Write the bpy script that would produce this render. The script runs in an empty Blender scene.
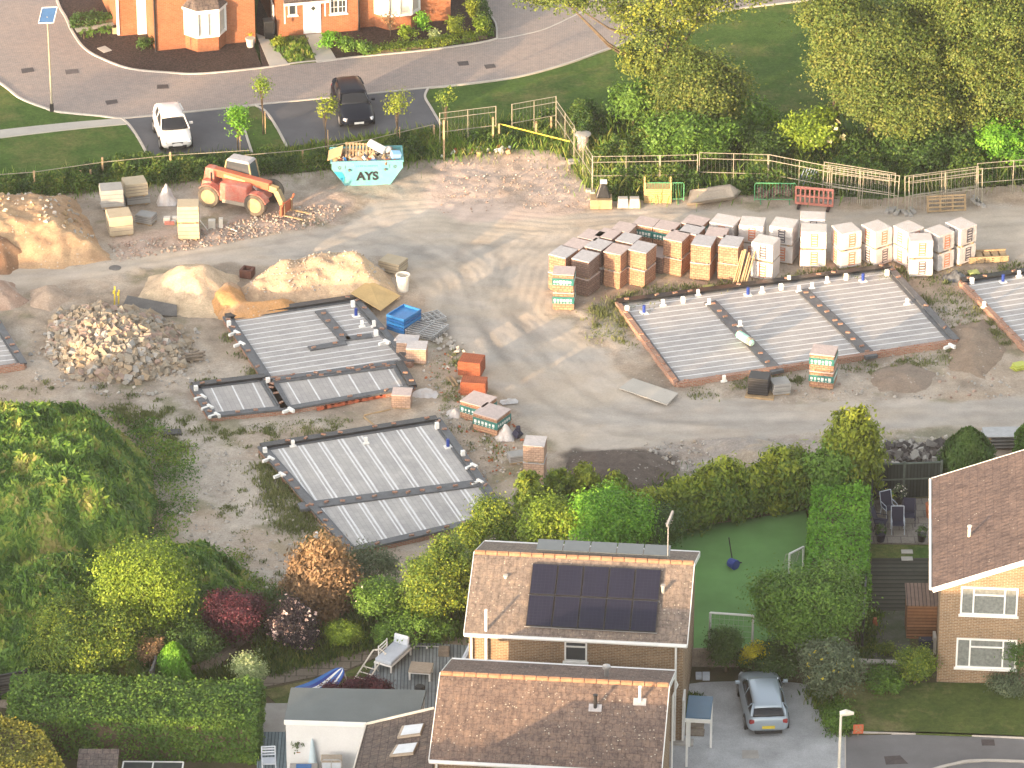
import bpy, bmesh, math, random
import numpy as np
from mathutils import Vector, Matrix
R = math.radians
SC = bpy.context.scene
COL = SC.collection
rnd = random.Random(7)

# ------------------------------------------------------------------ camera model
CAM_H, PITCH, FPX = 98.0, R(27.0), 4600.0
CAM_Y = -CAM_H / math.tan(PITCH)

def P(u, v, z=0.0):
    """where the sight line of photo point (u, v) meets the level z"""
    dx = (u - 512.0); dy = (384.0 - v)
    d = Vector((dx, FPX * math.cos(PITCH) + dy * math.sin(PITCH), -FPX * math.sin(PITCH) + dy * math.cos(PITCH)))
    t = (z - CAM_H) / d.z
    return Vector((d.x * t, CAM_Y + d.y * t, z))

def px_np(x, y, z=0.0):
    """photo coordinates of world points (numpy)"""
    ry = y - CAM_Y; rz = z - CAM_H
    dep = ry * math.cos(PITCH) - rz * math.sin(PITCH)
    up = ry * math.sin(PITCH) + rz * math.cos(PITCH)
    return 512 + FPX * x / dep, 384 - FPX * up / dep

def ppm(v, z=0.0):
    a = P(512, v, z); b = P(513, v, z)
    return 1.0 / (b.x - a.x)

# ------------------------------------------------------------------ noise
def _hash(ix, iy, seed):
    n = (ix.astype(np.int64) * 374761393 + iy.astype(np.int64) * 668265263 + seed * 974634777) & 0x7fffffff
    n = (n ^ (n >> 13)) * 1274126177 & 0x7fffffff
    n = (n ^ (n >> 16)) & 0x7fffffff
    return (n % 100003) / 100003.0

def vnoise(x, y, seed=0):
    ix = np.floor(x); iy = np.floor(y)
    fx = x - ix; fy = y - iy
    fx = fx * fx * (3 - 2 * fx); fy = fy * fy * (3 - 2 * fy)
    a = _hash(ix, iy, seed); b = _hash(ix + 1, iy, seed)
    c = _hash(ix, iy + 1, seed); d = _hash(ix + 1, iy + 1, seed)
    return (a * (1 - fx) + b * fx) * (1 - fy) + (c * (1 - fx) + d * fx) * fy

def fbm(x, y, seed=0, octs=4, gain=0.5):
    s = 0; a = 1; t = 0
    for k in range(octs):
        s = s + a * vnoise(x * 2 ** k, y * 2 ** k, seed + k * 17); t += a; a *= gain
    return s / t

def in_poly(px, py, poly):
    inside = np.zeros(px.shape, bool)
    n = len(poly)
    for i in range(n):
        x0, y0 = poly[i]; x1, y1 = poly[(i + 1) % n]
        c = ((y0 > py) != (y1 > py))
        with np.errstate(divide='ignore', invalid='ignore'):
            xi = (x1 - x0) * (py - y0) / ((y1 - y0) if y1 != y0 else 1e-9) + x0
        inside ^= c & (px < xi)
    return inside

def dist_poly(px, py, poly):
    """signed distance, positive inside"""
    d = np.full(px.shape, 1e9)
    n = len(poly)
    for i in range(n):
        x0, y0 = poly[i]; x1, y1 = poly[(i + 1) % n]
        ex, ey = x1 - x0, y1 - y0
        L = ex * ex + ey * ey + 1e-12
        t = np.clip(((px - x0) * ex + (py - y0) * ey) / L, 0, 1)
        d = np.minimum(d, np.hypot(px - x0 - t * ex, py - y0 - t * ey))
    return np.where(in_poly(px, py, poly), d, -d)

def sstep(a, b, x):
    t = np.clip((x - a) / (b - a), 0, 1)
    return t * t * (3 - 2 * t)

# ------------------------------------------------------------------ materials
class NT:
    def __init__(s, name):
        s.m = bpy.data.materials.new(name); s.m.use_nodes = True
        s.t = s.m.node_tree; s.n = s.t.nodes; s.l = s.t.links
        s.b = s.n['Principled BSDF']; s.out = s.n['Material Output']
    def N(s, t, **kw):
        n = s.n.new(t)
        for k, v in kw.items():
            if k in n.inputs: n.inputs[k].default_value = v
            else: setattr(n, k, v)
        return n
    def L(s, a, b): s.l.new(a, b)
    def coord(s, which='Object'):
        return s.N('ShaderNodeTexCoord').outputs[which]
    def noise(s, vec, scale, detail=4, rough=0.55, dist=0.0):
        n = s.N('ShaderNodeTexNoise', Scale=scale, Detail=detail, Roughness=rough, Distortion=dist)
        s.L(vec, n.inputs['Vector']); return n.outputs['Fac']
    def ramp(s, fac, stops):
        n = s.N('ShaderNodeValToRGB')
        e = n.color_ramp.elements
        while len(e) < len(stops): e.new(0.5)
        for i, (p, c) in enumerate(stops):
            e[i].position = p; e[i].color = (c[0], c[1], c[2], 1)
        s.L(fac, n.inputs['Fac']); return n.outputs['Color']
    def mix(s, fac, a, b, mode='MIX'):
        n = s.N('ShaderNodeMix', data_type='RGBA', blend_type=mode)
        for sock, val in ((n.inputs[0], fac), (n.inputs[6], a), (n.inputs[7], b)):
            if isinstance(val, (int, float)): sock.default_value = val
            elif isinstance(val, tuple): sock.default_value = (val[0], val[1], val[2], 1)
            else: s.L(val, sock)
        return n.outputs[2]
    def math(s, op, a, b=0.0):
        n = s.N('ShaderNodeMath', operation=op)
        for sock, val in ((n.inputs[0], a), (n.inputs[1], b)):
            if isinstance(val, (int, float)): sock.default_value = val
            else: s.L(val, sock)
        return n.outputs[0]
    def bump(s, h, strength=0.5, dist=0.02):
        n = s.N('ShaderNodeBump', Strength=strength, Distance=dist)
        s.L(h, n.inputs['Height']); s.L(n.outputs[0], s.b.inputs['Normal'])
    def fin(s, color, rough=0.85, spec=0.3, metal=0.0):
        if isinstance(color, tuple): s.b.inputs['Base Color'].default_value = (*color, 1)
        else: s.L(color, s.b.inputs['Base Color'])
        s.b.inputs['Roughness'].default_value = rough
        s.b.inputs['Specular IOR Level'].default_value = spec
        s.b.inputs['Metallic'].default_value = metal
        return s.m

def sh(c, k): return tuple(min(1, max(0, x * k)) for x in c)

def m_noisy(name, c, var=0.25, scale=1.2, rough=0.85, fine=25, bump=0.3, bdist=0.01, c2=None, spec=0.3, metal=0.0):
    t = NT(name); v = t.coord()
    c2 = c2 or sh(c, 1 - var)
    a = t.ramp(t.noise(v, scale, 5, 0.6), [(0.32, c2), (0.68, c)])
    f = t.noise(v, fine, 3, 0.6)
    g = t.ramp(f, [(0.3, (1 - var * 0.8,) * 3), (0.7, (1 + 0,) * 3)])
    col = t.mix(1.0, a, g, 'MULTIPLY')
    if bump: t.bump(f, bump, bdist)
    return t.fin(col, rough, spec, metal)

def m_brick(name, c1, c2, mortar, bw=0.225, bh=0.075, ms=0.012, rough=0.9, stain=0.25):
    t = NT(name); uv = t.coord('UV'); ob = t.coord()
    n = t.N('ShaderNodeTexBrick', Color1=(*c1, 1), Color2=(*c2, 1), Mortar=(*mortar, 1), Scale=1.0)
    n.inputs['Mortar Size'].default_value = ms; n.inputs['Brick Width'].default_value = bw
    n.inputs['Row Height'].default_value = bh; n.inputs['Bias'].default_value = 0.0
    n.inputs['Mortar Smooth'].default_value = 0.2
    t.L(uv, n.inputs['Vector'])
    f = t.noise(ob, 0.9, 5, 0.65)
    g = t.ramp(f, [(0.3, (1 - stain,) * 3), (0.7, (1,) * 3)])
    f2 = t.noise(ob, 11, 4, 0.7)
    g2 = t.ramp(f2, [(0.3, (0.7, 0.66, 0.62)), (0.7, (1.0, 1.0, 1.0))])
    col = t.mix(1.0, t.mix(1.0, n.outputs['Color'], g, 'MULTIPLY'), g2, 'MULTIPLY')
    h = t.math('MULTIPLY', n.outputs['Fac'], -1.0)
    t.bump(h, 0.5, 0.01)
    return t.fin(col, rough, 0.2)

def m_tiles(name, c1, c2, dark, lichen=0.5, tw=0.3, th=0.34, speck=(0.42, 0.38, 0.31)):
    """interlocking concrete roof tiles: rows with dark joints and a tipped lower lip, lichen dots"""
    t = NT(name); uv = t.coord('UV'); ob = t.coord()
    n = t.N('ShaderNodeTexBrick', Color1=(*c1, 1), Color2=(*c2, 1), Mortar=(*dark, 1), Scale=1.0)
    n.inputs['Mortar Size'].default_value = 0.013; n.inputs['Brick Width'].default_value = tw
    n.inputs['Row Height'].default_value = th; n.inputs['Mortar Smooth'].default_value = 0.5
    t.L(uv, n.inputs['Vector'])
    f = t.noise(ob, 0.7, 6, 0.7)
    g = t.ramp(f, [(0.3, (0.72, 0.72, 0.74)), (0.7, (1.08, 1.04, 1.0))])
    f2 = t.noise(ob, 9, 5, 0.75)
    g2 = t.ramp(f2, [(0.28, (0.45, 0.42, 0.4)), (0.5, (0.9, 0.9, 0.9)), (0.72, (1.25, 1.2, 1.1))])
    blot = t.ramp(t.noise(ob, 2.6, 7, .8), [(.36, (.62, .60, .60)), (.5, (1, 1, 1)), (.66, (1.22, 1.16, 1.05))])
    col = t.mix(1.0, t.mix(1.0, t.mix(1.0, n.outputs['Color'], g, 'MULTIPLY'), g2, 'MULTIPLY'), blot, 'MULTIPLY')
    w = t.N('ShaderNodeTexVoronoi', Scale=5.5); t.L(ob, w.inputs['Vector'])
    spot = t.math('LESS_THAN', w.outputs['Distance'], 0.17)
    pick = t.math('GREATER_THAN', t.noise(ob, 1.5, 6, .8), 1 - lichen)
    col = t.mix(t.math('MULTIPLY', spot, pick), col, speck)
    # rows tip up towards their lower edge
    sep = t.N('ShaderNodeSeparateXYZ'); t.L(uv, sep.inputs[0])
    fr = t.math('FRACT', t.math('DIVIDE', sep.outputs['Y'], th))
    roll = t.math('SINE', t.math('MULTIPLY', sep.outputs['X'], 2 * math.pi / tw))
    hgt = t.math('ADD', t.math('MULTIPLY', fr, -1.0), t.math('MULTIPLY', roll, 0.35))
    t.bump(hgt, 0.55, 0.02)
    return t.fin(col, 0.88, 0.25)

def m_leaf(name, cols, trans=0.25, rough=0.55):
    """foliage: tone runs per clump and per leaf through the ramp"""
    t = NT(name)
    a = t.N('ShaderNodeAttribute', attribute_name='tone')
    n = len(cols)
    col = t.ramp(a.outputs['Fac'], [(0.05 + 0.9 * i / max(1, n - 1), c) for i, c in enumerate(cols)])
    t.fin(col, rough, 0.25)
    tr = t.N('ShaderNodeBsdfTranslucent'); t.L(t.mix(1.0, col, (1.1, 1.15, 0.6), 'MULTIPLY'), tr.inputs['Color'])
    mx = t.N('ShaderNodeMixShader'); mx.inputs[0].default_value = trans
    t.L(t.b.outputs[0], mx.inputs[1]); t.L(tr.outputs[0], mx.inputs[2]); t.L(mx.outputs[0], t.out.inputs[0])
    return t.m

def m_plain(name, c, rough=0.5, spec=0.4, metal=0.0, dirt=0.12):
    t = NT(name); v = t.coord()
    f = t.noise(v, 3.0, 5, 0.65)
    col = t.mix(1.0, c, t.ramp(f, [(0.35, (1 - dirt,) * 3), (0.65, (1, 1, 1))]), 'MULTIPLY')
    return t.fin(col, rough, spec, metal)

def m_glass(name, c=(0.03, 0.035, 0.04), rough=0.06):
    t = NT(name); v = t.coord()
    col = t.mix(t.noise(v, 1.5, 2), c, sh(c, 1.8))
    return t.fin(col, rough, 0.9)

# ------------------------------------------------------------------ mesh builder
class MB:
    def __init__(s): s.v = []; s.f = []; s.mi = []; s.mats = []
    def mid(s, m):
        if m is None: return 0
        if m not in s.mats: s.mats.append(m)
        return s.mats.index(m)
    def add(s, vs, fs, m=None):
        o = len(s.v); s.v += [tuple(q) for q in vs]; k = s.mid(m)
        for f in fs: s.f.append(tuple(i + o for i in f)); s.mi.append(k)
        return s
    def box(s, c, d, rz=0, m=None, tx=1, ty=1, rx=0, ry=0):
        """box of size d whose BASE centre is c; tx, ty scale the top"""
        hx, hy, h = d[0] / 2, d[1] / 2, d[2]
        vs = [(-hx, -hy, 0), (hx, -hy, 0), (hx, hy, 0), (-hx, hy, 0),
              (-hx * tx, -hy * ty, h), (hx * tx, -hy * ty, h), (hx * tx, hy * ty, h), (-hx * tx, hy * ty, h)]
        M = Matrix.Translation(c) @ Matrix.Rotation(rz, 4, 'Z') @ Matrix.Rotation(ry, 4, 'Y') @ Matrix.Rotation(rx, 4, 'X')
        vs = [M @ Vector(q) for q in vs]
        return s.add(vs, [(0, 3, 2, 1), (4, 5, 6, 7), (0, 1, 5, 4), (1, 2, 6, 5), (2, 3, 7, 6), (3, 0, 4, 7)], m)
    def bar(s, a, b, w, h, m=None):
        """square bar between two points"""
        a, b = Vector(a), Vector(b); d = (b - a); L = d.length; d.normalize()
        up = Vector((0, 0, 1)) if abs(d.z) < 0.95 else Vector((0, 1, 0))
        x = d.cross(up).normalized(); z = x.cross(d)
        vs = []
        for q in (a, b):
            for (i, j) in ((-1, -1), (1, -1), (1, 1), (-1, 1)): vs.append(q + x * i * w / 2 + z * j * h / 2)
        return s.add(vs, [(0, 1, 2, 3), (7, 6, 5, 4), (0, 4, 5, 1), (1, 5, 6, 2), (2, 6, 7, 3), (3, 7, 4, 0)], m)
    def tube(s, pts, r, n=6, m=None, cap=True):
        pts = [Vector(q) for q in pts]; k = len(pts)
        rr = r if isinstance(r, (list, tuple)) else [r] * k
        vs = []; fs = []
        for i, q in enumerate(pts):
            d = (pts[min(i + 1, k - 1)] - pts[max(i - 1, 0)]).normalized()
            up = Vector((0, 0, 1)) if abs(d.z) < 0.9 else Vector((1, 0, 0))
            x = d.cross(up).normalized(); y = d.cross(x)
            for j in range(n):
                a = 2 * math.pi * j / n
                vs.append(q + (x * math.cos(a) + y * math.sin(a)) * rr[i])
        for i in range(k - 1):
            for j in range(n):
                fs.append((i * n + j, i * n + (j + 1) % n, (i + 1) * n + (j + 1) % n, (i + 1) * n + j))
        if cap: fs.append(tuple(range(n))[::-1]); fs.append(tuple((k - 1) * n + j for j in range(n)))
        return s.add(vs, fs, m)
    def prism(s, poly, z0, z1, m=None, mtop=None):
        """vertical prism over a 2-D polygon; z may be numbers or per-vertex lists"""
        n = len(poly)
        za = z0 if isinstance(z0, (list, tuple)) else [z0] * n
        zb = z1 if isinstance(z1, (list, tuple)) else [z1] * n
        A = sum(poly[i][0] * poly[(i + 1) % n][1] - poly[(i + 1) % n][0] * poly[i][1] for i in range(n))
        idx = list(range(n)) if A > 0 else list(range(n))[::-1]
        vs = [(poly[i][0], poly[i][1], za[i]) for i in idx] + [(poly[i][0], poly[i][1], zb[i]) for i in idx]
        s.add(vs, [tuple(range(n))[::-1]] + [(i, (i + 1) % n, n + (i + 1) % n, n + i) for i in range(n)], m)
        o = len(s.v) - n; s.f.append(tuple(range(o, o + n))); s.mi.append(s.mid(mtop or m))
        return s
    def slabq(s, q, th, m=None):
        """a plate: quad/polygon of 3-D points (counter-clockwise seen from outside) thickened inwards"""
        q = [Vector(a) for a in q]; n = len(q)
        nn = Vector((0, 0, 0))
        for i in range(n):
            a, b = q[i], q[(i + 1) % n]
            nn += Vector(((a.y - b.y) * (a.z + b.z), (a.z - b.z) * (a.x + b.x), (a.x - b.x) * (a.y + b.y)))
        nn.normalize()
        vs = [a - nn * th for a in q] + q
        return s.add(vs, [tuple(range(n))[::-1], tuple(range(n, 2 * n))] + [(i, (i + 1) % n, n + (i + 1) % n, n + i) for i in range(n)], m)
    def lathe(s, c, prof, n=14, m=None, axis='Z', rz=0):
        vs = []; fs = []
        for (r, z) in prof:
            for j in range(n):
                a = 2 * math.pi * j / n
                q = Vector((r * math.cos(a), r * math.sin(a), z))
                if axis == 'Y': q = Vector((q.x, q.z, q.y))
                if axis == 'X': q = Vector((q.z, q.x, q.y))
                q.rotate(Matrix.Rotation(rz, 3, 'Z')); vs.append(q + Vector(c))
        k = len(prof)
        for i in range(k - 1):
            for j in range(n): fs.append((i * n + j, i * n + (j + 1) % n, (i + 1) * n + (j + 1) % n, (i + 1) * n + j))
        fs.append(tuple(range(n))[::-1]); fs.append(tuple((k - 1) * n + j for j in range(n)))
        return s.add(vs, fs, m)
    def chunk(s, c, r, rg, m=None, flat=1.0):
        """irregular broken lump"""
        M = Matrix.Rotation(rg.uniform(0, 6.28), 3, 'Z') @ Matrix.Rotation(rg.uniform(-.8, .8), 3, 'X') @ Matrix.Rotation(rg.uniform(-.8, .8), 3, 'Y')
        sx, sy, sz = (rg.uniform(.55, 1.15) for _ in range(3)); sz *= flat
        vs = []
        for k in range(8):
            q = Vector(((k & 1) * 2 - 1, ((k >> 1) & 1) * 2 - 1, ((k >> 2) & 1) * 2 - 1))
            q = Vector((q.x * sx * rg.uniform(.6, 1.1), q.y * sy * rg.uniform(.6, 1.1), q.z * sz * rg.uniform(.6, 1.1))) * r
            vs.append(M @ q + Vector(c))
        return s.add(vs, [(0, 2, 3, 1), (4, 5, 7, 6), (0, 1, 5, 4), (1, 3, 7, 5), (3, 2, 6, 7), (2, 0, 4, 6)], m)
    def mesh(s, name, mat=None):
        me = bpy.data.meshes.new(name)
        me.from_pydata(s.v, [], s.f)
        for m in (s.mats or ([mat] if mat else [])): me.materials.append(m)
        if s.mats and len(s.mats) > 1: me.polygons.foreach_set('material_index', s.mi)
        uv_mesh(me)
        return me
    def build(s, name, mat=None, parent=None, bevel=0, smooth=False, sub=0):
        me = s.mesh(name, mat)
        if smooth: me.polygons.foreach_set('use_smooth', [True] * len(me.polygons))
        o = bpy.data.objects.new(name, me); COL.objects.link(o)
        if parent: o.parent = parent
        if bevel:
            b = o.modifiers.new('bevel', 'BEVEL'); b.width = bevel; b.segments = 2; b.limit_method = 'ANGLE'
        if sub:
            b = o.modifiers.new('sub', 'SUBSURF'); b.levels = sub; b.render_levels = sub
        return o

def uv_mesh(me):
    n = len(me.loops)
    if n == 0: return
    nf = len(me.polygons)
    co = np.empty(len(me.vertices) * 3); me.vertices.foreach_get('co', co); co = co.reshape(-1, 3)
    lv = np.empty(n, np.int64); me.loops.foreach_get('vertex_index', lv)
    nr = np.empty(nf * 3); me.polygons.foreach_get('normal', nr); nr = nr.reshape(-1, 3)
    lt = np.empty(nf, np.int64); me.polygons.foreach_get('loop_total', lt)
    N = np.repeat(nr, lt, 0)
    ux = np.stack([-N[:, 1], N[:, 0], np.zeros(n)], 1); L = np.linalg.norm(ux, axis=1)
    fl = L < 0.05
    ux[fl] = (1, 0, 0); ux[~fl] /= L[~fl][:, None]
    vx = np.cross(N, ux)
    p = co[lv]
    u = (p * ux).sum(1); v = (p * vx).sum(1)
    lay = me.uv_layers.new(name='UVMap')
    lay.data.foreach_set('uv', np.stack([u, v], 1).ravel())

# ------------------------------------------------------------------ scene objects
def tag(o, label=None, cat=None, group=None, kind=None):
    if label: o['label'] = label
    if cat: o['category'] = cat
    if group: o['group'] = group
    if kind: o['kind'] = kind
    return o

def thing(name, loc, rz=0, label=None, cat=None, group=None):
    o = bpy.data.objects.new(name, None); COL.objects.link(o)
    o.location = loc; o.rotation_euler = (0, 0, rz); o.empty_display_size = 0.3
    return tag(o, label, cat, group)

def struct(name, mb, mat=None):
    return tag(mb.build(name, mat), kind='structure')

def children(o): return [c for c in bpy.data.objects if c.parent is o]

def copy_tree(o, loc=None, rz=None, label=None, parent=None):
    c = o.copy(); COL.objects.link(c)
    if parent is not None: c.parent = parent
    if loc is not None: c.location = loc
    if rz is not None: c.rotation_euler = (0, 0, rz)
    if label: c['label'] = label
    for ch in children(o): copy_tree(ch, parent=c)
    return c

def np_mesh(name, V, Q, mat, tone=None, smooth=False, parent=None, col=None):
    """V (n,3), Q (m,4) -> object"""
    me = bpy.data.meshes.new(name)
    me.vertices.add(len(V)); me.vertices.foreach_set('co', np.asarray(V, np.float32).ravel())
    k = Q.shape[1]
    me.loops.add(Q.size); me.loops.foreach_set('vertex_index', Q.astype(np.int32).ravel())
    me.polygons.add(len(Q))
    me.polygons.foreach_set('loop_start', np.arange(0, Q.size, k, dtype=np.int32))
    me.polygons.foreach_set('loop_total', np.full(len(Q), k, np.int32))
    if smooth: me.polygons.foreach_set('use_smooth', np.ones(len(Q), bool))
    for m in (mat if isinstance(mat, list) else [mat]): me.materials.append(m)
    me.update(calc_edges=True)
    if tone is not None:
        a = me.attributes.new('tone', 'FLOAT', 'FACE'); a.data.foreach_set('value', tone.astype(np.float32))
    if col is not None:
        a = me.color_attributes.new('soil', 'FLOAT_COLOR', 'POINT')
        a.data.foreach_set('color', np.concatenate([col, np.ones((len(col), 1))], 1).astype(np.float32).ravel())
    o = bpy.data.objects.new(name, me); COL.objects.link(o)
    if parent: o.parent = parent
    return o

def grid_quads(nx, ny):
    i = np.arange(nx - 1); j = np.arange(ny - 1)
    I, J = np.meshgrid(i, j)
    a = (J * nx + I).ravel()
    return np.stack([a, a + 1, a + nx + 1, a + nx], 1)

# ------------------------------------------------------------------ foliage
def leaf_quads(rg, C, Nn, size, asp=0.6, droop=0.0):
    n = len(C)
    t = rg.normal(size=(n, 3)); t[:, 2] -= droop
    t -= (t * Nn).sum(1)[:, None] * Nn; t /= np.linalg.norm(t, axis=1)[:, None] + 1e-9
    b = np.cross(Nn, t)
    s = size * rg.uniform(0.6, 1.35, n)[:, None]
    V = np.stack([C - t * s * .5, C + b * s * .5 * asp, C + t * s * .5, C - b * s * .5 * asp], 1).reshape(-1, 3)
    return V, np.arange(4 * n).reshape(-1, 4)

def unit(rg, n):
    d = rg.normal(size=(n, 3)); return d / np.linalg.norm(d, axis=1)[:, None]

def crown_pts(rg, lobes, n, clump=0.25, per=26, low=-0.55, shell=(0.62, 1.03)):
    L = np.array(lobes, float)
    w = (L[:, 3] * L[:, 4] + L[:, 3] * L[:, 5]); w /= w.sum()
    nc = max(6, n // per)
    li = rg.choice(len(L), nc, p=w)
    d = unit(rg, nc); d[:, 2] = np.where(d[:, 2] < low, -d[:, 2] * .6, d[:, 2])
    r = rg.uniform(shell[0], shell[1], nc)[:, None] ** 0.7
    c = L[li, :3] + d * r * L[li, 3:6]
    ct = rg.uniform(0, 1, nc)
    cr = clump * rg.uniform(0.5, 1.4, nc)
    k = rg.integers(0, nc, n)
    p = c[k] + rg.normal(size=(n, 3)) * cr[k][:, None] * np.array([1, 1, .75])
    nn = d[k] * 1.0 + unit(rg, n) * 0.62 + np.array([0, 0, .3]); nn /= np.linalg.norm(nn, axis=1)[:, None]
    tone = np.clip(ct[k] * 0.55 + rg.uniform(0, 1, n) * 0.45, 0, 1)
    return p, nn, tone

def auto_lobes(rg, w, d, z0, z1, k=9, sr=(.28, .46)):
    """overlapping lobes filling an ellipsoid; k = how many"""
    zc = (z0 + z1) / 2; rz = (z1 - z0) / 2
    out = [(0, 0, zc, w * .36, d * .36, rz * .72)]
    for i in range(k):
        q = unit(rg, 1)[0]; q[2] = q[2] * .8 + .1
        f = rg.uniform(.45, .68) + (.46 - sr[1]) * .9; s = rg.uniform(*sr)
        out.append((q[0] * w / 2 * f, q[1] * d / 2 * f, zc + q[2] * rz * f, w / 2 * s, d / 2 * s, rz * s * 1.05))
    return out

SEED = [100]
def nrg():
    SEED[0] += 1; return np.random.default_rng(SEED[0])

BARK = None
def trunk_mb(rg, h, r, lobes, limbs=5):
    mb = MB()
    top = h
    pts = [(0, 0, -.1)] + [(rg.normal() * r * .5, rg.normal() * r * .5, top * q) for q in (.3, .6, .85)]
    mb.tube(pts, [r * 1.25, r, r * .75, r * .4], 8)
    for i in range(limbs):
        l = lobes[rg.integers(0, len(lobes))]
        q = rg.uniform(.35, .75)
        a = Vector((0, 0, top * q)); b = Vector(l[:3]) + Vector((0, 0, l[5] * .2))
        m_ = a.lerp(b, .5) + Vector((0, 0, -.08 * (b - a).length))
        mb.tube([a, m_, b], [r * .45, r * .3, r * .1], 5)
    return mb

def tree(name, label, cat, uc, vc, zc, w, h, d=None, n=6000, size=0.16, mat=None, k=10, trunk=0.1, limbs=5,
         clump=0.22, group=None, z0=None, asp=.6, per=26, lobes=None, crown_name='crown', droop=0, flowers=None, trunk_h=None):
    """crown centre seen at photo (uc, vc) when its height is zc; w wide, h tall (crown)"""
    rg = nrg()
    p = P(uc, vc, zc); root = thing(name, (p.x, p.y, 0), 0, label, cat, group)
    d = d or w; z0 = zc - h / 2; z1 = zc + h / 2
    lobes = lobes or auto_lobes(rg, w, d, z0, z1, k)
    C, Nn, tone = crown_pts(rg, lobes, n, clump, per)
    C[:, 2] = np.maximum(C[:, 2], .05)
    V, Q = leaf_quads(rg, C, Nn, size, asp, droop)
    np_mesh(crown_name, V, Q, mat, tone, parent=root)
    trunk_mb(rg, trunk_h or max(.4, zc), trunk, lobes, limbs).build('trunk', BARK, root, smooth=True)
    if flowers:
        fm, fn, fs = flowers[:3]
        C, Nn, tone = crown_pts(rg, lobes, fn, .03, 1, shell=(.97, 1.1)); C[:, 2] = np.maximum(C[:, 2], .1)
        Nn[:, 1] -= .6; Nn /= np.linalg.norm(Nn, axis=1)[:, None]
        V, Q = leaf_quads(rg, C, Nn, fs, .9)
        np_mesh('flowers', V, Q, fm, tone, parent=root)['kind'] = 'stuff'
    return root

def conifer(name, label, cat, u, v_base, h, w, mat, n=6000, size=0.16, group=None, shape='cone', z_at=0, uv_top=None):
    """standing at photo ground point (u, v_base)"""
    rg = nrg()
    p = P(u, v_base, z_at); root = thing(name, (p.x, p.y, 0), 0, label, cat, group)
    zz = rg.uniform(0.02, 1, n) ** .85
    if shape == 'cone': rad = (1 - zz) ** .75 * (0.75 + .25 * np.minimum(1, zz * 6))
    elif shape == 'column': rad = np.minimum(1, (1.02 - zz) * 1.9) ** .9 * (.9 + .1 * np.sin(zz * 9))
    else: rad = np.sqrt(np.maximum(0, 1 - (zz * 1.15 - .25) ** 2 * 1.25))      # egg
    na = 9
    ang = rg.uniform(0, 2 * math.pi, n)
    plume = .70 + .10 * np.sin(ang * 5 + zz * 3 + rg.uniform(0, 6)) + .55 * vnoise(ang * 1.6 + 20, zz * h * 1.5, int(rg.integers(0, 999)))
    rr = rad * w / 2 * plume * rg.uniform(.72, 1.04, n)
    C = np.stack([np.cos(ang) * rr, np.sin(ang) * rr, zz * h], 1)
    Nn = np.stack([np.cos(ang), np.sin(ang), np.full(n, .5)], 1) + unit(rg, n) * .8
    Nn /= np.linalg.norm(Nn, axis=1)[:, None]
    tone = np.clip(.45 * vnoise(ang * 3, zz * h * 2.2, int(rg.integers(0, 999))) + .35 * rg.uniform(0, 1, n) + .3 * zz ** 3, 0, 1)  # tone rises to the top: sunlit tips painted in with new growth
    # sprays point upwards
    t = np.stack([np.cos(ang) * .35, np.sin(ang) * .35, np.ones(n)], 1) + rg.normal(size=(n, 3)) * .35
    t -= (t * Nn).sum(1)[:, None] * Nn; t /= np.linalg.norm(t, axis=1)[:, None]
    b = np.cross(Nn, t); s = size * rg.uniform(.7, 1.5, n)[:, None]
    V = np.stack([C - t * s * .5, C + b * s * .25, C + t * s * .8, C - b * s * .25], 1).reshape(-1, 3)
    np_mesh('foliage', V, np.arange(4 * n).reshape(-1, 4), mat, tone, parent=root)
    mb = MB(); mb.tube([(0, 0, -.1), (0, 0, h * .5), (0, 0, h * .9)], [w * .05 + .04, w * .035 + .03, .015], 7)
    mb.build('trunk', BARK, root, smooth=True)
    return root

def plume_conifer(name, label, cat, u, v_base, h, w, mat, n=8000, size=0.16, group=None, per=36, lean=.12):
    """loose bushy conifer: ragged leaders over overlapping masses, standing at photo ground point"""
    rg = nrg(); p = P(u, v_base); root = thing(name, (p.x, p.y, 0), 0, label, cat, group)
    lobes = []
    for f, r in ((.2, .5), (.42, .5), (.62, .42), (.78, .28), (.9, .15)):
        lobes.append((rg.normal() * w * .06, rg.normal() * w * .05, h * f, w * r, w * r, h * .2))
    for i in range(9):
        a = rg.uniform(0, 6.28); f = rg.uniform(.15, .85); q = w * (.42 - .25 * f)
        lobes.append((math.cos(a) * q, math.sin(a) * q, h * f, w * rg.uniform(.14, .25), w * rg.uniform(.14, .25), h * rg.uniform(.1, .2)))
    C, Nn, tone = crown_pts(rg, lobes, n, w * .07, per, low=-.3)
    C[:, 2] = np.maximum(C[:, 2], .05); tone = np.clip(tone * .8 + .3 * (C[:, 2] / h) ** 3 - .02, 0, 1)  # brighter upwards: sun on the tops put into the leaf tone
    t = np.stack([C[:, 0] * .4, C[:, 1] * .4, np.full(n, 1.0)], 1) + rg.normal(size=(n, 3)) * .5
    t -= (t * Nn).sum(1)[:, None] * Nn; t /= np.linalg.norm(t, axis=1)[:, None] + 1e-9
    b = np.cross(Nn, t); s = size * rg.uniform(.7, 1.5, n)[:, None]
    V = np.stack([C - t * s * .5, C + b * s * .3, C + t * s * .7, C - b * s * .3], 1).reshape(-1, 3)
    np_mesh('foliage', V, np.arange(4 * n).reshape(-1, 4), mat, tone, parent=root)
    mb = MB(); mb.tube([(0, 0, -.1), (0, 0, h * .5), (0, 0, h * .88)], [w * .05 + .03, w * .03 + .02, .012], 7); mb.build('trunk', BARK, root, smooth=True)
    return root

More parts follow.
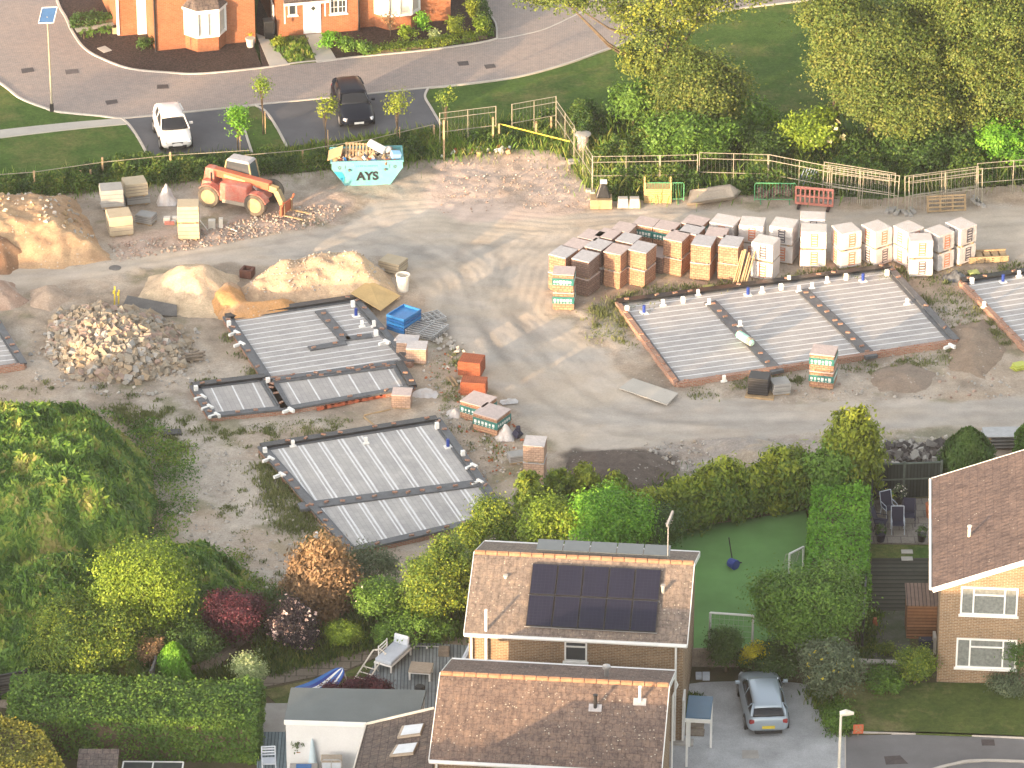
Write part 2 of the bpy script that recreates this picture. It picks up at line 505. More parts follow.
def hedge(label, base, h, mat, n=16000, size=0.13, cat='hedge', group=None, core=None, rough=.07, tops=None):
    """clipped hedge: base = 4 ground points (counter-clockwise), h height"""
    rg = nrg()
    B = [Vector((q[0], q[1], 0)) for q in base]
    c = sum(B, Vector()) / 4; root = thing('clipped_hedge', c, 0, label, cat, group)
    B = [q - c for q in B]
    faces = [(B[i], B[(i + 1) % 4], 'side') for i in range(4)]
    areas = [(b - a).length * h for a, b, _ in faces]
    ta = abs((B[2] - B[0]).cross(B[3] - B[1]).z) / 2
    areas.append(ta); A = np.array(areas); A /= A.sum()
    f = rg.choice(5, n, p=A)
    s, t = rg.uniform(0, 1, n), rg.uniform(0, 1, n)
    C = np.zeros((n, 3)); Nn = np.zeros((n, 3))
    Bn = np.array([tuple(q) for q in B])
    for i in range(4):
        k = f == i; a = Bn[i]; b = Bn[(i + 1) % 4]
        C[k] = a + (b - a) * s[k][:, None]; C[k, 2] = t[k] * h
        d = b - a; Nn[k] = np.array([d[1], -d[0], 0]) / np.linalg.norm(d)
    k = f == 4
    C[k] = (Bn[0] * (1 - s[k])[:, None] + Bn[1] * s[k][:, None]) * (1 - t[k])[:, None] + (Bn[3] * (1 - s[k])[:, None] + Bn[2] * s[k][:, None]) * t[k][:, None]
    C[k, 2] = h; Nn[k] = (0, 0, 1)
    ww = fbm(C[:, 0] * .8 + C[:, 2] * .7, C[:, 1] * .8 - C[:, 2] * .5, 5 + SEED[0]) - .5
    C += Nn * (ww * rough * 7 + rg.uniform(-.14, .05, n) + (rg.uniform(0, 1, n) ** 6) * .22 * (f == 4))[:, None]
    C += rg.normal(size=(n, 3)) * .04
    # soften the upper edges
    Nn = Nn + unit(rg, n) * .85 + np.array([0, 0, .25]); Nn /= np.linalg.norm(Nn, axis=1)[:, None]
    cn = fbm(C[:, 0] * 1.1 + 50, (C[:, 1] + C[:, 2]) * 1.1, 77 + SEED[0], 3)
    tone = np.clip((cn - .5) * 1.6 + .5, 0, 1) * .5 + rg.uniform(0, 1, n) * .5
    V, Q = leaf_quads(rg, C, Nn, size, .65)
    np_mesh('foliage', V, Q, mat, tone, parent=root)
    mb = MB(); cc = .86
    mb.prism([(q.x * (1 - .25 / max(.4, q.length)), q.y * (1 - .25 / max(.4, q.length))) for q in B], 0, h - .18)
    mb.build('twigs', core or BARK, root)
    return root

def blades(name, px, py, pz, hgt, mat, rg, width=0.05, lean=.3, tone=None, parent=None):
    n = len(px)
    a = rg.uniform(0, 2 * math.pi, n); dx, dy = np.cos(a), np.sin(a)
    w = width * rg.uniform(.6, 1.4, n); l = lean * rg.uniform(0, 1, n) * hgt; b = rg.uniform(0, 2 * math.pi, n)
    ex, ey = np.cos(b) * l, np.sin(b) * l
    B1 = np.stack([px - dx * w / 2, py - dy * w / 2, pz], 1); B2 = np.stack([px + dx * w / 2, py + dy * w / 2, pz], 1)
    M1 = np.stack([px + ex * .4 + dx * w * .45, py + ey * .4 + dy * w * .45, pz + hgt * .6], 1)
    T = np.stack([px + ex, py + ey, pz + hgt], 1)
    V = np.stack([B1, B2, M1, T], 1).reshape(-1, 3)
    if tone is None: tone = rg.uniform(0, 1, n)
    return np_mesh(name, V, np.arange(4 * n).reshape(-1, 4), mat, tone, parent=parent)
# ------------------------------------------------------------------ the palette
BARK = m_noisy('bark', (.16, .12, .08), .4, 3, .95, 30, .5)
M = {}
M['brick_orange'] = m_brick('orange_brick', (.40, .125, .05), (.46, .17, .075), (.33, .21, .14))
M['brick_buff'] = m_brick('buff_brick', (.36, .235, .135), (.25, .16, .095), (.44, .38, .30), stain=.3)
M['brick_red'] = m_brick('red_foundation_brick', (.42, .17, .10), (.5, .26, .17), (.42, .38, .34), .225, .075, .014)
M['tile_brown'] = m_tiles('brown_roof_tile', (.225, .17, .145), (.18, .14, .125), (.13, .09, .075), .5)
M['tile_pink'] = m_tiles('weathered_roof_tile', (.27, .225, .195), (.23, .195, .17), (.16, .13, .115), .5)
M['tile_dark'] = m_tiles('dark_roof_tile', (.13, .115, .11), (.17, .14, .13), (.05, .045, .045), .32)
M['tile_plum'] = m_tiles('plum_roof_tile', (.18, .138, .128), (.15, .115, .108), (.10, .075, .07), .42, tw=.3)
M['ridge'] = m_noisy('ridge_tile', (.40, .22, .13), .3, 3, .85, 20, .3)
M['white'] = m_plain('white_upvc', (.80, .80, .78), .35, .4, 0, .08)
M['cream'] = m_plain('cream_plastic', (.72, .68, .6), .5, .3)
M['render'] = m_noisy('white_render', (.66, .68, .70), .08, .7, .9, 12, .15)
M['glass'] = m_glass('window_glass', (.04, .045, .05)); M['carglass'] = m_glass('car_glass', (.012, .014, .018), .12); M['carglass'].node_tree.nodes['Principled BSDF'].inputs['Specular IOR Level'].default_value = .35
M['blind'] = m_noisy('blinds_behind_glass', (.26, .28, .27), .35, 6, .12, 8, 0, spec=.7)
M['curtain'] = m_noisy('net_curtain_behind_glass', (.62, .60, .54), .15, 3, .15, 8, 0, spec=.7)
M['black'] = m_plain('black_plastic', (.02, .02, .022), .45, .4)
M['rubber'] = m_noisy('tyre_rubber', (.03, .03, .03), .3, 4, .85, 30, .2)
M['steel'] = m_noisy('galvanised_steel', (.46, .46, .46), .2, 3, .4, 20, .05, metal=.55)
M['fence_steel'] = m_noisy('sun_tinted_galvanised_tube', (.42, .39, .30), .25, 3, .5, 20, .05, metal=.2)  # yellowish cast of the low sun put into the steel colour
M['dark_steel'] = m_noisy('dirty_steel_plate', (.20, .19, .18), .35, 1.2, .55, 16, .2, metal=.3)
M['timber'] = m_noisy('pale_timber', (.50, .36, .21), .35, 3, .85, 25, .3)
M['old_timber'] = m_noisy('weathered_timber', (.30, .25, .20), .4, 3, .9, 25, .3)
M['ply'] = m_noisy('yellow_plywood', (.60, .42, .19), .18, 1.2, .75, 12, .1)
M['ply_grey'] = m_noisy('greyed_board', (.43, .37, .30), .25, 1.0, .8, 12, .1)
M['concrete'] = m_noisy('concrete', (.43, .41, .38), .2, 1.5, .9, 22, .25)
M['concrete_block'] = m_noisy('grey_concrete_block', (.36, .36, .35), .2, 2, .95, 30, .3)
M['kerb'] = m_noisy('concrete_kerb', (.56, .52, .47), .2, 1.5, .9, 22, .2)
M['tarmac'] = m_noisy('asphalt', (.135, .14, .155), .3, .5, .9, 40, .3, .005)
M['tarmac_road'] = m_noisy('worn_asphalt', (.21, .208, .212), .28, .4, .9, 40, .3, .005)
M['mulch'] = m_noisy('bark_mulch', (.11, .07, .058), .8, 9, .95, 14, 1.0, .05, c2=(.018, .012, .012))
M['slab_path'] = m_noisy('pale_paving', (.46, .44, .40), .15, 1, .9, 20, .15)
M['plastic_wrap'] = m_noisy('white_shrink_wrap', (.60, .59, .59), .12, 3.2, .3, 14, .8, .05, c2=(.58, .51, .47), spec=.6)
M['wrap_top'] = m_noisy('dusty_wrap', (.50, .48, .485), .2, 4, .45, 16, .4, .02, spec=.4)
M['wrap_pink'] = m_noisy('dusty_pink_wrap', (.55, .45, .42), .2, 4, .45, 16, .4, .02, spec=.4)
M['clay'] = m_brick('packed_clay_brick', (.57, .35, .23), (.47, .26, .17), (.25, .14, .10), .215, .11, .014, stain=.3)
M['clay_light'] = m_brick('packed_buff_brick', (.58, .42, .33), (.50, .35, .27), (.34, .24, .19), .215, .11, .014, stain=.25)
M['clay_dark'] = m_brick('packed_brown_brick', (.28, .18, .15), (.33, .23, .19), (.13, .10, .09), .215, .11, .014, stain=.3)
M['red_clay'] = m_brick('packed_red_brick', (.50, .16, .08), (.42, .12, .06), (.22, .08, .05), .215, .068, .012, stain=.3)
M['teal'] = m_noisy('teal_printed_wrap', (.03, .22, .20), .4, 4, .4, 12, .2, spec=.5)
M['print_white'] = m_plain('white_print', (.72, .74, .7), .5)
M['print_orange'] = m_plain('orange_print', (.60, .23, .13), .5)
M['print_dark'] = m_plain('dark_print', (.10, .09, .11), .5)
M['dpm'] = m_noisy('black_damp_proof_membrane', (.03, .032, .036), .5, 5, .35, 14, .6, .03, spec=.5)
M['dpm_grey'] = m_noisy('dusty_grey_membrane', (.13, .14, .155), .35, 3, .5, 14, .5, .02, spec=.4)
M['blue'] = m_noisy('blue_plastic', (.015, .14, .42), .25, 3, .4, 14, .1, spec=.5)
M['deep_blue'] = m_plain('deep_blue_plastic', (.02, .05, .27), .4)
M['red_paint'] = m_noisy('faded_red_paint', (.50, .12, .08), .3, 2.5, .55, 14, .05, c2=(.50, .25, .20))
M['orange_paint'] = m_noisy('orange_red_paint', (.52, .14, .07), .2, 2.5, .5, 14, .05)
M['hub_yellow'] = m_noisy('dusty_yellow_hub', (.46, .36, .20), .3, 3, .7, 14, .1)
M['dust_tyre'] = m_noisy('dusty_tyre', (.17, .145, .115), .4, 3, .95, 14, .4, c2=(.08, .07, .06))
M['skip_paint'] = m_noisy('turquoise_skip_paint', (.13, .43, .46), .22, 2, .5, 14, .08, c2=(.17, .38, .40))
M['skip_patch'] = m_plain('blue_skip_scuff', (.03, .32, .48), .5)
M['solar'] = None
M['turf'] = m_noisy('artificial_turf', (.14, .30, .09), .28, .35, .95, 60, .3, .01)
M['grass'] = m_noisy('mown_grass', (.075, .135, .03), .35, .55, .95, 45, .6, .02, c2=(.12, .145, .045))
M['grass_dry'] = m_noisy('dry_lawn', (.115, .15, .045), .4, .45, .95, 45, .6, .02, c2=(.20, .18, .085))
M['deck'] = None
M['gravel'] = m_noisy('grey_blue_gravel', (.55, .57, .59), .35, .7, .95, 22, .9, .03)
M['slate_felt'] = m_noisy('grey_green_roof_felt', (.155, .18, .185), .15, .8, .9, 30, .2)
M['yellow'] = m_plain('yellow_paint', (.70, .55, .06), .5)
M['barrier_red'] = m_plain('faded_red_plastic', (.58, .22, .17), .5, .4, 0, .2)
M['barrier_green'] = m_plain('green_painted_steel', (.10, .36, .16), .5)
M['canopy_blue'] = m_plain('dark_blue_roofing', (.035, .10, .17), .35, .5)
M['terracotta'] = m_noisy('terracotta', (.46, .15, .07), .2, 4, .85, 20, .1)
M['navy'] = m_plain('navy_fabric', (.02, .022, .05), .8)
M['cushion'] = m_noisy('pale_blue_cushion', (.52, .58, .66), .12, 3, .9, 14, .3)
M['hot_soil'] = m_noisy('orange_sand', (.52, .30, .14), .25, 1.5, .95, 14, .5, .03)

M['sheen'] = M['wrap_top']
# leaf materials
LF = {
 'olive': m_leaf('oak_leaf', [(.045, .08, .015), (.085, .135, .025), (.14, .18, .035), (.21, .21, .045)]),
 'loose': m_leaf('ash_leaf', [(.04, .07, .016), (.08, .12, .024), (.16, .20, .03), (.30, .31, .035)]),
 'green': m_leaf('mid_green_leaf', [(.05, .12, .018), (.10, .20, .03), (.17, .29, .045)]),
 'dark': m_leaf('dark_green_leaf', [(.03, .07, .016), (.055, .115, .025), (.09, .155, .035)]),
 'bright': m_leaf('bright_green_leaf', [(.07, .20, .015), (.13, .32, .025), (.23, .42, .04)]),
 'lime': m_leaf('lime_leaf', [(.09, .16, .018), (.17, .26, .025), (.29, .37, .04)]),
 'gold': m_leaf('golden_conifer', [(.08, .13, .015), (.17, .22, .022), (.30, .34, .035)]),
 'goldtip': m_leaf('gold_tipped_conifer', [(.05, .11, .02), (.12, .19, .025), (.30, .35, .035)]),
 'grey': m_leaf('grey_green_leaf', [(.06, .09, .05), (.11, .15, .085), (.18, .22, .13)]),
 'purple': m_leaf('purple_leaf', [(.035, .012, .022), (.08, .022, .04), (.17, .04, .055)]),
 'brown': m_leaf('browned_conifer', [(.13, .08, .045), (.26, .165, .09), (.35, .24, .13)]),
 'pale': m_leaf('variegated_leaf', [(.16, .24, .09), (.32, .40, .19), (.50, .54, .32)]),
 'ink': m_leaf('black_elder_leaf', [(.015, .012, .018), (.03, .022, .035), (.05, .05, .04)]),
 'hedge': m_leaf('laurel_hedge_leaf', [(.045, .11, .02), (.09, .18, .03), (.17, .27, .04)]),
 'hedge_gold': m_leaf('sun_gold_hedge_leaf', [(.09, .12, .02), (.18, .19, .03), (.32, .29, .05)]),  # gold of the low sun put into this hedge's leaf colour
 'yellowleaf': m_leaf('yellow_leaf', [(.25, .24, .01), (.45, .40, .015), (.65, .56, .03)]),
 'weed': m_leaf('tall_grass_blade', [(.05, .12, .02), (.09, .19, .03), (.15, .26, .04), (.24, .30, .055), (.30, .28, .10)]),
 'weedgreen': m_leaf('weed_leaf', [(.10, .13, .05), (.15, .18, .07), (.24, .24, .12)]),
 'verge': m_leaf('verge_leaf', [(.025, .065, .014), (.055, .12, .02), (.11, .18, .03), (.20, .22, .05)]),
 'white_fl': m_leaf('white_petals', [(.6, .58, .5), (.8, .78, .72)], .1),
 'cream_fl': m_leaf('cream_petals', [(.6, .52, .25), (.75, .68, .42)], .1),
 'yellow_fl': m_leaf('yellow_petals', [(.5, .42, .03), (.65, .55, .06)], .1),
 'pink_fl': m_leaf('blush_petals', [(.55, .38, .36), (.72, .58, .55)], .1),
}

def _planks(name, c, w=.14, axis='X', c2=None, rough=.85, gap=.03, var=.3):
    t = NT(name); v = t.coord('Object')
    sp = t.N('ShaderNodeSeparateXYZ'); t.L(v, sp.inputs[0])
    q = t.math('DIVIDE', sp.outputs[axis], w)
    fr = t.math('FRACT', q); fl = t.math('FLOOR', q)
    wn = t.N('ShaderNodeTexWhiteNoise', noise_dimensions='1D'); t.L(fl, wn.inputs['W'])
    col = t.mix(wn.outputs['Value'], c, c2 or sh(c, 1 - var))
    col = t.mix(1.0, col, t.ramp(t.noise(v, 4, 5, .7), [(.3, (.75,) * 3), (.7, (1.05,) * 3)]), 'MULTIPLY')
    e = t.math('LESS_THAN', fr, gap / w)
    col = t.mix(e, col, sh(c, .25))
    t.bump(t.math('MULTIPLY', e, -1), .6, .01)
    return t.fin(col, rough, .25)
M['deck'] = _planks('grey_decking', (.25, .29, .31), .145)
M['deck_blue'] = _planks('blue_grey_decking', (.20, .27, .31), .14)
M['boards_brown'] = _planks('brown_cladding', (.30, .15, .075), .15, 'Z')
M['boards_roof'] = _planks('grey_roof_boards', (.20, .15, .13), .16)
M['boards_dark'] = _planks('dark_fence_boards', (.035, .045, .042), .15, 'X')
M['boards_grey'] = _planks('grey_fence_boards', (.14, .14, .14), .13, 'Z')
M['ties'] = _planks('dark_sleepers', (.06, .065, .05), .35, 'Y', gap=.09)

def _floor(name, axis, pitch, off, stripe=.1, twin=False, c=(.44, .425, .415)):
    """beam and block floor: pale beams between rows of dusty blocks"""
    t = NT(name); v = t.coord('Object')
    sp = t.N('ShaderNodeSeparateXYZ'); t.L(v, sp.inputs[0])
    o = 'Y' if axis == 'X' else 'X'
    q = t.math('ADD', t.math('DIVIDE', sp.outputs[axis], pitch), off)
    fr = t.math('FRACT', q)
    wv = t.math('MULTIPLY', t.noise(v, 1.4, 3), .05)
    line = t.math('LESS_THAN', t.math('ADD', fr, wv), stripe / pitch)
    if twin:
        l2 = t.math('MULTIPLY', t.math('GREATER_THAN', t.math('ADD', fr, wv), (stripe + .10) / pitch), t.math('LESS_THAN', t.math('ADD', fr, wv), (stripe * 2 + .10) / pitch))
        line = t.math('MAXIMUM', line, l2)
    n = t.N('ShaderNodeTexBrick', Color1=(*c, 1), Color2=(*sh(c, .88), 1), Mortar=(*sh(c, .68), 1), Scale=1.0)
    n.inputs['Mortar Size'].default_value = .008; n.inputs['Brick Width'].default_value = .44; n.inputs['Row Height'].default_value = .215
    cb = t.N('ShaderNodeCombineXYZ')
    if axis == 'X': t.L(sp.outputs['Y'], cb.inputs[0]); t.L(sp.outputs['X'], cb.inputs[1])
    else: t.L(sp.outputs['X'], cb.inputs[0]); t.L(sp.outputs['Y'], cb.inputs[1])
    t.L(cb.outputs[0], n.inputs['Vector'])
    st = t.ramp(t.noise(v, .8, 6, .7), [(.3, (.78, .78, .80)), (.7, (1.06, 1.05, 1.03))])
    col = t.mix(1.0, n.outputs['Color'], st, 'MULTIPLY')
    ln = t.mix(t.noise(v, 2.6, 4, .7), (.54, .54, .54), (.82, .83, .84))
    col = t.mix(line, col, ln)
    t.bump(t.noise(v, 20, 4, .7), .3, .01)
    return t.fin(col, .9, .2)
M['floor_long'] = _floor('beam_floor_long', 'Y', .52, .1, .09)
M['floor_wide'] = _floor('beam_floor_wide', 'X', .98, .2, .10)
M['floor_twin'] = _floor('beam_floor_twin', 'X', .94, .25, .10, True, (.47, .46, .45))

def m_grass(name, g1, g2, dry, amt):
    t = NT(name); v = t.coord()
    a = t.ramp(t.noise(v, .5, 6, .7), [(.35, g1), (.65, g2)])
    a = t.mix(t.math('MULTIPLY', t.ramp(t.noise(v, .23, 7, .75), [(.5, (0, 0, 0)), (.66, (1, 1, 1))]), amt), a, dry)
    a = t.mix(1.0, a, t.ramp(t.noise(v, 5, 6, .8), [(.3, (.6, .62, .6)), (.7, (1.3, 1.28, 1.2))]), 'MULTIPLY')
    t.bump(t.noise(v, 16, 5, .8), 1.0, .06)
    return t.fin(a, .95, .1)
M['grass'] = m_grass('mown_grass', (.05, .105, .022), (.085, .15, .035), (.19, .18, .07), .7)
M['grass_dry'] = m_grass('dry_lawn', (.07, .11, .03), (.115, .15, .045), (.27, .23, .12), .9)
def _solar():
    t = NT('solar_cell_glass'); uv = t.coord('UV')
    n = t.N('ShaderNodeTexBrick', Color1=(.012, .013, .028, 1), Color2=(.014, .015, .032, 1), Mortar=(.03, .032, .05, 1), Scale=1.0, offset=0.0)
    n.inputs['Mortar Size'].default_value = .006; n.inputs['Brick Width'].default_value = .16; n.inputs['Row Height'].default_value = .16
    t.L(uv, n.inputs['Vector'])
    return t.fin(n.outputs['Color'], .22, .3)
M['solar'] = _solar()

def _paving():
    t = NT('block_paving'); v = t.coord('Object')
    n = t.N('ShaderNodeTexBrick', Color1=(.42, .36, .32, 1), Color2=(.35, .315, .29, 1), Mortar=(.2, .175, .165, 1), Scale=1.0)
    n.inputs['Mortar Size'].default_value = .01; n.inputs['Brick Width'].default_value = .2; n.inputs['Row Height'].default_value = .1
    t.L(v, n.inputs['Vector'])
    g = t.ramp(t.noise(v, .12, 6, .65), [(.3, (.80, .83, .88)), (.7, (1.08, 1.0, .96))])
    g2 = t.ramp(t.noise(v, 2.2, 6, .7), [(.3, (.84, .84, .84)), (.7, (1.05, 1.04, 1.02))])
    col = t.mix(1.0, t.mix(1.0, n.outputs['Color'], g, 'MULTIPLY'), g2, 'MULTIPLY')
    t.bump(t.noise(v, 14, 4, .7), .25, .008)
    return t.fin(col, .88, .25)
M['paving'] = _paving()

def _soil(name='site_soil', rough_b=.8, k=1.0):
    """bare ground: its own colour per place (attribute) broken up by stones and grit"""
    t = NT(name); v = t.coord('Object')
    a = t.N('ShaderNodeAttribute', attribute_name='soil')
    g = t.ramp(t.noise(v, 1.1, 8, .72), [(.28, (1 - .26 * k, 1 - .28 * k, 1 - .30 * k)), (.5, (.98, .98, .98)), (.74, (1 + .2 * k, 1 + .19 * k, 1 + .16 * k))])
    f = t.ramp(t.noise(v, 12, 5, .75), [(.3, (1 - .28 * k, 1 - .29 * k, 1 - .3 * k)), (.7, (1 + .2 * k,) * 3)])
    col = t.mix(1.0, t.mix(1.0, a.outputs['Color'], g, 'MULTIPLY'), f, 'MULTIPLY')
    w = t.N('ShaderNodeTexVoronoi', Scale=4.2); t.L(v, w.inputs['Vector'])
    st = t.math('MULTIPLY', t.math('LESS_THAN', w.outputs['Distance'], .2), t.math('GREATER_THAN', t.noise(v, .8, 4, .7), .56))
    col = t.mix(t.math('MULTIPLY', st, .5 * k), col, (.5, .47, .42))
    h = t.math('ADD', t.noise(v, 6, 6, .75), t.math('MULTIPLY', st, .12))
    t.bump(h, rough_b, .05)
    return t.fin(col, .96, .12)
M['soil'] = _soil()
M['track_soil'] = _soil('dusty_track', .35, .45)
# ------------------------------------------------------------------ world, sun, camera
SUN_E = R(6.3); SUN_AZ = (-.64, -.77)            # the sun stands low, behind and left of the viewer
w = bpy.data.worlds.new('World'); SC.world = w; w.use_nodes = True
nt = w.node_tree; bg = nt.nodes['Background']
sky = nt.nodes.new('ShaderNodeTexSky'); sky.sky_type = 'NISHITA'; sky.sun_disc = False
sky.sun_elevation = SUN_E; sky.sun_rotation = math.atan2(SUN_AZ[0], SUN_AZ[1])
sky.air_density = 1.0; sky.dust_density = 2.5; sky.ozone_density = 1.0; sky.altitude = 60
hs = nt.nodes.new('ShaderNodeHueSaturation'); hs.inputs['Saturation'].default_value = .36
nt.links.new(sky.outputs[0], hs.inputs['Color']); tint = nt.nodes.new('ShaderNodeMix'); tint.data_type = 'RGBA'; tint.blend_type = 'MULTIPLY'; tint.inputs[0].default_value = 1; tint.inputs[7].default_value = (1.05, 1.0, .96, 1)
nt.links.new(hs.outputs[0], tint.inputs[6]); nt.links.new(tint.outputs[2], bg.inputs['Color'])
bg.inputs['Strength'].default_value = .15
sl = bpy.data.lights.new('sun', 'SUN'); sl.energy = 2.3; sl.angle = R(.6); sl.color = (1.0, .67, .37)
so = bpy.data.objects.new('sun', sl); COL.objects.link(so)
sd = Vector((SUN_AZ[0] * math.cos(SUN_E), SUN_AZ[1] * math.cos(SUN_E), math.sin(SUN_E)))
so.rotation_euler = sd.to_track_quat('Z', 'Y').to_euler(); so.location = sd * 60
cam = bpy.data.cameras.new('camera'); cam.sensor_width = 36; cam.lens = 36 * FPX / 1024
cam.clip_start = 1; cam.clip_end = 4000
co = bpy.data.objects.new('camera', cam); COL.objects.link(co)
co.location = (0, CAM_Y, CAM_H); co.rotation_euler = (math.pi / 2 - PITCH, 0, 0); SC.camera = co
SC.view_settings.view_transform = 'Standard'; SC.view_settings.look = 'None'
SC.view_settings.gamma = 1; SC.view_settings.exposure = 2.48
SC.render.resolution_x = 1024; SC.render.resolution_y = 768

# ------------------------------------------------------------------ ground
def PP(pts, z=0.0): return [(P(u, v, z).x, P(u, v, z).y) for u, v in pts]
def sheet(name, pts, z, mat, th=.08, zref=0.0):
    mb = MB(); mb.prism(PP(pts, zref), z - th, z); return struct(name, mb, mat)
def curve(pts, n=8):
    """Catmull-Rom through photo points"""
    out = []; k = len(pts)
    for i in range(k - 1):
        p0 = pts[max(i - 1, 0)]; p1 = pts[i]; p2 = pts[i + 1]; p3 = pts[min(i + 2, k - 1)]
        for j in range(n):
            t = j / n
            out.append(tuple(.5 * ((2 * p1[a]) + (-p0[a] + p2[a]) * t + (2 * p0[a] - 5 * p1[a] + 4 * p2[a] - p3[a]) * t * t + (-p0[a] + 3 * p1[a] - 3 * p2[a] + p3[a]) * t ** 3) for a in (0, 1)))
    out.append(pts[-1]); return out
def kerb(pts, w=.13, h=.1, z=0.0, smooth=True, name='kerb'):
    pp = curve(pts) if smooth else pts
    q = [P(u, v) for u, v in pp]
    mb = MB(); L = []; Rr = []
    for i, a in enumerate(q):
        d = (q[min(i + 1, len(q) - 1)] - q[max(i - 1, 0)]).normalized(); n = Vector((-d.y, d.x, 0))
        L.append(a + n * w / 2); Rr.append(a - n * w / 2)
    vs = []; fs = []
    for l, r in zip(L, Rr):
        vs += [(l.x, l.y, -.05), (r.x, r.y, -.05), (r.x, r.y, z + h), (l.x, l.y, z + h)]
    for i in range(len(q) - 1):
        a = i * 4; b = a + 4
        for j in range(4): fs.append((a + j, a + (j + 1) % 4, b + (j + 1) % 4, b + j))
    fs.append((0, 1, 2, 3)); e = (len(q) - 1) * 4; fs.append((e + 3, e + 2, e + 1, e))
    mb.add(vs, fs); return struct(name, mb, M['kerb'])

mb = MB(); mb.add([(-1500, -1500, -.25), (1500, -1500, -.25), (1500, 1500, -.25), (-1500, 1500, -.25)], [(0, 1, 2, 3)])
struct('ground', mb, M['grass'])

# building-site ground and haul track: one relief, split where the track runs
SITE = [(-60, 192), (30, 190), (120, 178), (250, 172), (330, 160), (440, 158), (500, 150), (556, 146), (600, 200), (700, 196), (800, 192), (880, 198), (1090, 176),
        (1090, 470), (940, 474), (870, 478), (800, 500), (700, 560), (600, 600), (470, 640), (330, 690), (180, 720), (-60, 720)]
nx, ny = 460, 460
gx = np.linspace(-34, 34, nx); gy = np.linspace(-32, 36, ny)
X, Y = np.meshgrid(gx, gy); U, V_ = px_np(X, Y)
ju = (fbm(X * .7, Y * .7, 3) - .5) * 26; jv = (fbm(X * .7, Y * .7, 9) - .5) * 16
def region(poly, soft):
    # distance in metres-ish: squash v back
    pp = [(a, b * 2.2) for a, b in poly]
    return sstep(-soft, soft, dist_poly(U + ju, (V_ + jv) * 2.2, pp))
TRACK = [(-60, 262), (60, 262), (130, 258), (190, 246), (300, 232), (380, 205), (430, 200), (560, 212), (660, 205), (800, 208), (930, 210), (1090, 198),
         (1090, 240), (985, 262), (840, 258), (720, 222), (600, 235), (560, 270), (548, 310), (600, 350), (640, 392), (760, 400), (900, 400), (1090, 392),
         (1090, 432), (880, 428), (760, 440), (640, 448), (560, 452), (520, 420), (478, 380), (440, 330), (420, 280), (380, 258), (280, 262), (150, 268), (80, 282), (-60, 300)]
PINK = [(436, 160), (556, 152), (600, 205), (560, 214), (470, 222), (430, 205)]
PINK2 = [(110, 240), (190, 226), (280, 206), (330, 185), (355, 200), (330, 222), (190, 246), (120, 258)]
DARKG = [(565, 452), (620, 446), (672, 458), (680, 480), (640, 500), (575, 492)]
GRAV = [(640, 440), (760, 436), (860, 440), (960, 430), (980, 470), (760, 480), (660, 490)]
DRY = [(140, 400), (300, 400), (430, 470), (430, 560), (290, 620), (200, 560), (150, 500)]
SHADY = [(100, 400), (150, 400), (200, 430), (190, 470), (150, 480)]
BEDW = [(480, 180), (340, 165)]
tr = region(TRACK, 9)
base = np.array([.40, .33, .26])
def lay(colr, c, m): return colr * (1 - m[..., None]) + np.array(c) * m[..., None]
cc = np.ones(X.shape + (3,)) * base
n1 = fbm(X * .18, Y * .18, 21, 5); n2 = fbm(X * .9, Y * .9, 31, 5, .6)
cc = lay(cc, (.44, .385, .325), sstep(.45, .62, n1))
cc = lay(cc, (.25, .21, .17), sstep(.52, .68, fbm(X * .35, Y * .35, 41, 5, .6)) * .7)
cc = lay(cc, (.45, .41, .36), region(DRY, 14) * .75)
cc = lay(cc, (.36, .335, .315), region(GRAV, 8) * .8)
trc = np.ones(X.shape + (3,)) * np.array([.475, .415, .345])
trc = lay(trc, (.375, .355, .33), sstep(.45, .7, fbm(X * .12 + 9, Y * .35, 51, 5)) * .8)
trc = lay(trc, (.50, .45, .40), sstep(.5, .75, fbm(X * .5, Y * 1.1, 61, 4)) * .6)
cc = cc * (1 - tr[..., None]) + trc * tr[..., None]
cc = lay(cc, (.55, .44, .38), region(PINK, 6) * .85)
cc = lay(cc, (.45, .35, .30), region(PINK2, 6) * .8)
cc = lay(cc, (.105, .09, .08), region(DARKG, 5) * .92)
# grassy stain where weeds have taken
wd = sstep(.58, .72, fbm(X * .5 + 30, Y * .5, 71, 5, .6)) * (1 - tr) * .55
cc = lay(cc, (.15, .155, .07), wd * (1 - region(PINK, 6)))
cc *= (.86 + .28 * n2[..., None]); cc = lay(cc, (.40, .30, .22), sstep(.5, .68, fbm(X * .22 + 4, Y * .3, 91, 5, .6)) * .45 * (1 - tr * .6))
Z = (fbm(X * .25, Y * .25, 5, 3) - .5) * .12 + (fbm(X * 1.3, Y * 1.3, 6, 5, .6) - .5) * (.16 * (1 - tr) + .03)
# wheel ruts along the haul road
tw = dist_poly(U, V_ * 2.2, [(a, b * 2.2) for a, b in TRACK])
Z -= .02 * tr * np.sin(np.clip(tw, 0, 80) * .33) ** 2
Z -= region(DARKG, 5) * .05
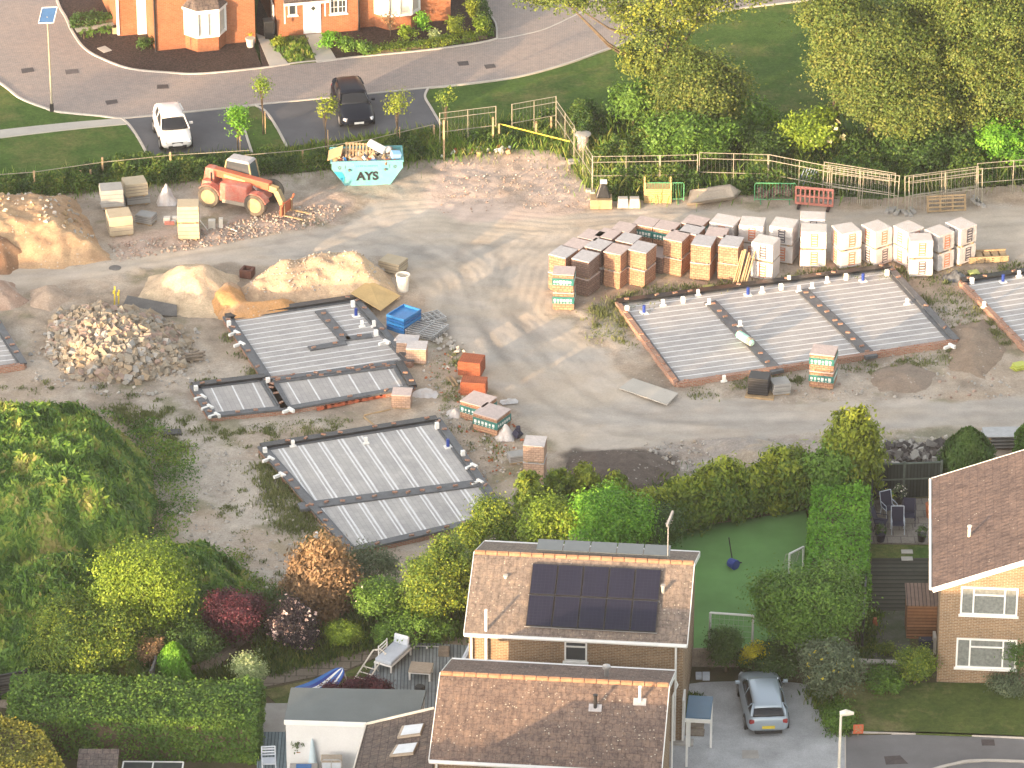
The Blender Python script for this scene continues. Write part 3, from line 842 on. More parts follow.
# tyre ruts: pairs of bands along the lines the lorries take
RUTS = [([(-40, 284), (100, 276), (260, 252), (400, 232), (560, 236), (720, 214), (900, 222), (1060, 212)], .93), ([(330, 215), (400, 250), (440, 300), (500, 370), (590, 420), (760, 420), (1060, 412)], .95),
        ([(300, 240), (420, 262), (520, 340), (600, 385), (700, 412), (900, 406), (1060, 402)], .93), ([(480, 250), (500, 320), (560, 392), (660, 430), (860, 432)], .9), ([(560, 230), (480, 270), (470, 340), (540, 420), (560, 450)], .94),
        ([(380, 180), (400, 220), (470, 260), (540, 350)], 1.04), ([(460, 180), (420, 230), (300, 262), (100, 284), (-40, 296)], 1.04), ([(540, 170), (500, 215), (420, 262)], .94), ([(640, 205), (800, 232), (1060, 226)], 1.05), ([(420, 300), (520, 330), (560, 400), (760, 408), (1060, 420)], 1.05)]
for pts_, k_ in RUTS:
    w_ = np.array(PP(curve(pts_, 5))); dd = np.full(X.shape, 1e9)
    for (ax, ay), (bx, by) in zip(w_[:-1], w_[1:]):
        ex, ey = bx - ax, by - ay; t_ = np.clip(((X - ax) * ex + (Y - ay) * ey) / (ex * ex + ey * ey), 0, 1)
        dd = np.minimum(dd, np.hypot(X - ax - t_ * ex, Y - ay - t_ * ey))
    dd = np.abs(dd + (fbm(X * .8, Y * .8, 15) - .5) * .5 - .95)
    bnd = sstep(.42, .12, dd) * tr * (.35 + .9 * fbm(X * .5, Y * .5, 16, 3))
    cc *= 1 + (k_ - 1) * 1.6 * bnd[..., None]; Z -= .022 * bnd
site = dist_poly(U, V_, SITE) > 0
Vv = np.stack([X.ravel(), Y.ravel(), Z.ravel()], 1); Q = grid_quads(nx, ny)
fc = site.ravel()[Q].all(1)
isT = (tr.ravel()[Q].mean(1) > .5)
for nm, msk in (('site_ground', fc & ~isT), ('haul_track', fc & isT)):
    q = Q[msk]; used, inv = np.unique(q, return_inverse=True)
    o = np_mesh(nm, Vv[used], inv.reshape(q.shape), M['track_soil' if nm == 'haul_track' else 'soil'], smooth=True, col=cc.reshape(-1, 3)[used])
    tag(o, kind='structure')

# estate road (block paving), parking bays, verges
INNER = [(40, -60), (57, 0), (66, 18), (73, 33), (84, 48), (100, 58), (130, 69), (170, 73), (200, 74), (256, 69), (300, 63), (334, 60), (360, 57), (430, 50), (480, 43), (497, 39)]
OUTER = [(-60, 45), (0, 83), (20, 98), (45, 108), (60, 112), (100, 116), (122, 118.5), (150, 116), (240, 107), (256, 105), (340, 97), (428, 88), (450, 86), (512, 78), (560, 66), (600, 52), (625, 43), (670, 24), (720, 12), (768, 5), (860, -4), (1090, -20)]
inner = curve(INNER, 6); outer = curve(OUTER, 6)
road = inner + [(496, 25), (490, 14), (480, -8), (470, -60), (1090, -60)] + outer[::-1]
sheet('estate_road', [(-60, -60)] + road + [], .0, M['paving'])
kerb(INNER, h=.06); kerb(OUTER, h=.05)
kerb([(497, 39), (512, 37), (545, 29), (580, 13), (606, 2), (640, -20)], .1, .012)
kerb([(497, 39), (496, 25), (490, 14), (480, -8), (470, -50)], .1, .06)
sheet('verge', outer + [(1090, 175), (1024, 180), (880, 198), (600, 200), (556, 150), (500, 150), (440, 158), (250, 172), (120, 178), (-60, 198)], -.03, M['grass'])
sheet('parking_bay', [(122, 119), (150, 117), (240, 107.5), (245, 128), (252, 153), (200, 158), (151, 162), (140, 141)], .004, M['tarmac'])
sheet('parking_bay', [(256, 105.5), (340, 97.5), (428, 88.5), (425, 97), (431, 108), (441, 127), (360, 137), (286, 147), (276, 126)], .004, M['tarmac'])
kerb([(122, 118.5), (130, 126), (140, 141), (151, 162)], .12, .05); kerb([(239, 108), (244, 128), (252, 153)], .12, .05)
kerb([(256, 105.5), (266, 112), (277, 128), (287, 147)], .12, .05); kerb([(428, 88.5), (425, 97), (431, 108), (441, 125)], .12, .05)
sheet('footpath', curve([(-60, 139), (0, 130), (75, 122), (122, 118.5)]) + [(129, 124)] + curve([(129, 124), (76, 129), (0, 138), (-60, 147)]), .012, M['slab_path'])
# beds in front of the brick houses
sheet('mulch_bed', [(-60 + 100, -60)] + inner[:45] + [(262, 68), (250, 35), (160, -60)], .03, M['mulch'])
sheet('mulch_bed', [(262, 68)] + [p for p in inner if p[0] > 262] + [(494, 26), (486, 8), (476, -30), (262, -30), (256, 20)], .02, M['mulch'])
sheet('bed_path', [(74, 28), (124, 21), (126, 24), (77, 33)], .05, M['slab_path'])
sheet('side_path', [(256, 34), (267, 38), (289, 65), (270, 67.5)], .045, M['slab_path'])
sheet('door_path', [(305, 34), (321, 34), (337, 60.5), (317, 63)], .045, M['slab_path'])
sheet('weedy_bed', [(268, 40), (304, 34), (316, 62.5), (290, 65)], .036, M['grass_dry'])
def plate(label, pts, m, cat='manhole cover', name='manhole_cover', z=.012, group='drain covers in the estate road'):
    mb = MB(); q = PP(pts); c = (sum(a[0] for a in q) / len(q), sum(a[1] for a in q) / len(q))
    mb.prism([(a[0] - c[0], a[1] - c[1]) for a in q], 0, z)
    o = mb.build(name, m); o.location = (c[0], c[1], .002); return tag(o, label, cat, group)
DC = m_noisy('worn_iron_cover', (.10, .085, .085), .3, 3, .7, 16, .2)
plate('dark square drain cover left in the paved road near the solar lamp post', [(21, 69), (33, 67.5), (34.5, 71.5), (22, 73.5)], DC)
plate('faint drain cover in the paved road, right of the lamp post foot', [(65, 70), (78, 69), (79, 73), (66, 74.5)], m_noisy('paved_in_cover', (.16, .14, .14), .3, 3, .8, 16, .2))
plate('dark drain cover in the paving below the bay window bed', [(157, 85), (168, 84.5), (169, 88.5), (157, 89)], DC)
plate('dark drain cover in the paving left of the white car', [(105, 101), (117, 99.5), (118, 103), (107, 105)], DC)
plate('dark drain cover in the paved bend, the nearer to the hedge corner of two', [(457, 62), (468, 61), (469, 65), (459, 66)], DC)
plate('dark drain cover at the paved bend, right one of the pair', [(484, 65), (494, 64), (496, 67.5), (486, 69)], DC)
plate('white square cover plate lying on the bark mulch bed', [(97, 49), (105, 46.5), (112, 51), (104, 53.5)], M['slab_path'], z=.05, group=None)

# gardens and the street at the bottom
sheet('back_garden', [(150, 730), (180, 700), (250, 640), (480, 620), (700, 540), (880, 470), (1090, 470), (1090, 730), (845, 736), (660, 830), (-60, 830), (-60, 700)], .06, m_noisy('garden_soil', (.12, .095, .06), .4, .8, .95, 16, .6, .04, c2=(.07, .08, .03)))
sheet('artificial_lawn', [(640, 548), (700, 528), (806, 512), (812, 560), (812, 615), (752, 660), (708, 656), (650, 640)], .10, M['turf'])
sheet('gravel_drive', curve([(672, 690), (700, 684), (760, 683), (806, 686), (822, 700), (832, 716), (846, 732)], 5) + [(846, 840), (600, 840)], .075, M['gravel'])
sheet('front_lawn', [(826, 700), (850, 684), (1090, 686), (1090, 742), (1000, 738), (852, 733)], .10, M['grass_dry'])
sheet('street', [(846, 733), (1090, 741), (1090, 840), (846, 840)], .02, M['tarmac_road'], th=.05)
kerb([(852, 734), (940, 735), (1090, 742)], .12, .1, .0, name='kerb')
kerb([(930, 772), (952, 766), (985, 762), (1090, 766)], .16, .07, .03)
kerb([(845, 733), (845.5, 790)], .06, .06, .03, False)
sheet('lower_pavement', [(925, 775), (952, 767.5), (985, 763.5), (1090, 767), (1090, 840), (900, 840)], .085, M['tarmac_road'])
sheet('garden_path', [(180, 690), (250, 676), (330, 662), (384, 645), (381, 657), (346, 672), (250, 692), (188, 702)], .1, m_brick('garden_paving_slabs', (.27, .235, .19), (.23, .205, .17), (.12, .11, .09), .9, .6, .035))
sheet('garden_lawn', [(262, 692), (346, 674), (384, 657), (425, 660), (420, 712), (284, 712)], .085, M['grass_dry'])
sheet('deck', [(384, 657), (388, 646), (440, 648), (470, 650), (470, 700), (428, 716), (352, 706), (372, 672)], .22, M['deck'], .2)
sheet('deck_step', [(440, 640), (500, 640), (500, 650), (440, 648)], .14, M['old_timber'], .14)
sheet('concrete_yard', [(262, 705), (290, 705), (284, 740), (258, 736)], .09, M['concrete'])
sheet('lower_deck', [(258, 736), (288, 736), (290, 800), (256, 800)], .2, M['deck_blue'], .2)
sheet('patio', [(864, 503), (936, 500), (932, 546), (862, 545)], .11, m_brick('patio_flags', (.30, .28, .25), (.26, .245, .225), (.15, .14, .13), .6, .6, .02))
sheet('side_lawn', [(862, 546), (932, 547), (930, 562), (862, 562)], .09, M['grass'])
sheet('sleeper_terrace', [(872, 560), (936, 560), (936, 612), (866, 612)], .1, M['ties'])
sheet('side_garden', [(862, 612), (906, 612), (912, 664), (858, 664)], .08, m_noisy('mossy_paving', (.12, .125, .11), .4, 1.2, .95, 16, .4, c2=(.05, .075, .03)))
# ------------------------------------------------------------------ houses
def text_mesh(name, s, size, mat, parent, loc, rot, ext=.006, bold=0.0):
    cu = bpy.data.curves.new(name, 'FONT'); cu.body = s; cu.size = size; cu.extrude = ext; cu.align_x = 'CENTER'; cu.offset = bold
    t = bpy.data.objects.new(name + '_tmp', cu); COL.objects.link(t)
    dg = bpy.context.evaluated_depsgraph_get(); me = bpy.data.meshes.new_from_object(t.evaluated_get(dg))
    bpy.data.objects.remove(t); me.materials.clear(); me.materials.append(mat)
    o = bpy.data.objects.new(name, me); COL.objects.link(o); o.parent = parent; o.location = loc; o.rotation_euler = rot
    return o

def window(root, x, y, z, w, h, cols, glass='blind', fr=.07, sill=True, bars=0, hopper=None, name='window'):
    """window on a wall facing -y, lower left corner at x, z; cols = widths of its lights"""
    f = MB(); d = .06
    f.box((x + w / 2, y - d / 2 + .01, z), (w, d, fr)); f.box((x + w / 2, y - d / 2 + .01, z + h - fr), (w, d, fr))
    f.box((x + fr / 2, y - d / 2 + .01, z + fr), (fr, d, h - 2 * fr)); f.box((x + w - fr / 2, y - d / 2 + .01, z + fr), (fr, d, h - 2 * fr))
    s = sum(cols); a = x; 
    for k, c in enumerate(cols):
        b = a + w * c / s
        if k < len(cols) - 1: f.box((b, y - d / 2 + .008, z + fr), (fr * .9, d, h - 2 * fr))
        if hopper is not None and k in hopper: f.box(((a + b) / 2, y - d / 2 + .005, z + h * .70), (b - a - fr, d, fr * .8))
        for j in range(bars): f.box(((a + b) / 2, y - d / 2 + .012, z + h * (j + 1) / (bars + 1)), (b - a - fr, d * .8, .025))
        if bars: f.box(((a + b) / 2, y - d / 2 + .014, z + fr), (.025, d * .8, h - 2 * fr))
        a = b
    o = f.build(name, M['white'], root)
    g = MB(); g.box((x + w / 2, y + .0, z + fr * .5), (w - fr, .012, h - fr)); g.build('pane', M[glass], o)
    if sill:
        q = MB(); q.box((x + w / 2, y - .07, z - .05), (w + .12, .15, .05)); q.build('sill', M['white'], o)
    return o

def gable_house(root, w, d, eave, pitch, brick, tile, over=.3, verge=.18, axis='X', ridge='ridge', fascia=True):
    """front-left corner at the origin, front wall along +x; ridge along X or along Y"""
    t = math.tan(pitch)
    wl = MB()
    if axis == 'X':
        rz = eave + t * d / 2
        wl.prism([(0, 0), (w, 0), (w, d), (0, d)], -.1, eave)
        for x0, x1 in ((0, .22), (w - .22, w)):
            wl.add([(x0, 0, eave), (x0, d, eave), (x0, d / 2, rz), (x1, 0, eave), (x1, d, eave), (x1, d / 2, rz)], [(0, 2, 1), (3, 4, 5), (0, 3, 5, 2), (1, 2, 5, 4), (0, 1, 4, 3)])
        wl.build('wall', M[brick], root)
        r = MB(); e = eave - t * over; hh = rz + .02
        r.slabq([(-verge, -over, e), (w + verge, -over, e), (w + verge, d / 2, hh), (-verge, d / 2, hh)], .09)
        r.slabq([(-verge, d / 2, hh), (w + verge, d / 2, hh), (w + verge, d + over, e), (-verge, d + over, e)], .09)
        ro = r.build('roof', M[tile], root)
        k = MB(); n = int((w + 2 * verge) / .45)
        for i in range(n):
            x = -verge + (i + .5) * (w + 2 * verge) / n
            k.tube([(x - .225, d / 2, hh - .02), (x + .215, d / 2, hh - .012)], .115, 8)
        k.build('ridge_tile_row', M[ridge], ro)
        if fascia:
            f = MB()
            for y in (-over - .02, d + over + .02): f = MB(); f.box((w / 2, y, e - .17), (w + 2 * verge, .03, .17)); f.build('fascia', M['white'], ro)
            
            for y in (-over - .09, d + over + .09): g = MB(); g.tube([(-verge, y, e - .05), (w + verge, y, e - .06)], .06, 8); g.build('gutter', M['white'], ro)
            for x in (-verge - .02, w + verge + .02):
                b = MB(); b.bar((x, -over, e - .09), (x, d / 2, hh - .09), .03, .2); b.bar((x, d + over, e - .09), (x, d / 2, hh - .09), .03, .2)
                b.build('bargeboard', M['white'], ro)
        return ro, rz
    rz = eave + t * w / 2
    wl.prism([(0, 0), (w, 0), (w, d), (0, d)], -.1, eave)
    for y0, y1 in ((0, .22), (d - .22, d)):
        wl.add([(0, y0, eave), (w, y0, eave), (w / 2, y0, rz), (0, y1, eave), (w, y1, eave), (w / 2, y1, rz)], [(0, 1, 2), (3, 5, 4), (0, 2, 5, 3), (1, 4, 5, 2), (0, 3, 4, 1)])
    wl.build('wall', M[brick], root)
    r = MB(); e = eave - t * over; hh = rz + .02
    r.slabq([(-over, d + verge, e), (-over, -verge, e), (w / 2, -verge, hh), (w / 2, d + verge, hh)], .09)
    r.slabq([(w / 2, d + verge, hh), (w / 2, -verge, hh), (w + over, -verge, e), (w + over, d + verge, e)], .09)
    ro = r.build('roof', M[tile], root)
    k = MB(); n = int((d + 2 * verge) / .45)
    for i in range(n):
        y = -verge + (i + .5) * (d + 2 * verge) / n
        k.tube([(w / 2, y - .225, hh - .02), (w / 2, y + .215, hh - .012)], .115, 8)
    k.build('ridge_tile_row', M[ridge], ro)
    for y in (-verge - .02, d + verge + .02):
        f = MB(); f.bar((-over, y, e - .10), (w / 2, y, hh - .10), .03, .22); f.bar((w / 2, y, hh - .10), (w + over, y, e - .10), .03, .22)
        f.build('bargeboard', M['white'], ro)
    for x in (-over - .08, w + over + .08): g = MB(); g.tube([(x, -verge, e - .05), (x, d + verge, e - .06)], .06, 8); g.build('gutter', M['white'], ro)
    return ro, rz

def bay(root, x, w, dep, z0, z1, brick, glass='curtain'):
    """three-sided bay window with brick base and small hipped roof"""
    c = w * .24
    F = [(x, 0), (x + c, -dep), (x + w - c, -dep), (x + w, 0)]
    b = MB(); b.prism(F, -.1, z0); b.build('bay_base', M[brick], root)
    g = MB(); g.prism([(x + .04, 0), (x + c + .02, -dep + .05), (x + w - c - .02, -dep + .05), (x + w - .04, 0)], z0, z1)
    bw = g.build('bay_window', M[glass], root)
    f = MB()
    for (a, q) in ((F[0], F[1]), (F[1], F[2]), (F[2], F[3])):
        for z in (z0 + .05, z1 - .05): f.bar((*a, z), (*q, z), .1, .12)
        n = 2 if q is F[2] else 1
        for i in range(1, n):
            p = (a[0] + (q[0] - a[0]) * i / n, a[1] + (q[1] - a[1]) * i / n); f.box((*p, z0), (.07, .07, z1 - z0))
    for p in F: f.box((p[0], p[1], z0), (.12, .12, z1 - z0))
    f.build('frame', M['white'], bw)
    s = MB(); ov = .14
    s.prism([(x - ov, 0), (x + c - ov * .4, -dep - ov), (x + w - c + ov * .4, -dep - ov), (x + w + ov, 0)], z1, z1 + .14)
    s.build('fascia', M['white'], bw)
    r = MB(); zt = z1 + .14
    o = [(x - ov, 0, zt), (x + c - ov * .4, -dep - ov, zt), (x + w - c + ov * .4, -dep - ov, zt), (x + w + ov, 0, zt)]
    t = [(x + c * .8, 0, zt + .62), (x + w - c * .8, 0, zt + .62)]
    r.add(o + t, [(0, 1, 4), (1, 2, 5, 4), (2, 3, 5), (0, 4, 5, 3)])
    r.build('bay_roof', M['tile_dark'], bw)

def base(u0, v0, u1, v1):
    a = P(u0, v0); b = P(u1, v1); d = b - a
    return a, math.atan2(d.y, d.x), d.length

# left brick house at the top
a, rz, L = base(156, 51.5, 255.5, 41.5)
h = thing('brick_house', a, rz, 'orange brick house with a white bay window above a bark mulch bed, top left', 'house')
gable_house(h, L, 8, 5.1, R(38), 'brick_orange', 'tile_dark')
bay(h, 1.65, 2.25, .75, .85, 2.35, 'brick_orange')
wg = MB(); wg.prism([(-1.55, 2.6), (0, 2.6), (0, 8), (-1.55, 8)], -.1, 4.7); wg.build('side_wing', M['brick_orange'], h)
rw = MB(); rw.slabq([(-1.8, 2.3, 4.7), (0, 2.3, 4.7), (0, 5.3, 6.2), (-1.8, 5.3, 6.2)], .1); rw.slabq([(-1.8, 5.3, 6.2), (0, 5.3, 6.2), (0, 8.3, 4.7), (-1.8, 8.3, 4.7)], .1); rw.build('wing_roof', M['tile_dark'], h)
dr = MB(); dr.box((-.28, 2.56, 0), (.5, .08, 2.1)); dr.build('door', M['white'], h)
dr = MB(); dr.box((-1.6, 2.62, .1), (.12, .16, 2.2)); dr.build('door_frame', M['white'], h)
pp = MB(); pp.tube([(-.02, -.06, 0), (-.02, -.06, 5)], .05, 8); pp.build('drainpipe', M['black'], h)
# right brick house
a, rz, L = base(277.5, 37.5, 452, 22.5)
h = thing('brick_house', a, rz, 'orange brick house with white front door, small square window and right-hand bay', 'house')
gable_house(h, 4.62, 8, 5.1, R(38), 'brick_orange', 'tile_dark', verge=0)
w2 = MB(); w2.prism([(4.62, .35), (L, .35), (L, 8), (4.62, 8)], -.1, 5.0); w2.build('recessed_wall', M['brick_orange'], h)
w2 = MB(); w2.slabq([(4.62, .05, 5.0), (L + .2, .05, 5.0), (L + .2, 4, 7.8), (4.62, 4, 7.8)], .1); w2.slabq([(4.62, 4, 7.8), (L + .2, 4, 7.8), (L + .2, 8.2, 5.0), (4.62, 8.2, 5.0)], .1); w2.build('roof', M['tile_dark'], h)
d = MB(); d.box((1.95, -.02, 0.1), (.98, .07, 2.02)); do = d.build('door', M['white'], h)
d = MB(); d.box((1.95, -.06, 1.5), (.2, .02, .2), ry=R(45)); d.build('door_window', M['glass'], do)
d = MB(); d.box((1.95, -.065, 1.05), (.22, .02, .05)); d.build('letter_plate', M['steel'], do)
window(h, .62, 0, 1.25, .5, .72, [1], 'glass', .07, bars=0)
window(h, 2.95, 0, 1.12, .95, 1.15, [1, 1], 'glass', .07, bars=2)
cn = MB(); cn.slabq([(.3, -.75, 2.28), (2.75, -.75, 2.28), (2.75, 0, 2.62), (.3, 0, 2.62)], .08); c1 = cn.build('porch_canopy', M['tile_dark'], h)
cn = MB(); cn.box((1.52, -.78, 2.14), (2.5, .04, .13)); cn.box((.36, -.4, .95), (.06, .06, 1.3)); cn.box((2.62, -.4, 1.2), (.06, .06, 1.05)); cn.build('fascia', M['white'], c1)
def shifted(root, dy):
    e = thing('bay', (0, dy, 0)); e.parent = root; 
    for k in ('label', 'category', 'group'):
        if k in e: del e[k]
    return e
SB = .35
def bay_at(root, x, w, dep, z0, z1, brick, y0):
    before = set(bpy.data.objects)
    bay(root, x, w, dep, z0, z1, brick)
    for o in set(bpy.data.objects) - before:
        if o.parent is root: o.location.y = y0
bay_at(h, 5.55, 2.5, .7, .8, 2.6, 'brick_orange', SB)
pp = MB(); pp.tube([(4.56, -.07, 0), (4.56, -.07, 5)], .045, 8); pp.build('drainpipe', M['black'], h)

# wheelie bin, gate and planter between the houses
def bin_(label, u, v, hh=1.05, m='black', rz=0, group=None):
    t = thing('wheelie_bin', P(u, v), rz, label, 'wheelie bin', group)
    b = MB(); b.box((0, 0, .06), (.46, .5, hh - .12), tx=1.2, ty=1.2); b.build('body', M[m], t, bevel=.02)
    b = MB(); b.box((0, 0, hh - .06), (.6, .66, .06), tx=.9, ty=.9); b.box((0, .33, hh - .09), (.5, .05, .05)); b.build('lid', M[m], t, bevel=.015)
    for s in (-1, 1):
        b = MB(); b.lathe((s * .23, .24, .1), [(.1, -.03), (.1, .03)], 12, axis='X'); b.build('wheel', M['rubber'], t)
    return t
bin_('black wheelie bin in the gap between the two brick houses', 269, 38, 1.1, 'black', R(10))
g = thing('side_gate', P(273, 31), R(10), 'narrow white side gate panel leaning by the black wheelie bin', 'gate')
b = MB(); b.box((0, 0, 0), (.08, .9, 1.7)); b.build('gate_panel', M['white'], g, bevel=.01)
def pot_plant(label, u, v, r, hh, pm, leaf, lr, n=260, group=None, cat='potted plant', z=0, name='potted_plant', fl=None):
    t = thing(name, P(u, v, z), 0, label, cat, group); rg = nrg()
    b = MB(); b.lathe((0, 0, 0), [(r * .72, 0), (r, hh), (r * 1.08, hh), (r * 1.08, hh * 1.08), (r * .8, hh * 1.08)], 14); b.build('pot', M[pm], t, smooth=False)
    C, Nn, tone = crown_pts(rg, [(0, 0, hh + lr * .8, lr, lr, lr)], n, .06, 8)
    V, Q = leaf_quads(rg, C, Nn, .1); np_mesh('plant', V, Q, LF[leaf], tone, parent=t)
    if fl:
        C, Nn, tone = crown_pts(rg, [(0, 0, hh + lr * .8, lr, lr, lr)], 30, .03, 1, shell=(1, 1.15)); V, Q = leaf_quads(rg, C, Nn, .09, .9); np_mesh('flowers', V, Q, LF[fl], tone, parent=t)
    return t
pot_plant('pale stone planter lit by the sun against the brick house corner', 250.5, 47, .26, .5, 'kerb', 'yellowleaf', .2, 60)
t = thing('stone_planter', P(116, 33), R(8), 'beige stone trough standing on the mulch beside a row of small round shrubs', 'planter')
b = MB(); b.box((0, 0, 0), (.42, .42, .38), tx=.92, ty=.92); b.build('trough', m_noisy('beige_stone', (.42, .37, .22), .2, 3, .9, 16, .3), t, bevel=.02)
b = MB(); b.box((0, 0, .38), (.3, .3, .03)); b.build('soil', M['mulch'], t)

# ------------------------------------------------------------------ the two houses in the foreground
TH = R(22.5)
def from_ridge(u0, v0, u1, v1, z):
    a = P(u0, v0, z); b = P(u1, v1, z); d = b - a; return a, math.atan2(d.y, d.x), d.length
EAVE = 5.0; DEP = 7.0; OV = .32; VG = .15
RIDZ = EAVE + math.tan(TH) * DEP / 2
# rear house (solar panels)
a, rz, L = from_ridge(474.5, 552.5, 694, 563.5, RIDZ)
d = Vector((math.cos(rz), math.sin(rz), 0)); n = Vector((-d.y, d.x, 0))
o = a - n * DEP / 2 + d * VG; o.z = 0
hA = thing('solar_panel_house', o, rz, 'buff brick house with ten black solar panels on its front roof slope', 'house')
roA, _ = gable_house(hA, L - 2 * VG, DEP, EAVE, TH, 'brick_buff', 'tile_pink', OV, VG)
WA = L - 2 * VG
sn, cs = math.sin(TH), math.cos(TH)
def on_slope(x, s, off, front=True):
    """x along the eave, s metres up from the eave line, off above the tiles"""
    e = EAVE - math.tan(TH) * OV
    y = -OV + s * cs; z = e + s * sn + .02
    if front: return Vector((x, y - off * sn, z + off * cs))
    return Vector((x, DEP - y + off * sn, z + off * cs))
SLEN = (DEP / 2 + OV) / cs
for r_ in range(2):
    for c_ in range(5):
        x0 = 2.30 + c_ * 1.055; s0 = .42 + r_ * 1.62
        q = [on_slope(x0, s0, .12), on_slope(x0 + 1.03, s0, .12), on_slope(x0 + 1.03, s0 + 1.57, .12), on_slope(x0, s0 + 1.57, .12)]
        b = MB(); b.slabq(q, .04); so_ = b.build('solar_panel', M['black'], roA)
        i = .03; q = [on_slope(x0 + i, s0 + i, .124), on_slope(x0 + 1.03 - i, s0 + i, .124), on_slope(x0 + 1.03 - i, s0 + 1.57 - i, .124), on_slope(x0 + i, s0 + 1.57 - i, .124)]
        b = MB(); b.slabq(q, .003, M['solar']); 
        o2 = b.build('solar_panel', M['solar'], roA)
        # glass and frame are one panel: join
        me = o2.data; bm = bmesh.new(); bm.from_mesh(so_.data); k0 = len(bm.faces); bm.from_mesh(me); bm.faces.ensure_lookup_table()
        for f in bm.faces[k0:]: f.material_index = 1
        bm.to_mesh(so_.data); bm.free(); so_.data.materials.append(M['solar']); bpy.data.objects.remove(o2)
rail = MB(); 
for s0 in (.40, 2.02, 3.62): 
    rail.bar(on_slope(2.25, s0, .07), on_slope(7.6, s0, .07), .03, .03)
rail.build('panel_rail', M['steel'], roA)
pm_ = m_plain('rear_panel_glass', (.09, .10, .10), .25, .6)
for c_ in range(5):       # panels on stands over the rear slope
    x0 = 2.35 + c_ * 1.1
    q = [Vector((x0, DEP / 2 + .35, RIDZ + .10)), Vector((x0 + 1.06, DEP / 2 + .35, RIDZ + .10)), Vector((x0 + 1.06, DEP / 2 + 1.35, RIDZ + .04)), Vector((x0, DEP / 2 + 1.35, RIDZ + .04))]
    b = MB(); b.slabq(q, .05); b.build('rear_solar_panel', pm_, roA)
window(hA, 3.88, 0, 3.62, .92, .95, [1], 'glass', .07, hopper=[0])
pp = MB(); pp.tube([(.12, -.1, 0), (.12, -.1, 4.5), (.12, -.3, 4.75)], .045, 8); pp.build('downpipe', M['white'], hA)
pp = MB(); pp.tube([(.72, -.16, 0), (.72, -.16, 5.9)], .06, 8); pp.build('soil_pipe', M['white'], hA)
pp = MB(); pp.tube([(WA - .3, -.1, 0), (WA - .3, -.1, 4.75)], .045, 8); pp.build('downpipe', M['white'], hA)
for x, s, hh, m in ((WA - 1.0, 2.55, .38, 'concrete'), (1.25, 2.9, .16, 'kerb')):
    q = on_slope(x, s, 0); b = MB(); b.lathe(q - Vector((0, 0, .1)), [(.07, 0), (.07, hh), (.1, hh), (.1, hh + .06)], 10); b.build('roof_vent', M[m], roA)
# side door porch
pr = MB(); pr.box((WA + .75, -1.05, 2.3), (1.0, 1.75, .12)); po = pr.build('porch_roof', M['canopy_blue'], hA, bevel=.02)
pr = MB(); pr.box((WA + .75, -1.95, 2.22), (1.04, .05, .16)); pr.build('fascia', M['white'], po)
for x, y in ((WA + .32, -1.85), (WA + .32, -.3), (WA + 1.2, -.3)):
    pr = MB(); pr.box((x, y, 0), (.09, .09, 2.25)); pr.build('post', M['white'], po)
pr = MB(); pr.box((WA + .04, .35, .1), (.08, .9, 2.0)); pr.build('side_door', M['white'], hA)
# aerial
t = thing('tv_aerial', hA.matrix_world @ Vector((0, 0, 0)), 0)
bpy.context.view_layer.update()
t.location = hA.matrix_world @ Vector((WA - .95, DEP / 2 + .4, RIDZ - .2)); tag(t, 'thin television aerial mast standing behind the solar panel roof', 'aerial')
b = MB(); b.tube([(0, 0, 0), (0, 0, 1.75)], .025, 6); b.build('mast', M['steel'], t)
b = MB(); b.bar((-.05, -.1, 1.72), (.2, .55, 2.02), .09, .16); b.tube([(0, 0, 1.5), (.05, .1, 1.8)], .02, 5)
for k in range(2): b.bar((-.12 + .05 * k, .02 + .12 * k, 1.78 + .05 * k), (.14 + .05 * k, .02 + .12 * k, 1.78 + .05 * k), .015, .015)
b.build('antenna', M['steel'], t)

# front house
a, rz, L = from_ridge(440.5, 673.5, 669, 685.5, RIDZ)
d = Vector((math.cos(rz), math.sin(rz), 0)); n = Vector((-d.y, d.x, 0))
o = a - n * DEP / 2 + d * VG; o.z = 0
hB = thing('brown_tiled_house', o, rz, 'nearest house, its brown tiled roof dotted with pale lichen', 'house')
roB, _ = gable_house(hB, L - 2 * VG, DEP, EAVE, TH, 'brick_buff', 'tile_brown', OV, VG)
WB = L - 2 * VG
def roof_pipe(root, x, s, hh, r, m, base=True, name='roof_vent', top=0):
    q = on_slope(x, s, 0); b = MB(); b.lathe(q - Vector((0, 0, .08)), [(r, 0), (r, hh), (r * 1.35, hh), (r * 1.35, hh + .05)], 10)
    v = b.build(name, M[m], root)
    if base:
        b = MB(); b.slabq([on_slope(x - .25, s - .18, .03), on_slope(x + .25, s - .18, .03), on_slope(x + .25, s + .16, .03), on_slope(x - .25, s + .16, .03)], .05); b.build('flashing', M['wrap_top'], v)
roof_pipe(roB, WB - 2.62, 2.85, .62, .07, 'black', True, 'flue')
roof_pipe(roB, WB - .92, 3.25, .72, .055, 'white', True)
q = Vector((WB - 2.4, DEP / 2 + 1.4, RIDZ - .7)); b = MB(); b.lathe(q, [(.09, 0), (.09, .5), (.16, .5), (.16, .62), (.05, .66)], 10); b.build('cowl', M['steel'], roB)
window(hB, 1.2, 0, 3.2, 1.2, 1.1, [1, 1]); window(hB, 5.2, 0, 3.2, 1.8, 1.1, [1, 1, 1]); window(hB, 1.2, 0, .9, 1.8, 1.2, [1, 1, 1]); window(hB, 5.2, 0, .9, 1.8, 1.2, [1, 1, 1])
pp = MB(); pp.tube([(.1, -.1, 0), (.1, -.1, 4.6)], .045, 8); pp.build('downpipe', M['white'], hB)
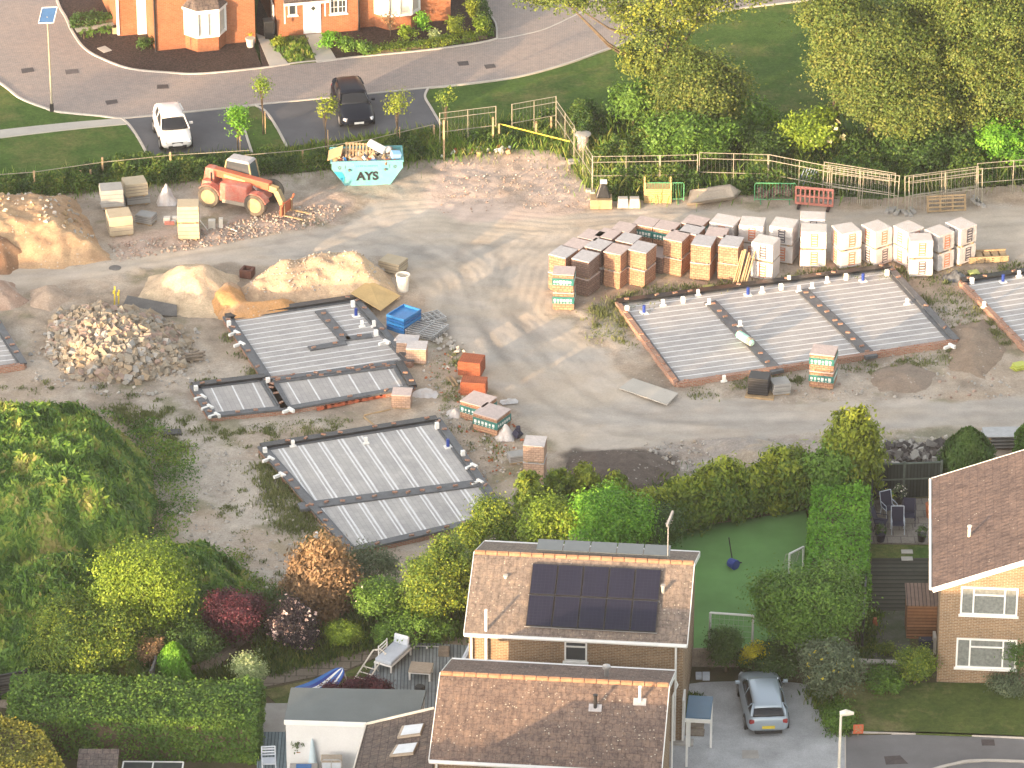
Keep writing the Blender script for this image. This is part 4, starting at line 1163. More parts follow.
pp = MB(); pp.tube([(WB + .05, DEP + .3, 4.75), (WB + .25, DEP + .2, 4.3), (WB + .1, DEP - .2, 4.0), (WB + .1, DEP - .2, .1)], .045, 8); pp.build('downpipe', M['white'], hB)

hO = thing('unseen_row_house', o - n * 10.6 - d * 1.2, rz, 'unseen house of the same row below the nearest roof, steepened to shade it', 'house')
gable_house(hO, L - 2 * VG, DEP, 5.0, R(33), 'brick_buff', 'tile_brown', OV, VG)  # unseen; roof made steeper so its shadow falls on the nearest roof
# right-hand house, gable towards the viewer
a, rz, L = base(936.5, 683, 1024, 690)
rz = R(-4.6)
hC = thing('gable_end_house', a, rz, 'buff brick house at the right edge with two white framed windows in its gable', 'house')
gable_house(hC, 9.0, 9.3, 4.75, R(21.5), 'brick_buff', 'tile_plum', .36, .15, axis='Y')
window(hC, .82, 0, 3.35, 2.35, 1.32, [1, 2.4, 1], 'blind', .075, hopper=[1])
window(hC, .74, 0, .82, 2.5, 1.4, [1, 2.4, 1], 'blind', .075, hopper=[1])
window(hC, 5.6, 0, 3.35, 1.8, 1.32, [1, 1], 'blind'); window(hC, 5.6, 0, .82, 1.8, 1.4, [1, 1], 'blind')
t_ = math.tan(R(21.5))
b = MB(); b.lathe((1.15, 3.3, 4.75 + t_ * 1.15 - .05), [(.07, 0), (.07, .5), (.1, .5), (.1, .56)], 10); b.build('roof_vent', M['cream'], hC)

# white garage with flat roof, and the dark-tiled annexe beside it
t = thing('white_garage', P(320, 723, 2.5) - Vector((0, 0, 2.5)), 0, 'white rendered garage with a grey-green felt flat roof', 'garage')
cx, cy = t.location.x, t.location.y
Qr = PP([(284, 722), (366, 724.5), (420, 713), (426, 691), (291, 688.5)], 2.5); Qr = [(x - cx, y - cy) for x, y in Qr]
b = MB(); b.prism(Qr, 2.42, 2.55); b.build('flat_roof', M['slate_felt'], t)
ins = [(Qr[0][0] + .06, Qr[0][1] + .07), (Qr[1][0], Qr[1][1] + .05), (Qr[2][0] - .1, Qr[2][1]), (Qr[3][0] - .1, Qr[3][1] - .1), (Qr[4][0] + .1, Qr[4][1] - .1)]
b = MB(); b.prism(ins, 0, 2.42); b.build('wall', M['render'], t)
b = MB(); b.bar((*Qr[0], 2.49), (*Qr[1], 2.49), .05, .2); b.build('fascia', M['white'], t)
b = MB(); b.tube([(ins[3][0], ins[3][1], 2.3), (ins[3][0] + .05, ins[3][1] - .6, .3)], .04, 6); b.build('gutter_pipe', M['white'], t)
t = thing('tiled_annexe', P(392, 760, 0), 0, 'low annexe with dark roof tiles and two skylights beside the white garage', 'annexe')
cx, cy = t.location.x, t.location.y
zl, zr = 2.62, 3.6
q = [P(366, 725, zl), P(345, 800, zl), P(432, 800, zr), P(434, 709, zr)]
q = [Vector((p.x - cx, p.y - cy, p.z)) for p in q]
b = MB(); b.slabq(q, .09); ro = b.build('roof', M['tile_dark'], t)
b = MB(); b.prism([(p.x * .99, p.y - .02) for p in q], 0, [p.z - .1 for p in q]); b.build('wall', M['render'], t)
b = MB(); b.bar(q[0] + Vector((0, .02, .03)), q[3] + Vector((0, .02, .03)), .07, .1); b.bar(q[0] + Vector((0, 0, .02)), q[1] + Vector((0, 0, .02)), .05, .08); b.build('verge_strip', M['cream'], ro)
def roofpt(u, v):
    # point of the annexe roof plane seen at (u, v)
    z = 3.1
    for _ in range(12):
        p = P(u, v, z); f = (p.x - cx - (q[0].x + q[1].x) / 2) / ((q[2].x + q[3].x) / 2 - (q[0].x + q[1].x) / 2); z = zl + (zr - zl) * f
    p = P(u, v, z); return Vector((p.x - cx, p.y - cy, z + .08))
for (A_) in ([(397, 739), (402, 727.5), (424, 725), (420, 736)], [(389, 757.5), (396, 746.5), (418, 744), (413, 755)]):
    pts = [roofpt(*k) for k in A_][::1]
    pts = [pts[0], pts[3], pts[2], pts[1]]
    b = MB(); b.slabq(pts, .08); so_ = b.build('skylight', M['ply_grey'], ro)
    c_ = sum(pts, Vector()) / 4
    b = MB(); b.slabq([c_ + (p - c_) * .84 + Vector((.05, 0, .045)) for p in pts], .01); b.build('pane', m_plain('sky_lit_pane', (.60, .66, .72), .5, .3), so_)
# ------------------------------------------------------------------ vehicles
def loft(rings, cap=True):
    mb = MB(); n = len(rings[0]); vs = [p for r in rings for p in r]; fs = []
    for i in range(len(rings) - 1):
        for j in range(n): fs.append((i * n + j, i * n + (j + 1) % n, (i + 1) * n + (j + 1) % n, (i + 1) * n + j))
    if cap: fs.append(tuple(range(n))[::-1]); fs.append(tuple((len(rings) - 1) * n + j for j in range(n)))
    mb.add(vs, fs); return mb
def wheel(root, x, y, r, wd, tyre='rubber', rim='steel', spokes=True, s=1):
    b = MB(); b.lathe((x, y, r), [(r * .62, -wd / 2), (r * .93, -wd / 2), (r, -wd * .3), (r, wd * .3), (r * .93, wd / 2), (r * .62, wd / 2)], 20, axis='Y')
    t = b.build('wheel', M[tyre], root, smooth=False)
    b = MB(); b.lathe((x, y + s * wd * .1, r), [(r * .64, -wd * .42), (r * .64, wd * .42), (r * .2, wd * .46)], 16, axis='Y')
    if s < 0: b = MB(); b.lathe((x, y - wd * .1, r), [(r * .2, -wd * .46), (r * .64, -wd * .42), (r * .64, wd * .42)], 16, axis='Y')
    rm = b.build('rim', M[rim], t)
    return t
def car(label, u, v, rz, paint, L=4.2, W=1.76, H=1.47, plate='yellow', cat='car', style='hatch', name='hatchback_car', cab=1.0):
    t = thing(name, P(u, v, .0), rz, label, cat)
    k = L / 4.2; kw = W / 1.76; kh = H / 1.47
    S = [(2.12, .60, .34, .50, .60, .50), (2.0, .78, .20, .58, .70, .66), (1.72, .85, .17, .66, .82, .72), (1.3, .87, .17, .74, .93, .76), (.92, .88, .17, .80, 1.0, .78),
         (.3, .88, .17, .84, 1.0, .80), (-.6, .88, .17, .86, 1.01, .80), (-1.4, .87, .18, .88, 1.02, .78), (-1.85, .84, .20, .86, 1.0, .74), (-2.04, .79, .27, .74, .96, .68), (-2.12, .68, .36, .66, .86, .6)]
    def ring(x, w_, zb, zs, zt, wt):
        w_ *= kw; wt *= kw
        h_ = [(0, zb), (w_ * .8, zb), (w_ * .97, zb + .13), (w_, (zb + zs) / 2), (w_ * .99, zs), (wt, zt), (wt * .5, zt + .02), (0, zt + .025)]
        p = [(x * k, y, z * kh) for y, z in h_] + [(x * k, -y, z * kh) for y, z in h_[-2:0:-1]]
        return p
    b = loft([ring(*s) for s in S]); b.build('body', paint, t, smooth=True, sub=1)
    C = [(.96, .80, .72, 1.0), (.62, .80, .66, 1.22), (.22, .80, .60, 1.41), (-.3, .80, .59, 1.47), (-1.0, .79, .58, 1.455), (-1.6, .76, .57, 1.40), (-1.93, .73, .60, 1.18), (-2.04, .70, .64, .98)]
    C = [((c[0] * cab if c[0] > 0 else c[0]),) + c[1:] for c in C]
    def cring(x, wb, wr, zr, g=0.0):
        zb = .93
        h_ = [(0, zb), (wb * kw, zb), (wb * kw * .985, zb + (zr - zb) * .3), (wr * kw * 1.03 + g, zb + (zr - zb) * .86), (wr * kw * .88 + g, zr + g), (0, zr + .02 + g)]
        return [(x * k, y, z * kh) for y, z in h_] + [(x * k, -y, z * kh) for y, z in h_[-2:0:-1]]
    b = loft([cring(*c) for c in C]); b.build('windows', M['carglass'], t, smooth=True, sub=1)
    Rf = [(.30, .80, .61, 1.39), (.1, .80, .60, 1.44), (-.3, .80, .6, 1.475), (-1.0, .79, .59, 1.46), (-1.5, .76, .57, 1.405), (-1.72, .74, .56, 1.34), (-1.80, .73, .56, 1.27)]
    rings = []
    for (x, wb, wr, zr) in Rf:
        x = x * (cab * 1.15 if x > 0 else 1)
        h_ = [(wr * kw * 1.04, zr - .05), (wr * kw * .93, zr + .012), (wr * kw * .5, zr + .03), (0, zr + .035)]
        up = [(x * k, y, z * kh) for y, z in h_] + [(x * k, -y, z * kh) for y, z in h_[-2::-1]]
        dn = [(x * k, y * .96, (z - .05) * kh) for _, y, z in []]
        rings.append(up + [(x * k, -h_[0][0] * .9, (zr - .09) * kh), (x * k, h_[0][0] * .9, (zr - .09) * kh)])
    ro = loft(rings).build('roof', paint, t, smooth=True)
    pl = MB()
    for s in (-1, 1):
        pl.tube([(.95 * k * cab, s * .78 * kw, .99 * kh), (.60 * k * cab, s * .69 * kw, 1.22 * kh), (.24 * k * cab, s * .61 * kw, 1.405 * kh)], [.035, .03, .03], 6)
        pl.tube([(-1.62 * k, s * .575 * kw, 1.37 * kh), (-1.86 * k, s * .64 * kw, 1.18 * kh), (-2.0 * k, s * .68 * kw, .99 * kh)], [.03, .07, .06], 6)
        pl.bar((-.35 * k, s * .785 * kw, .99 * kh), (-.42 * k, s * .625 * kw, 1.42 * kh), .07, .03)
        pl.bar((-1.35 * k, s * .765 * kw, 1.0 * kh), (-1.5 * k, s * .60 * kw, 1.32 * kh), .26, .03)
    pl.build('pillars', paint, t, smooth=False)
    ar = .345 * kh; wr_ = .315 * kh
    for sx in (1, -1):
        for s in (-1, 1):
            b = MB(); b.lathe((sx * 1.29 * k, s * (.868 * kw), wr_), [(ar, -.06), (ar, .028), (ar * .5, .03)] if s > 0 else [(ar * .5, -.03), (ar, -.028), (ar, .06)], 20, axis='Y'); wa = b.build('wheel_arch', M['black'], t)
            wheel(t, sx * 1.29 * k, s * (.80 * kw), wr_, .2, s=s)
    for s in (-1, 1):
        b = MB(); b.box((1.93 * k, s * .62 * kw, .56 * kh), (.26, .30, .13), tx=.7, ty=.8, rz=-s * .5); b.build('headlight', m_plain('headlight_lens', (.55, .57, .6), .1, .9), t, bevel=.02)
        b = MB(); b.box((-2.03 * k, s * .60 * kw, .70 * kh), (.14, .36, .16), tx=.9, ty=.9, rz=s * .35); b.build('tail_light', m_plain('tail_light_lens', (.28, .02, .02), .2, .8), t, bevel=.02)
        b = MB(); b.box((.62 * k, s * (.97 * kw), .98 * kh), (.12, .2, .13)); b.bar((.62 * k, s * .84 * kw, 1.0 * kh), (.62 * k, s * .95 * kw, 1.02 * kh), .05, .04); b.build('wing_mirror', paint, t, bevel=.03)
    b = MB(); b.box((2.07 * k, 0, .28 * kh), (.08, 1.0 * kw, .15)); b.box((2.05 * k, 0, .50 * kh), (.1, .62 * kw, .09)); b.build('grille', M['black'], t, bevel=.015)
    b = MB(); b.box((2.13 * k, 0, .40 * kh), (.02, .5, .11)); b.build('number_plate', M['white'], t)
    b = MB(); b.box((-2.13 * k, 0, .46 * kh), (.03, .52, .12)); b.build('rear_number_plate', M['yellow'] if plate == 'yellow' else M['white'], t)
    b = MB(); b.box((-2.08 * k, 0, .22 * kh), (.1, 1.1 * kw, .12)); b.build('rear_bumper_trim', M['black'], t)
    return t
def carpaint(name, c, metal=0.0, sp=.5):
    t = NT(name); t.fin(c, .28 if metal == 0 else .35, sp, metal); t.b.inputs['Coat Weight'].default_value = .25 if sp > .2 else 0; t.b.inputs['Coat Roughness'].default_value = .06; return t.m
def heading(u0, v0, u1, v1):
    a = P(u0, v0); b = P(u1, v1); return math.atan2(b.y - a.y, b.x - a.x)
car('white hatchback parked in the left asphalt bay, nose towards the site', 172.5, 139, heading(166, 118, 179, 152), carpaint('white_car_paint', (.72, .70, .68)), 3.75, 1.68, 1.55, name='hatchback_car', cab=1.38)
car('black hatchback parked in the middle asphalt bay behind the skip', 352.5, 114, heading(346, 96, 360, 131), carpaint('black_car_paint', (.006, .009, .018), 0, .12), 4.5, 1.84, 1.5)
car('silver blue hatchback with yellow rear plate on the gravel drive', 762.5, 711, heading(765, 728, 757, 690), carpaint('silver_car_paint', (.36, .43, .50), .4), 4.25, 1.8, 1.46)

# ------------------------------------------------------------------ skip
SK = P(366.5, 185.5)
t = thing('waste_skip', SK + Vector((0, .85, 0)), R(3.5), 'turquoise waste skip lettered AYS, heaped with pallets and rubbish', 'skip')
def skip_body(t):
    b = MB(); n = 1.36
    # long sides are trapezia; ends slope out
    o = [(-1.15, -.85, 0), (1.15, -.85, 0), (1.82, -.88, n * .72), (1.82, -.88, n), (-1.82, -.88, n), (-1.82, -.88, n * .72)]
    for s in (1, -1):
        f = [(x, s * y, z) for x, y, z in o]; g = [(x * .985, s * (y + .05), z) for x, y, z in o]
        k = len(f); idx = tuple(range(k))
        b.add(f + g, [idx if s > 0 else idx[::-1], tuple(range(k, 2 * k))[::-1] if s > 0 else tuple(range(k, 2 * k))] + [(i, k + i, k + (i + 1) % k, (i + 1) % k) for i in range(k)])
    b.box((0, 0, 0), (2.3, 1.68, .05))
    for s in (1, -1):
        b.slabq([(s * 1.15, -.82, .02), (s * 1.15, .82, .02), (s * 1.8, .84, n * .72), (s * 1.8, -.84, n * .72)][::s], .05)
        b.bar((s * 1.83, -.88, n - .02), (s * 1.83, .88, n - .02), .09, .08)
        b.bar((-1.86, s * .9, n), (1.86, s * .9, n), .08, .09)
    return b.build('skip_body', M['skip_paint'], t)
skip_body(t)
for s in (-1, 1):
    for x in (-1.0, 1.0):
        b = MB(); b.lathe((x * .92, s * .93, .92), [(.06, -.05), (.06, .05)], 10, axis='Y'); b.build('lifting_lug', M['dark_steel'], t)
text_mesh('lettering', 'AYS', .64, m_plain('black_lettering', (.015, .015, .02), .6), t, (.0, -.90, .34), (R(90), 0, 0), .004, .022)
b = MB()
for s in (-1, 1):
    for a_ in range(3):
        q = a_ * 2.094 + .5; b.bar((s * 1.42 + .085 * math.cos(q), -.896, 1.05 + .085 * math.sin(q)), (s * 1.42 + .085 * math.cos(q + 1.5), -.896, 1.05 + .085 * math.sin(q + 1.5)), .012, .035)
    b.box((s * 1.12, -.896, .98), (.02, .01, .2))
b.build('recycling_marks', M['print_dark'], t)
b = MB()
for i in range(11): b.box((-.55 + i * .105, -.896, 1.08), (.06 if i != 5 else .02, .01, .07))
b.build('small_lettering', m_plain('faint_blue_lettering', (.08, .30, .42), .6), t)
b = MB(); b.add([(-1.72, -.893, .82), (-1.22, -.893, .22), (-1.16, -.893, .5), (-1.3, -.893, .8)], [(0, 1, 2, 3)]); b.build('scuffed_patch', M['skip_patch'], t)
# its load: each piece lies loose in the skip
def loose(name, label, cat, mb, mat, loc, rz=0, group=None, bevel=0):
    o = mb.build(name, mat, bevel=bevel); o.location = loc; o.rotation_euler = (0, 0, rz); return tag(o, label, cat, group)
def at_skip(x, y, z): return t_sk @ Vector((x, y, z))
bpy.context.view_layer.update(); t_sk = t.matrix_world.copy()
rg = random.Random(3)
b = MB()
for i in range(260):
    x = rg.uniform(-1.65, 1.65); y = rg.uniform(-.78, .78); z = 1.12 + .2 * math.cos(x) * math.cos(y) + rg.uniform(-.1, .12)
    b.chunk((x, y, z), rg.uniform(.06, .16), rg, m=[M['timber'], M['ply_grey'], M['old_timber'], M['cream'], M['terracotta'], M['blue']][min(5, int(rg.random() ** 1.8 * 6))])
b.box((0, 0, .3), (2.6, 1.6, .85), m=M['old_timber'])
o = b.build('skip_rubbish'); o.location = t.location; o.rotation_euler = t.rotation_euler; tag(o, 'mixed timber scraps and rubbish filling the turquoise skip', 'rubbish', kind='stuff')
def pallet_mb(L=1.2, Wd=1.0, slats=7, m=None):
    b = MB()
    for y in (-Wd / 2 + .05, 0, Wd / 2 - .05): b.box((0, y, .0), (L, .1, .09), m=m)
    for i in range(slats): b.box((-L / 2 + .06 + i * (L - .12) / (slats - 1), 0, .092), (.09, Wd, .022), m=m)
    return b
o = pallet_mb(1.5, .95, 9).build('broken_pallet', M['timber']); o.location = at_skip(-.35, .1, 1.48); o.rotation_euler = (R(32), R(4), R(2)); tag(o, 'slatted wooden pallet lying on the rubbish in the skip', 'pallet')
b = MB(); b.tube([(-.45, .1, 0), (.45, -.1, -.25)], .22, 14); o = b.build('white_drum', M['white']); o.location = at_skip(.55, .25, 1.78); o.rotation_euler = (0, 0, R(-18)); tag(o, 'white plastic drum lying tilted on top of the skip load', 'drum')
b = MB(); b.chunk((0, 0, 0), .28, rg); o = b.build('white_sack', M['plastic_wrap'], sub=2, smooth=True); o.location = at_skip(1.05, .2, 1.5); tag(o, 'crumpled white sack in the skip beside the drum', 'sack')
b = MB(); b.box((0, 0, 0), (.5, .4, .36)); o = b.build('light_blue_box', m_plain('light_blue_plastic', (.25, .5, .75), .5), bevel=.03); o.location = at_skip(1.45, -.35, 1.28); o.rotation_euler = (.2, .15, .3); tag(o, 'pale blue plastic box at the right end of the skip', 'box')
b = MB(); b.slabq([(-.5, -.45, 0), (.2, -.5, .3), (.3, .3, .55), (-.45, .4, .2)], .02); o = b.build('cardboard_sheet', m_noisy('cardboard', (.52, .36, .2), .2, 3)); o.location = at_skip(-1.5, -.1, 1.3); tag(o, 'bent cardboard sheet sticking out at the left end of the skip', 'cardboard')

# ------------------------------------------------------------------ telehandler
b0 = P(210, 206.5); b1 = P(256, 215.5); dr_ = (b1 - b0); yaw = math.atan2(dr_.y, dr_.x)
mid = (b0 + b1) / 2 + Vector((-math.sin(yaw), math.cos(yaw), 0)) * .95
t = thing('telehandler', mid, yaw, 'dusty red telehandler with its boom lowered, parked beside the block stacks', 'telehandler')
WBs = dr_.length
for sx in (-1, 1):
    for s in (-1, 1): wheel(t, sx * WBs / 2, s * .92, .61, .42, 'dust_tyre', 'hub_yellow', s=s)
b = MB(); b.box((0, 0, .5), (3.0, 1.15, .55)); b.box((-1.55, 0, .6), (.7, 1.7, .7), tx=.8, ty=.9); b.build('chassis', M['red_paint'], t, bevel=.05)
b = MB(); b.box((.05, -.66, .48), (1.62, .78, .98), tx=.95, ty=.8); b.build('engine_cover', M['red_paint'], t, bevel=.08)
b = MB(); b.box((.1, -.98, .42), (1.3, .2, .2)); b.build('side_step', M['ply_grey'], t, bevel=.02)
for sx in (-1, 1):
    b = MB()
    for i in range(7):
        a0 = R(20 + i * 20); a1 = R(40 + i * 20)
        if i < 6: b.bar((sx * WBs / 2 + .68 * math.cos(a0), -.9, .56 + .68 * math.sin(a0)), (sx * WBs / 2 + .68 * math.cos(a1), -.9, .56 + .68 * math.sin(a1)), .46, .04)
    b.build('mudguard', M['red_paint'], t)
b = MB(); b.box((-.25, .55, .9), (1.75, .86, 1.30), tx=.72, ty=.85); cb_ = b.build('cab', M['glass'], t, bevel=.05)
b = MB(); b.box((-.25, .55, 2.18), (1.35, .82, .12), tx=.85, ty=.85); b.build('cab_roof', M['wrap_top'], cb_, bevel=.04)
b = MB()
for x, xt in ((-1.12, -.88), (.62, .38)):
    for y, yt in ((.12, .18), (.98, .91)): b.bar((x, y, .9), (xt, yt, 2.2), .07, .07)
b.bar((-1.12, .12, 1.25), (.62, .12, 1.25), .06, .06); b.build('cab_frame', M['hub_yellow'], cb_)
b = MB(); b.bar((-1.75, -.12, 1.66), (1.75, -.12, 1.38), .42, .40); b.build('boom', M['orange_paint'], t, bevel=.03)
b = MB(); b.bar((1.3, -.12, 1.36), (2.15, -.12, 1.22), .3, .3); b.box((-.2, -.345, 1.42), (1.2, .02, .16), ry=R(7)); b.build('inner_boom', M['ply'], t, bevel=.02)
b = MB(); b.box((-1.6, -.12, 1.1), (.7, .6, .75), tx=.7, ty=.8); b.build('boom_pivot', M['red_paint'], t, bevel=.05)
b = MB(); b.bar((2.1, -.12, 1.2), (2.45, -.12, .5), .34, .3); b.build('boom_head', M['hub_yellow'], t, bevel=.03)
b = MB(); b.box((2.62, -.12, .12), (.1, 1.25, .55)); b.bar((2.5, -.6, .1), (2.75, -.7, .9), .08, .08); b.bar((2.5, .35, .1), (2.75, .5, .9), .08, .08); b.build('carriage', M['orange_paint'], t, bevel=.02)
for y in (-.5, .3):
    b = MB(); b.bar((2.66, y, .08), (3.75, y, .05), .12, .05); b.bar((2.68, y, .05), (2.68, y, .7), .12, .05); b.build('fork', M['timber'], t)
b = MB(); b.bar((.9, -.36, 1.3), (1.7, -.36, .75), .1, .1); b.build('hydraulic_ram', M['steel'], t)
b = MB(); b.tube([(-1.35, -.62, 1.3), (-1.35, -.62, 1.75)], .05, 8); b.build('exhaust', M['black'], t)

# ------------------------------------------------------------------ packs of bricks and blocks
def pack(kind, label, loc, rz, W=.95, D=.95, H=.95, group=None):
    t = thing({'clay': 'brick_pack', 'brown': 'brick_pack', 'light': 'brick_pack', 'white': 'wrapped_pack', 'teal': 'teal_banded_pack', 'block': 'block_pack', 'cream': 'block_pack', 'red': 'red_brick_pack'}[kind], loc, rz, label, 'brick pack' if kind not in ('block', 'cream') else 'block pack', group)
    rg = random.Random(hash((round(loc[0], 2), round(loc[1], 2), round(loc[2], 2))) & 0xffff)
    bear = .09
    b = MB()
    for x in (-W * .32, W * .32): b.box((x, 0, 0), (.1, D * .96, bear))
    b.box((0, -D * .36, bear * .2), (W * .96, .1, bear * .6)); b.box((0, D * .36, bear * .2), (W * .96, .1, bear * .6))
    b.build('bearers', M['timber'], t)
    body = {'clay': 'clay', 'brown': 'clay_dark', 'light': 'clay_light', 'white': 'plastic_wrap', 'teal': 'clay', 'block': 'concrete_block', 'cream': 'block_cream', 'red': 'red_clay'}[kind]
    # slightly uneven body
    b = MB(); nl = 4; h_ = (H - bear) / nl
    rings = []
    for i in range(nl + 1):
        k = 1 - .012 * rg.random() - (.015 if i == nl else 0)
        ox, oy = rg.uniform(-.012, .012), rg.uniform(-.012, .012)
        z = bear + h_ * i
        rings.append([(-W / 2 * k + ox, -D / 2 * k + oy, z), (W / 2 * k + ox, -D / 2 * k + oy, z), (W / 2 * k + ox, D / 2 * k + oy, z), (-W / 2 * k + ox, D / 2 * k + oy, z)])
    loft(rings).build({'white': 'wrapped_blocks', 'block': 'blocks', 'cream': 'blocks'}.get(kind, 'bricks'), M[body], t, bevel=.03 if kind == 'white' else .012)
    if kind in ('clay', 'brown', 'light', 'teal'):
        b = MB(); tk = 'wrap_pink' if (kind == 'teal' or rg.random() < .3) else 'wrap_top'
        k = 1.015
        b.prism([(-W / 2 * k, -D / 2 * k), (W / 2 * k, -D / 2 * k), (W / 2 * k, D / 2 * k), (-W / 2 * k, D / 2 * k)], [H - rg.uniform(.01, .05) for _ in range(4)], H + .012)
        b.build('plastic_cover', M[tk], t)
    if kind == 'white':
        pc = M['print_orange'] if rg.random() < .72 else M['print_dark']
        b = MB(); b2 = MB(); n = 5; e = .006
        for i in range(n):
            z = bear + .1 + (H - bear - .2) * (i + .5) / n; zz = (H - bear - .2) / n * .36
            for s in (-1,):
                ww = .17
                for dz in (-zz, zz): b.box((.05, s * (D / 2 + e), z + dz - .012), (ww * 2, .008, .034)); b2.box((s * (W / 2 + e), .03, z + dz - .012), (.008, ww * 2, .034))
                for dx in (-ww, ww): b.box((.05 + dx * .9, s * (D / 2 + e), z - zz), (.05, .008, zz * 2)); b2.box((s * (W / 2 + e), .03 + dx * .9, z - zz), (.008, .05, zz * 2))
        b.build('printed_stripe', pc, t); b2.build('printed_stripe', pc, t)
    if kind == 'teal':
        b = MB(); z0 = bear + (H - bear) * .34; hh = (H - bear) * .42
        b.box((0, 0, z0), (W + .03, D + .03, hh)); tb = b.build('printed_band', M['teal'], t, bevel=.01)
        b = MB()
        for s in (-1, 1):
            for x in (-.4, -.25, -.1, .05, .2, .35):
                if x > 0 and s > 0 and False: continue
                r_ = rg.uniform(.05, .085)
                b.box((x * W, s * (D / 2 + .013), z0 + hh / 2 - r_), (r_ * 1.6, .008, r_ * 2)); b.box((s * (W / 2 + .013), x * D, z0 + hh / 2 - r_), (.008, r_ * 1.6, r_ * 2))
                b.box((x * W, s * (D / 2 + .014), z0 + .03), (r_ * 1.2, .008, .03))
        b.build('white_marks', M['print_white'], tb)
    if kind in ('block', 'cream'):
        b = MB(); dark = M['print_dark']
        for i in range(1, 4):
            z = bear + h_ * i
            b.box((0, -D / 2 - .002, z - .008), (W * .97, .006, .016)); b.box((-W / 2 - .002, 0, z - .008), (.006, D * .97, .016)); b.box((W / 2 + .002, 0, z - .008), (.006, D * .97, .016))
        b.build('joints', dark, t)
    return t
M['block_cream'] = m_noisy('cream_block', (.50, .42, .30), .15, 2.5, .95, 26, .3)
H1 = .97
# front/back rows: (top-centre u, v, height of that top, rotation, kinds bottom to top, W, D, phrase)
STK = [
 (564.5, 270.5, 2, -6, ['teal', 'teal'], 1.03, .95, 'at the left end of the pack row, green banded'),
 (563.5, 251.5, 2, -26, ['clay', 'clay'], .95, 1.15, 'just behind the green banded stack at the left end'),
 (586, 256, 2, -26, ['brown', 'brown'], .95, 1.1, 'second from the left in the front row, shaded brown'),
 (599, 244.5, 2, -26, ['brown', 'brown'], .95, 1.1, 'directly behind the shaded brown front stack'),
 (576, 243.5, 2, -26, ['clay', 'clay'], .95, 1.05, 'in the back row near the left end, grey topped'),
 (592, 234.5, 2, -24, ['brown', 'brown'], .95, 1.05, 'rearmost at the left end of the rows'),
 (608, 233.5, 2, -24, ['teal', 'teal'], .95, 1.0, 'green banded, behind the second front stack'),
 (617, 249, 2, -24, ['clay', 'clay'], .92, 1.05, 'third in the front row, sunlit orange face'),
 (629, 238, 2, -24, ['clay', 'clay'], .95, 1.0, 'with a pale tilted cover behind the third front stack'),
 (642, 247, 2, -24, ['clay', 'clay'], 1.0, 1.1, 'fourth in the front row, next to a narrow gap'),
 (624, 227, 2, -20, ['light', 'light'], .95, 1.0, 'pale topped in the rear row, left part'),
 (646, 221.5, 2, -20, ['teal', 'teal'], 1.05, 1.0, 'green banded in the rear row, left of its twin'),
 (667, 225.5, 2, -20, ['teal', 'teal'], 1.05, 1.0, 'green banded in the rear row, middle of three'),
 (696, 220.5, 2, -24, ['teal', 'teal'], 1.1, 1.05, 'green banded in the rear row, right of three'),
 (659, 252, 1, -24, ['brown'], .95, 1.0, 'single low one in the shade between the front stacks'),
 (677, 236, 2, -22, ['clay', 'clay'], .98, 1.1, 'fifth in the front row, orange face with a white tag'),
 (692, 229.5, 2, -22, ['clay', 'clay'], 1.0, 1.0, 'grey topped behind the fifth front stack'),
 (704, 240.5, 2, -12, ['clay', 'clay'], 1.0, 1.15, 'sixth in the front row, sunlit orange'),
 (717, 232, 2, -12, ['light', 'light'], 1.0, 1.0, 'pale topped, behind the sixth front stack'),
 (731, 241, 2, -14, ['clay', 'clay'], 1.0, 1.15, 'last orange one of the front row, left of leaning planks'),
 (725.5, 219.5, 2, -18, ['white', 'white'], 1.3, 1.15, 'white wrapped, first of the rear white ones'),
 (753, 221, 2, -10, ['white', 'white'], 1.25, 1.15, 'white wrapped, second of the rear white ones'),
 (766.5, 239.5, 2, -18, ['white', 'white'], 1.15, 1.0, 'white wrapped and sunlit, right of the leaning planks'),
 (784.5, 222.5, 2, -14, ['white', 'white'], 1.2, 1.15, 'white wrapped, third of the rear ones with dark print'),
 (814, 227.5, 2, -3, ['white', 'white'], 1.28, 1.05, 'white wrapped with bold orange print, facing the viewer squarely'),
 (812.5, 215, 2, -3, ['white', 'white'], 1.28, 1.0, 'white wrapped, directly behind the squarely facing one'),
 (846.5, 227.5, 2, 22, ['white', 'white'], 1.15, 1.15, 'white wrapped with a glowing left edge'),
 (877, 225.5, 2, 36, ['white', 'white'], 1.1, 1.15, 'white wrapped, fourth from the right end, turned cornerwise'),
 (909, 226, 2, 38, ['white', 'white'], 1.1, 1.15, 'white wrapped, behind the forward stack near the right end'),
 (920, 237, 2, 4, ['white', 'white'], 1.18, 1.0, 'white wrapped, standing forward of the others near the right end'),
 (940, 230, 2, 38, ['white', 'white'], 1.05, 1.1, 'white wrapped, second from the right end'),
 (960.5, 223.5, 2, 36, ['white', 'white'], 1.1, 1.2, 'white wrapped, at the right end of the row'),
]
def place_stack(u, v, n, rot, kinds, W, D, ph, H=H1, group='packs in the long row beside the track'):
    if rot < -10: rot -= 4; D += .05
    H = H if u < 745 else 1.0
    p = P(u, v, H * n)
    for i, k in enumerate(kinds):
        jx, jy = rnd.uniform(-.03, .03), rnd.uniform(-.03, .03)
        pos = '' if len(kinds) == 1 else ('lower ' if i == 0 else 'upper ')
        pack(k, (pos + 'pack of the stack ' + ph) if pos else 'pack, ' + ph, (p.x + jx, p.y + jy, i * H), R(rot + rnd.uniform(-2, 2)), W, D, H, group)
for s in STK: place_stack(*s)
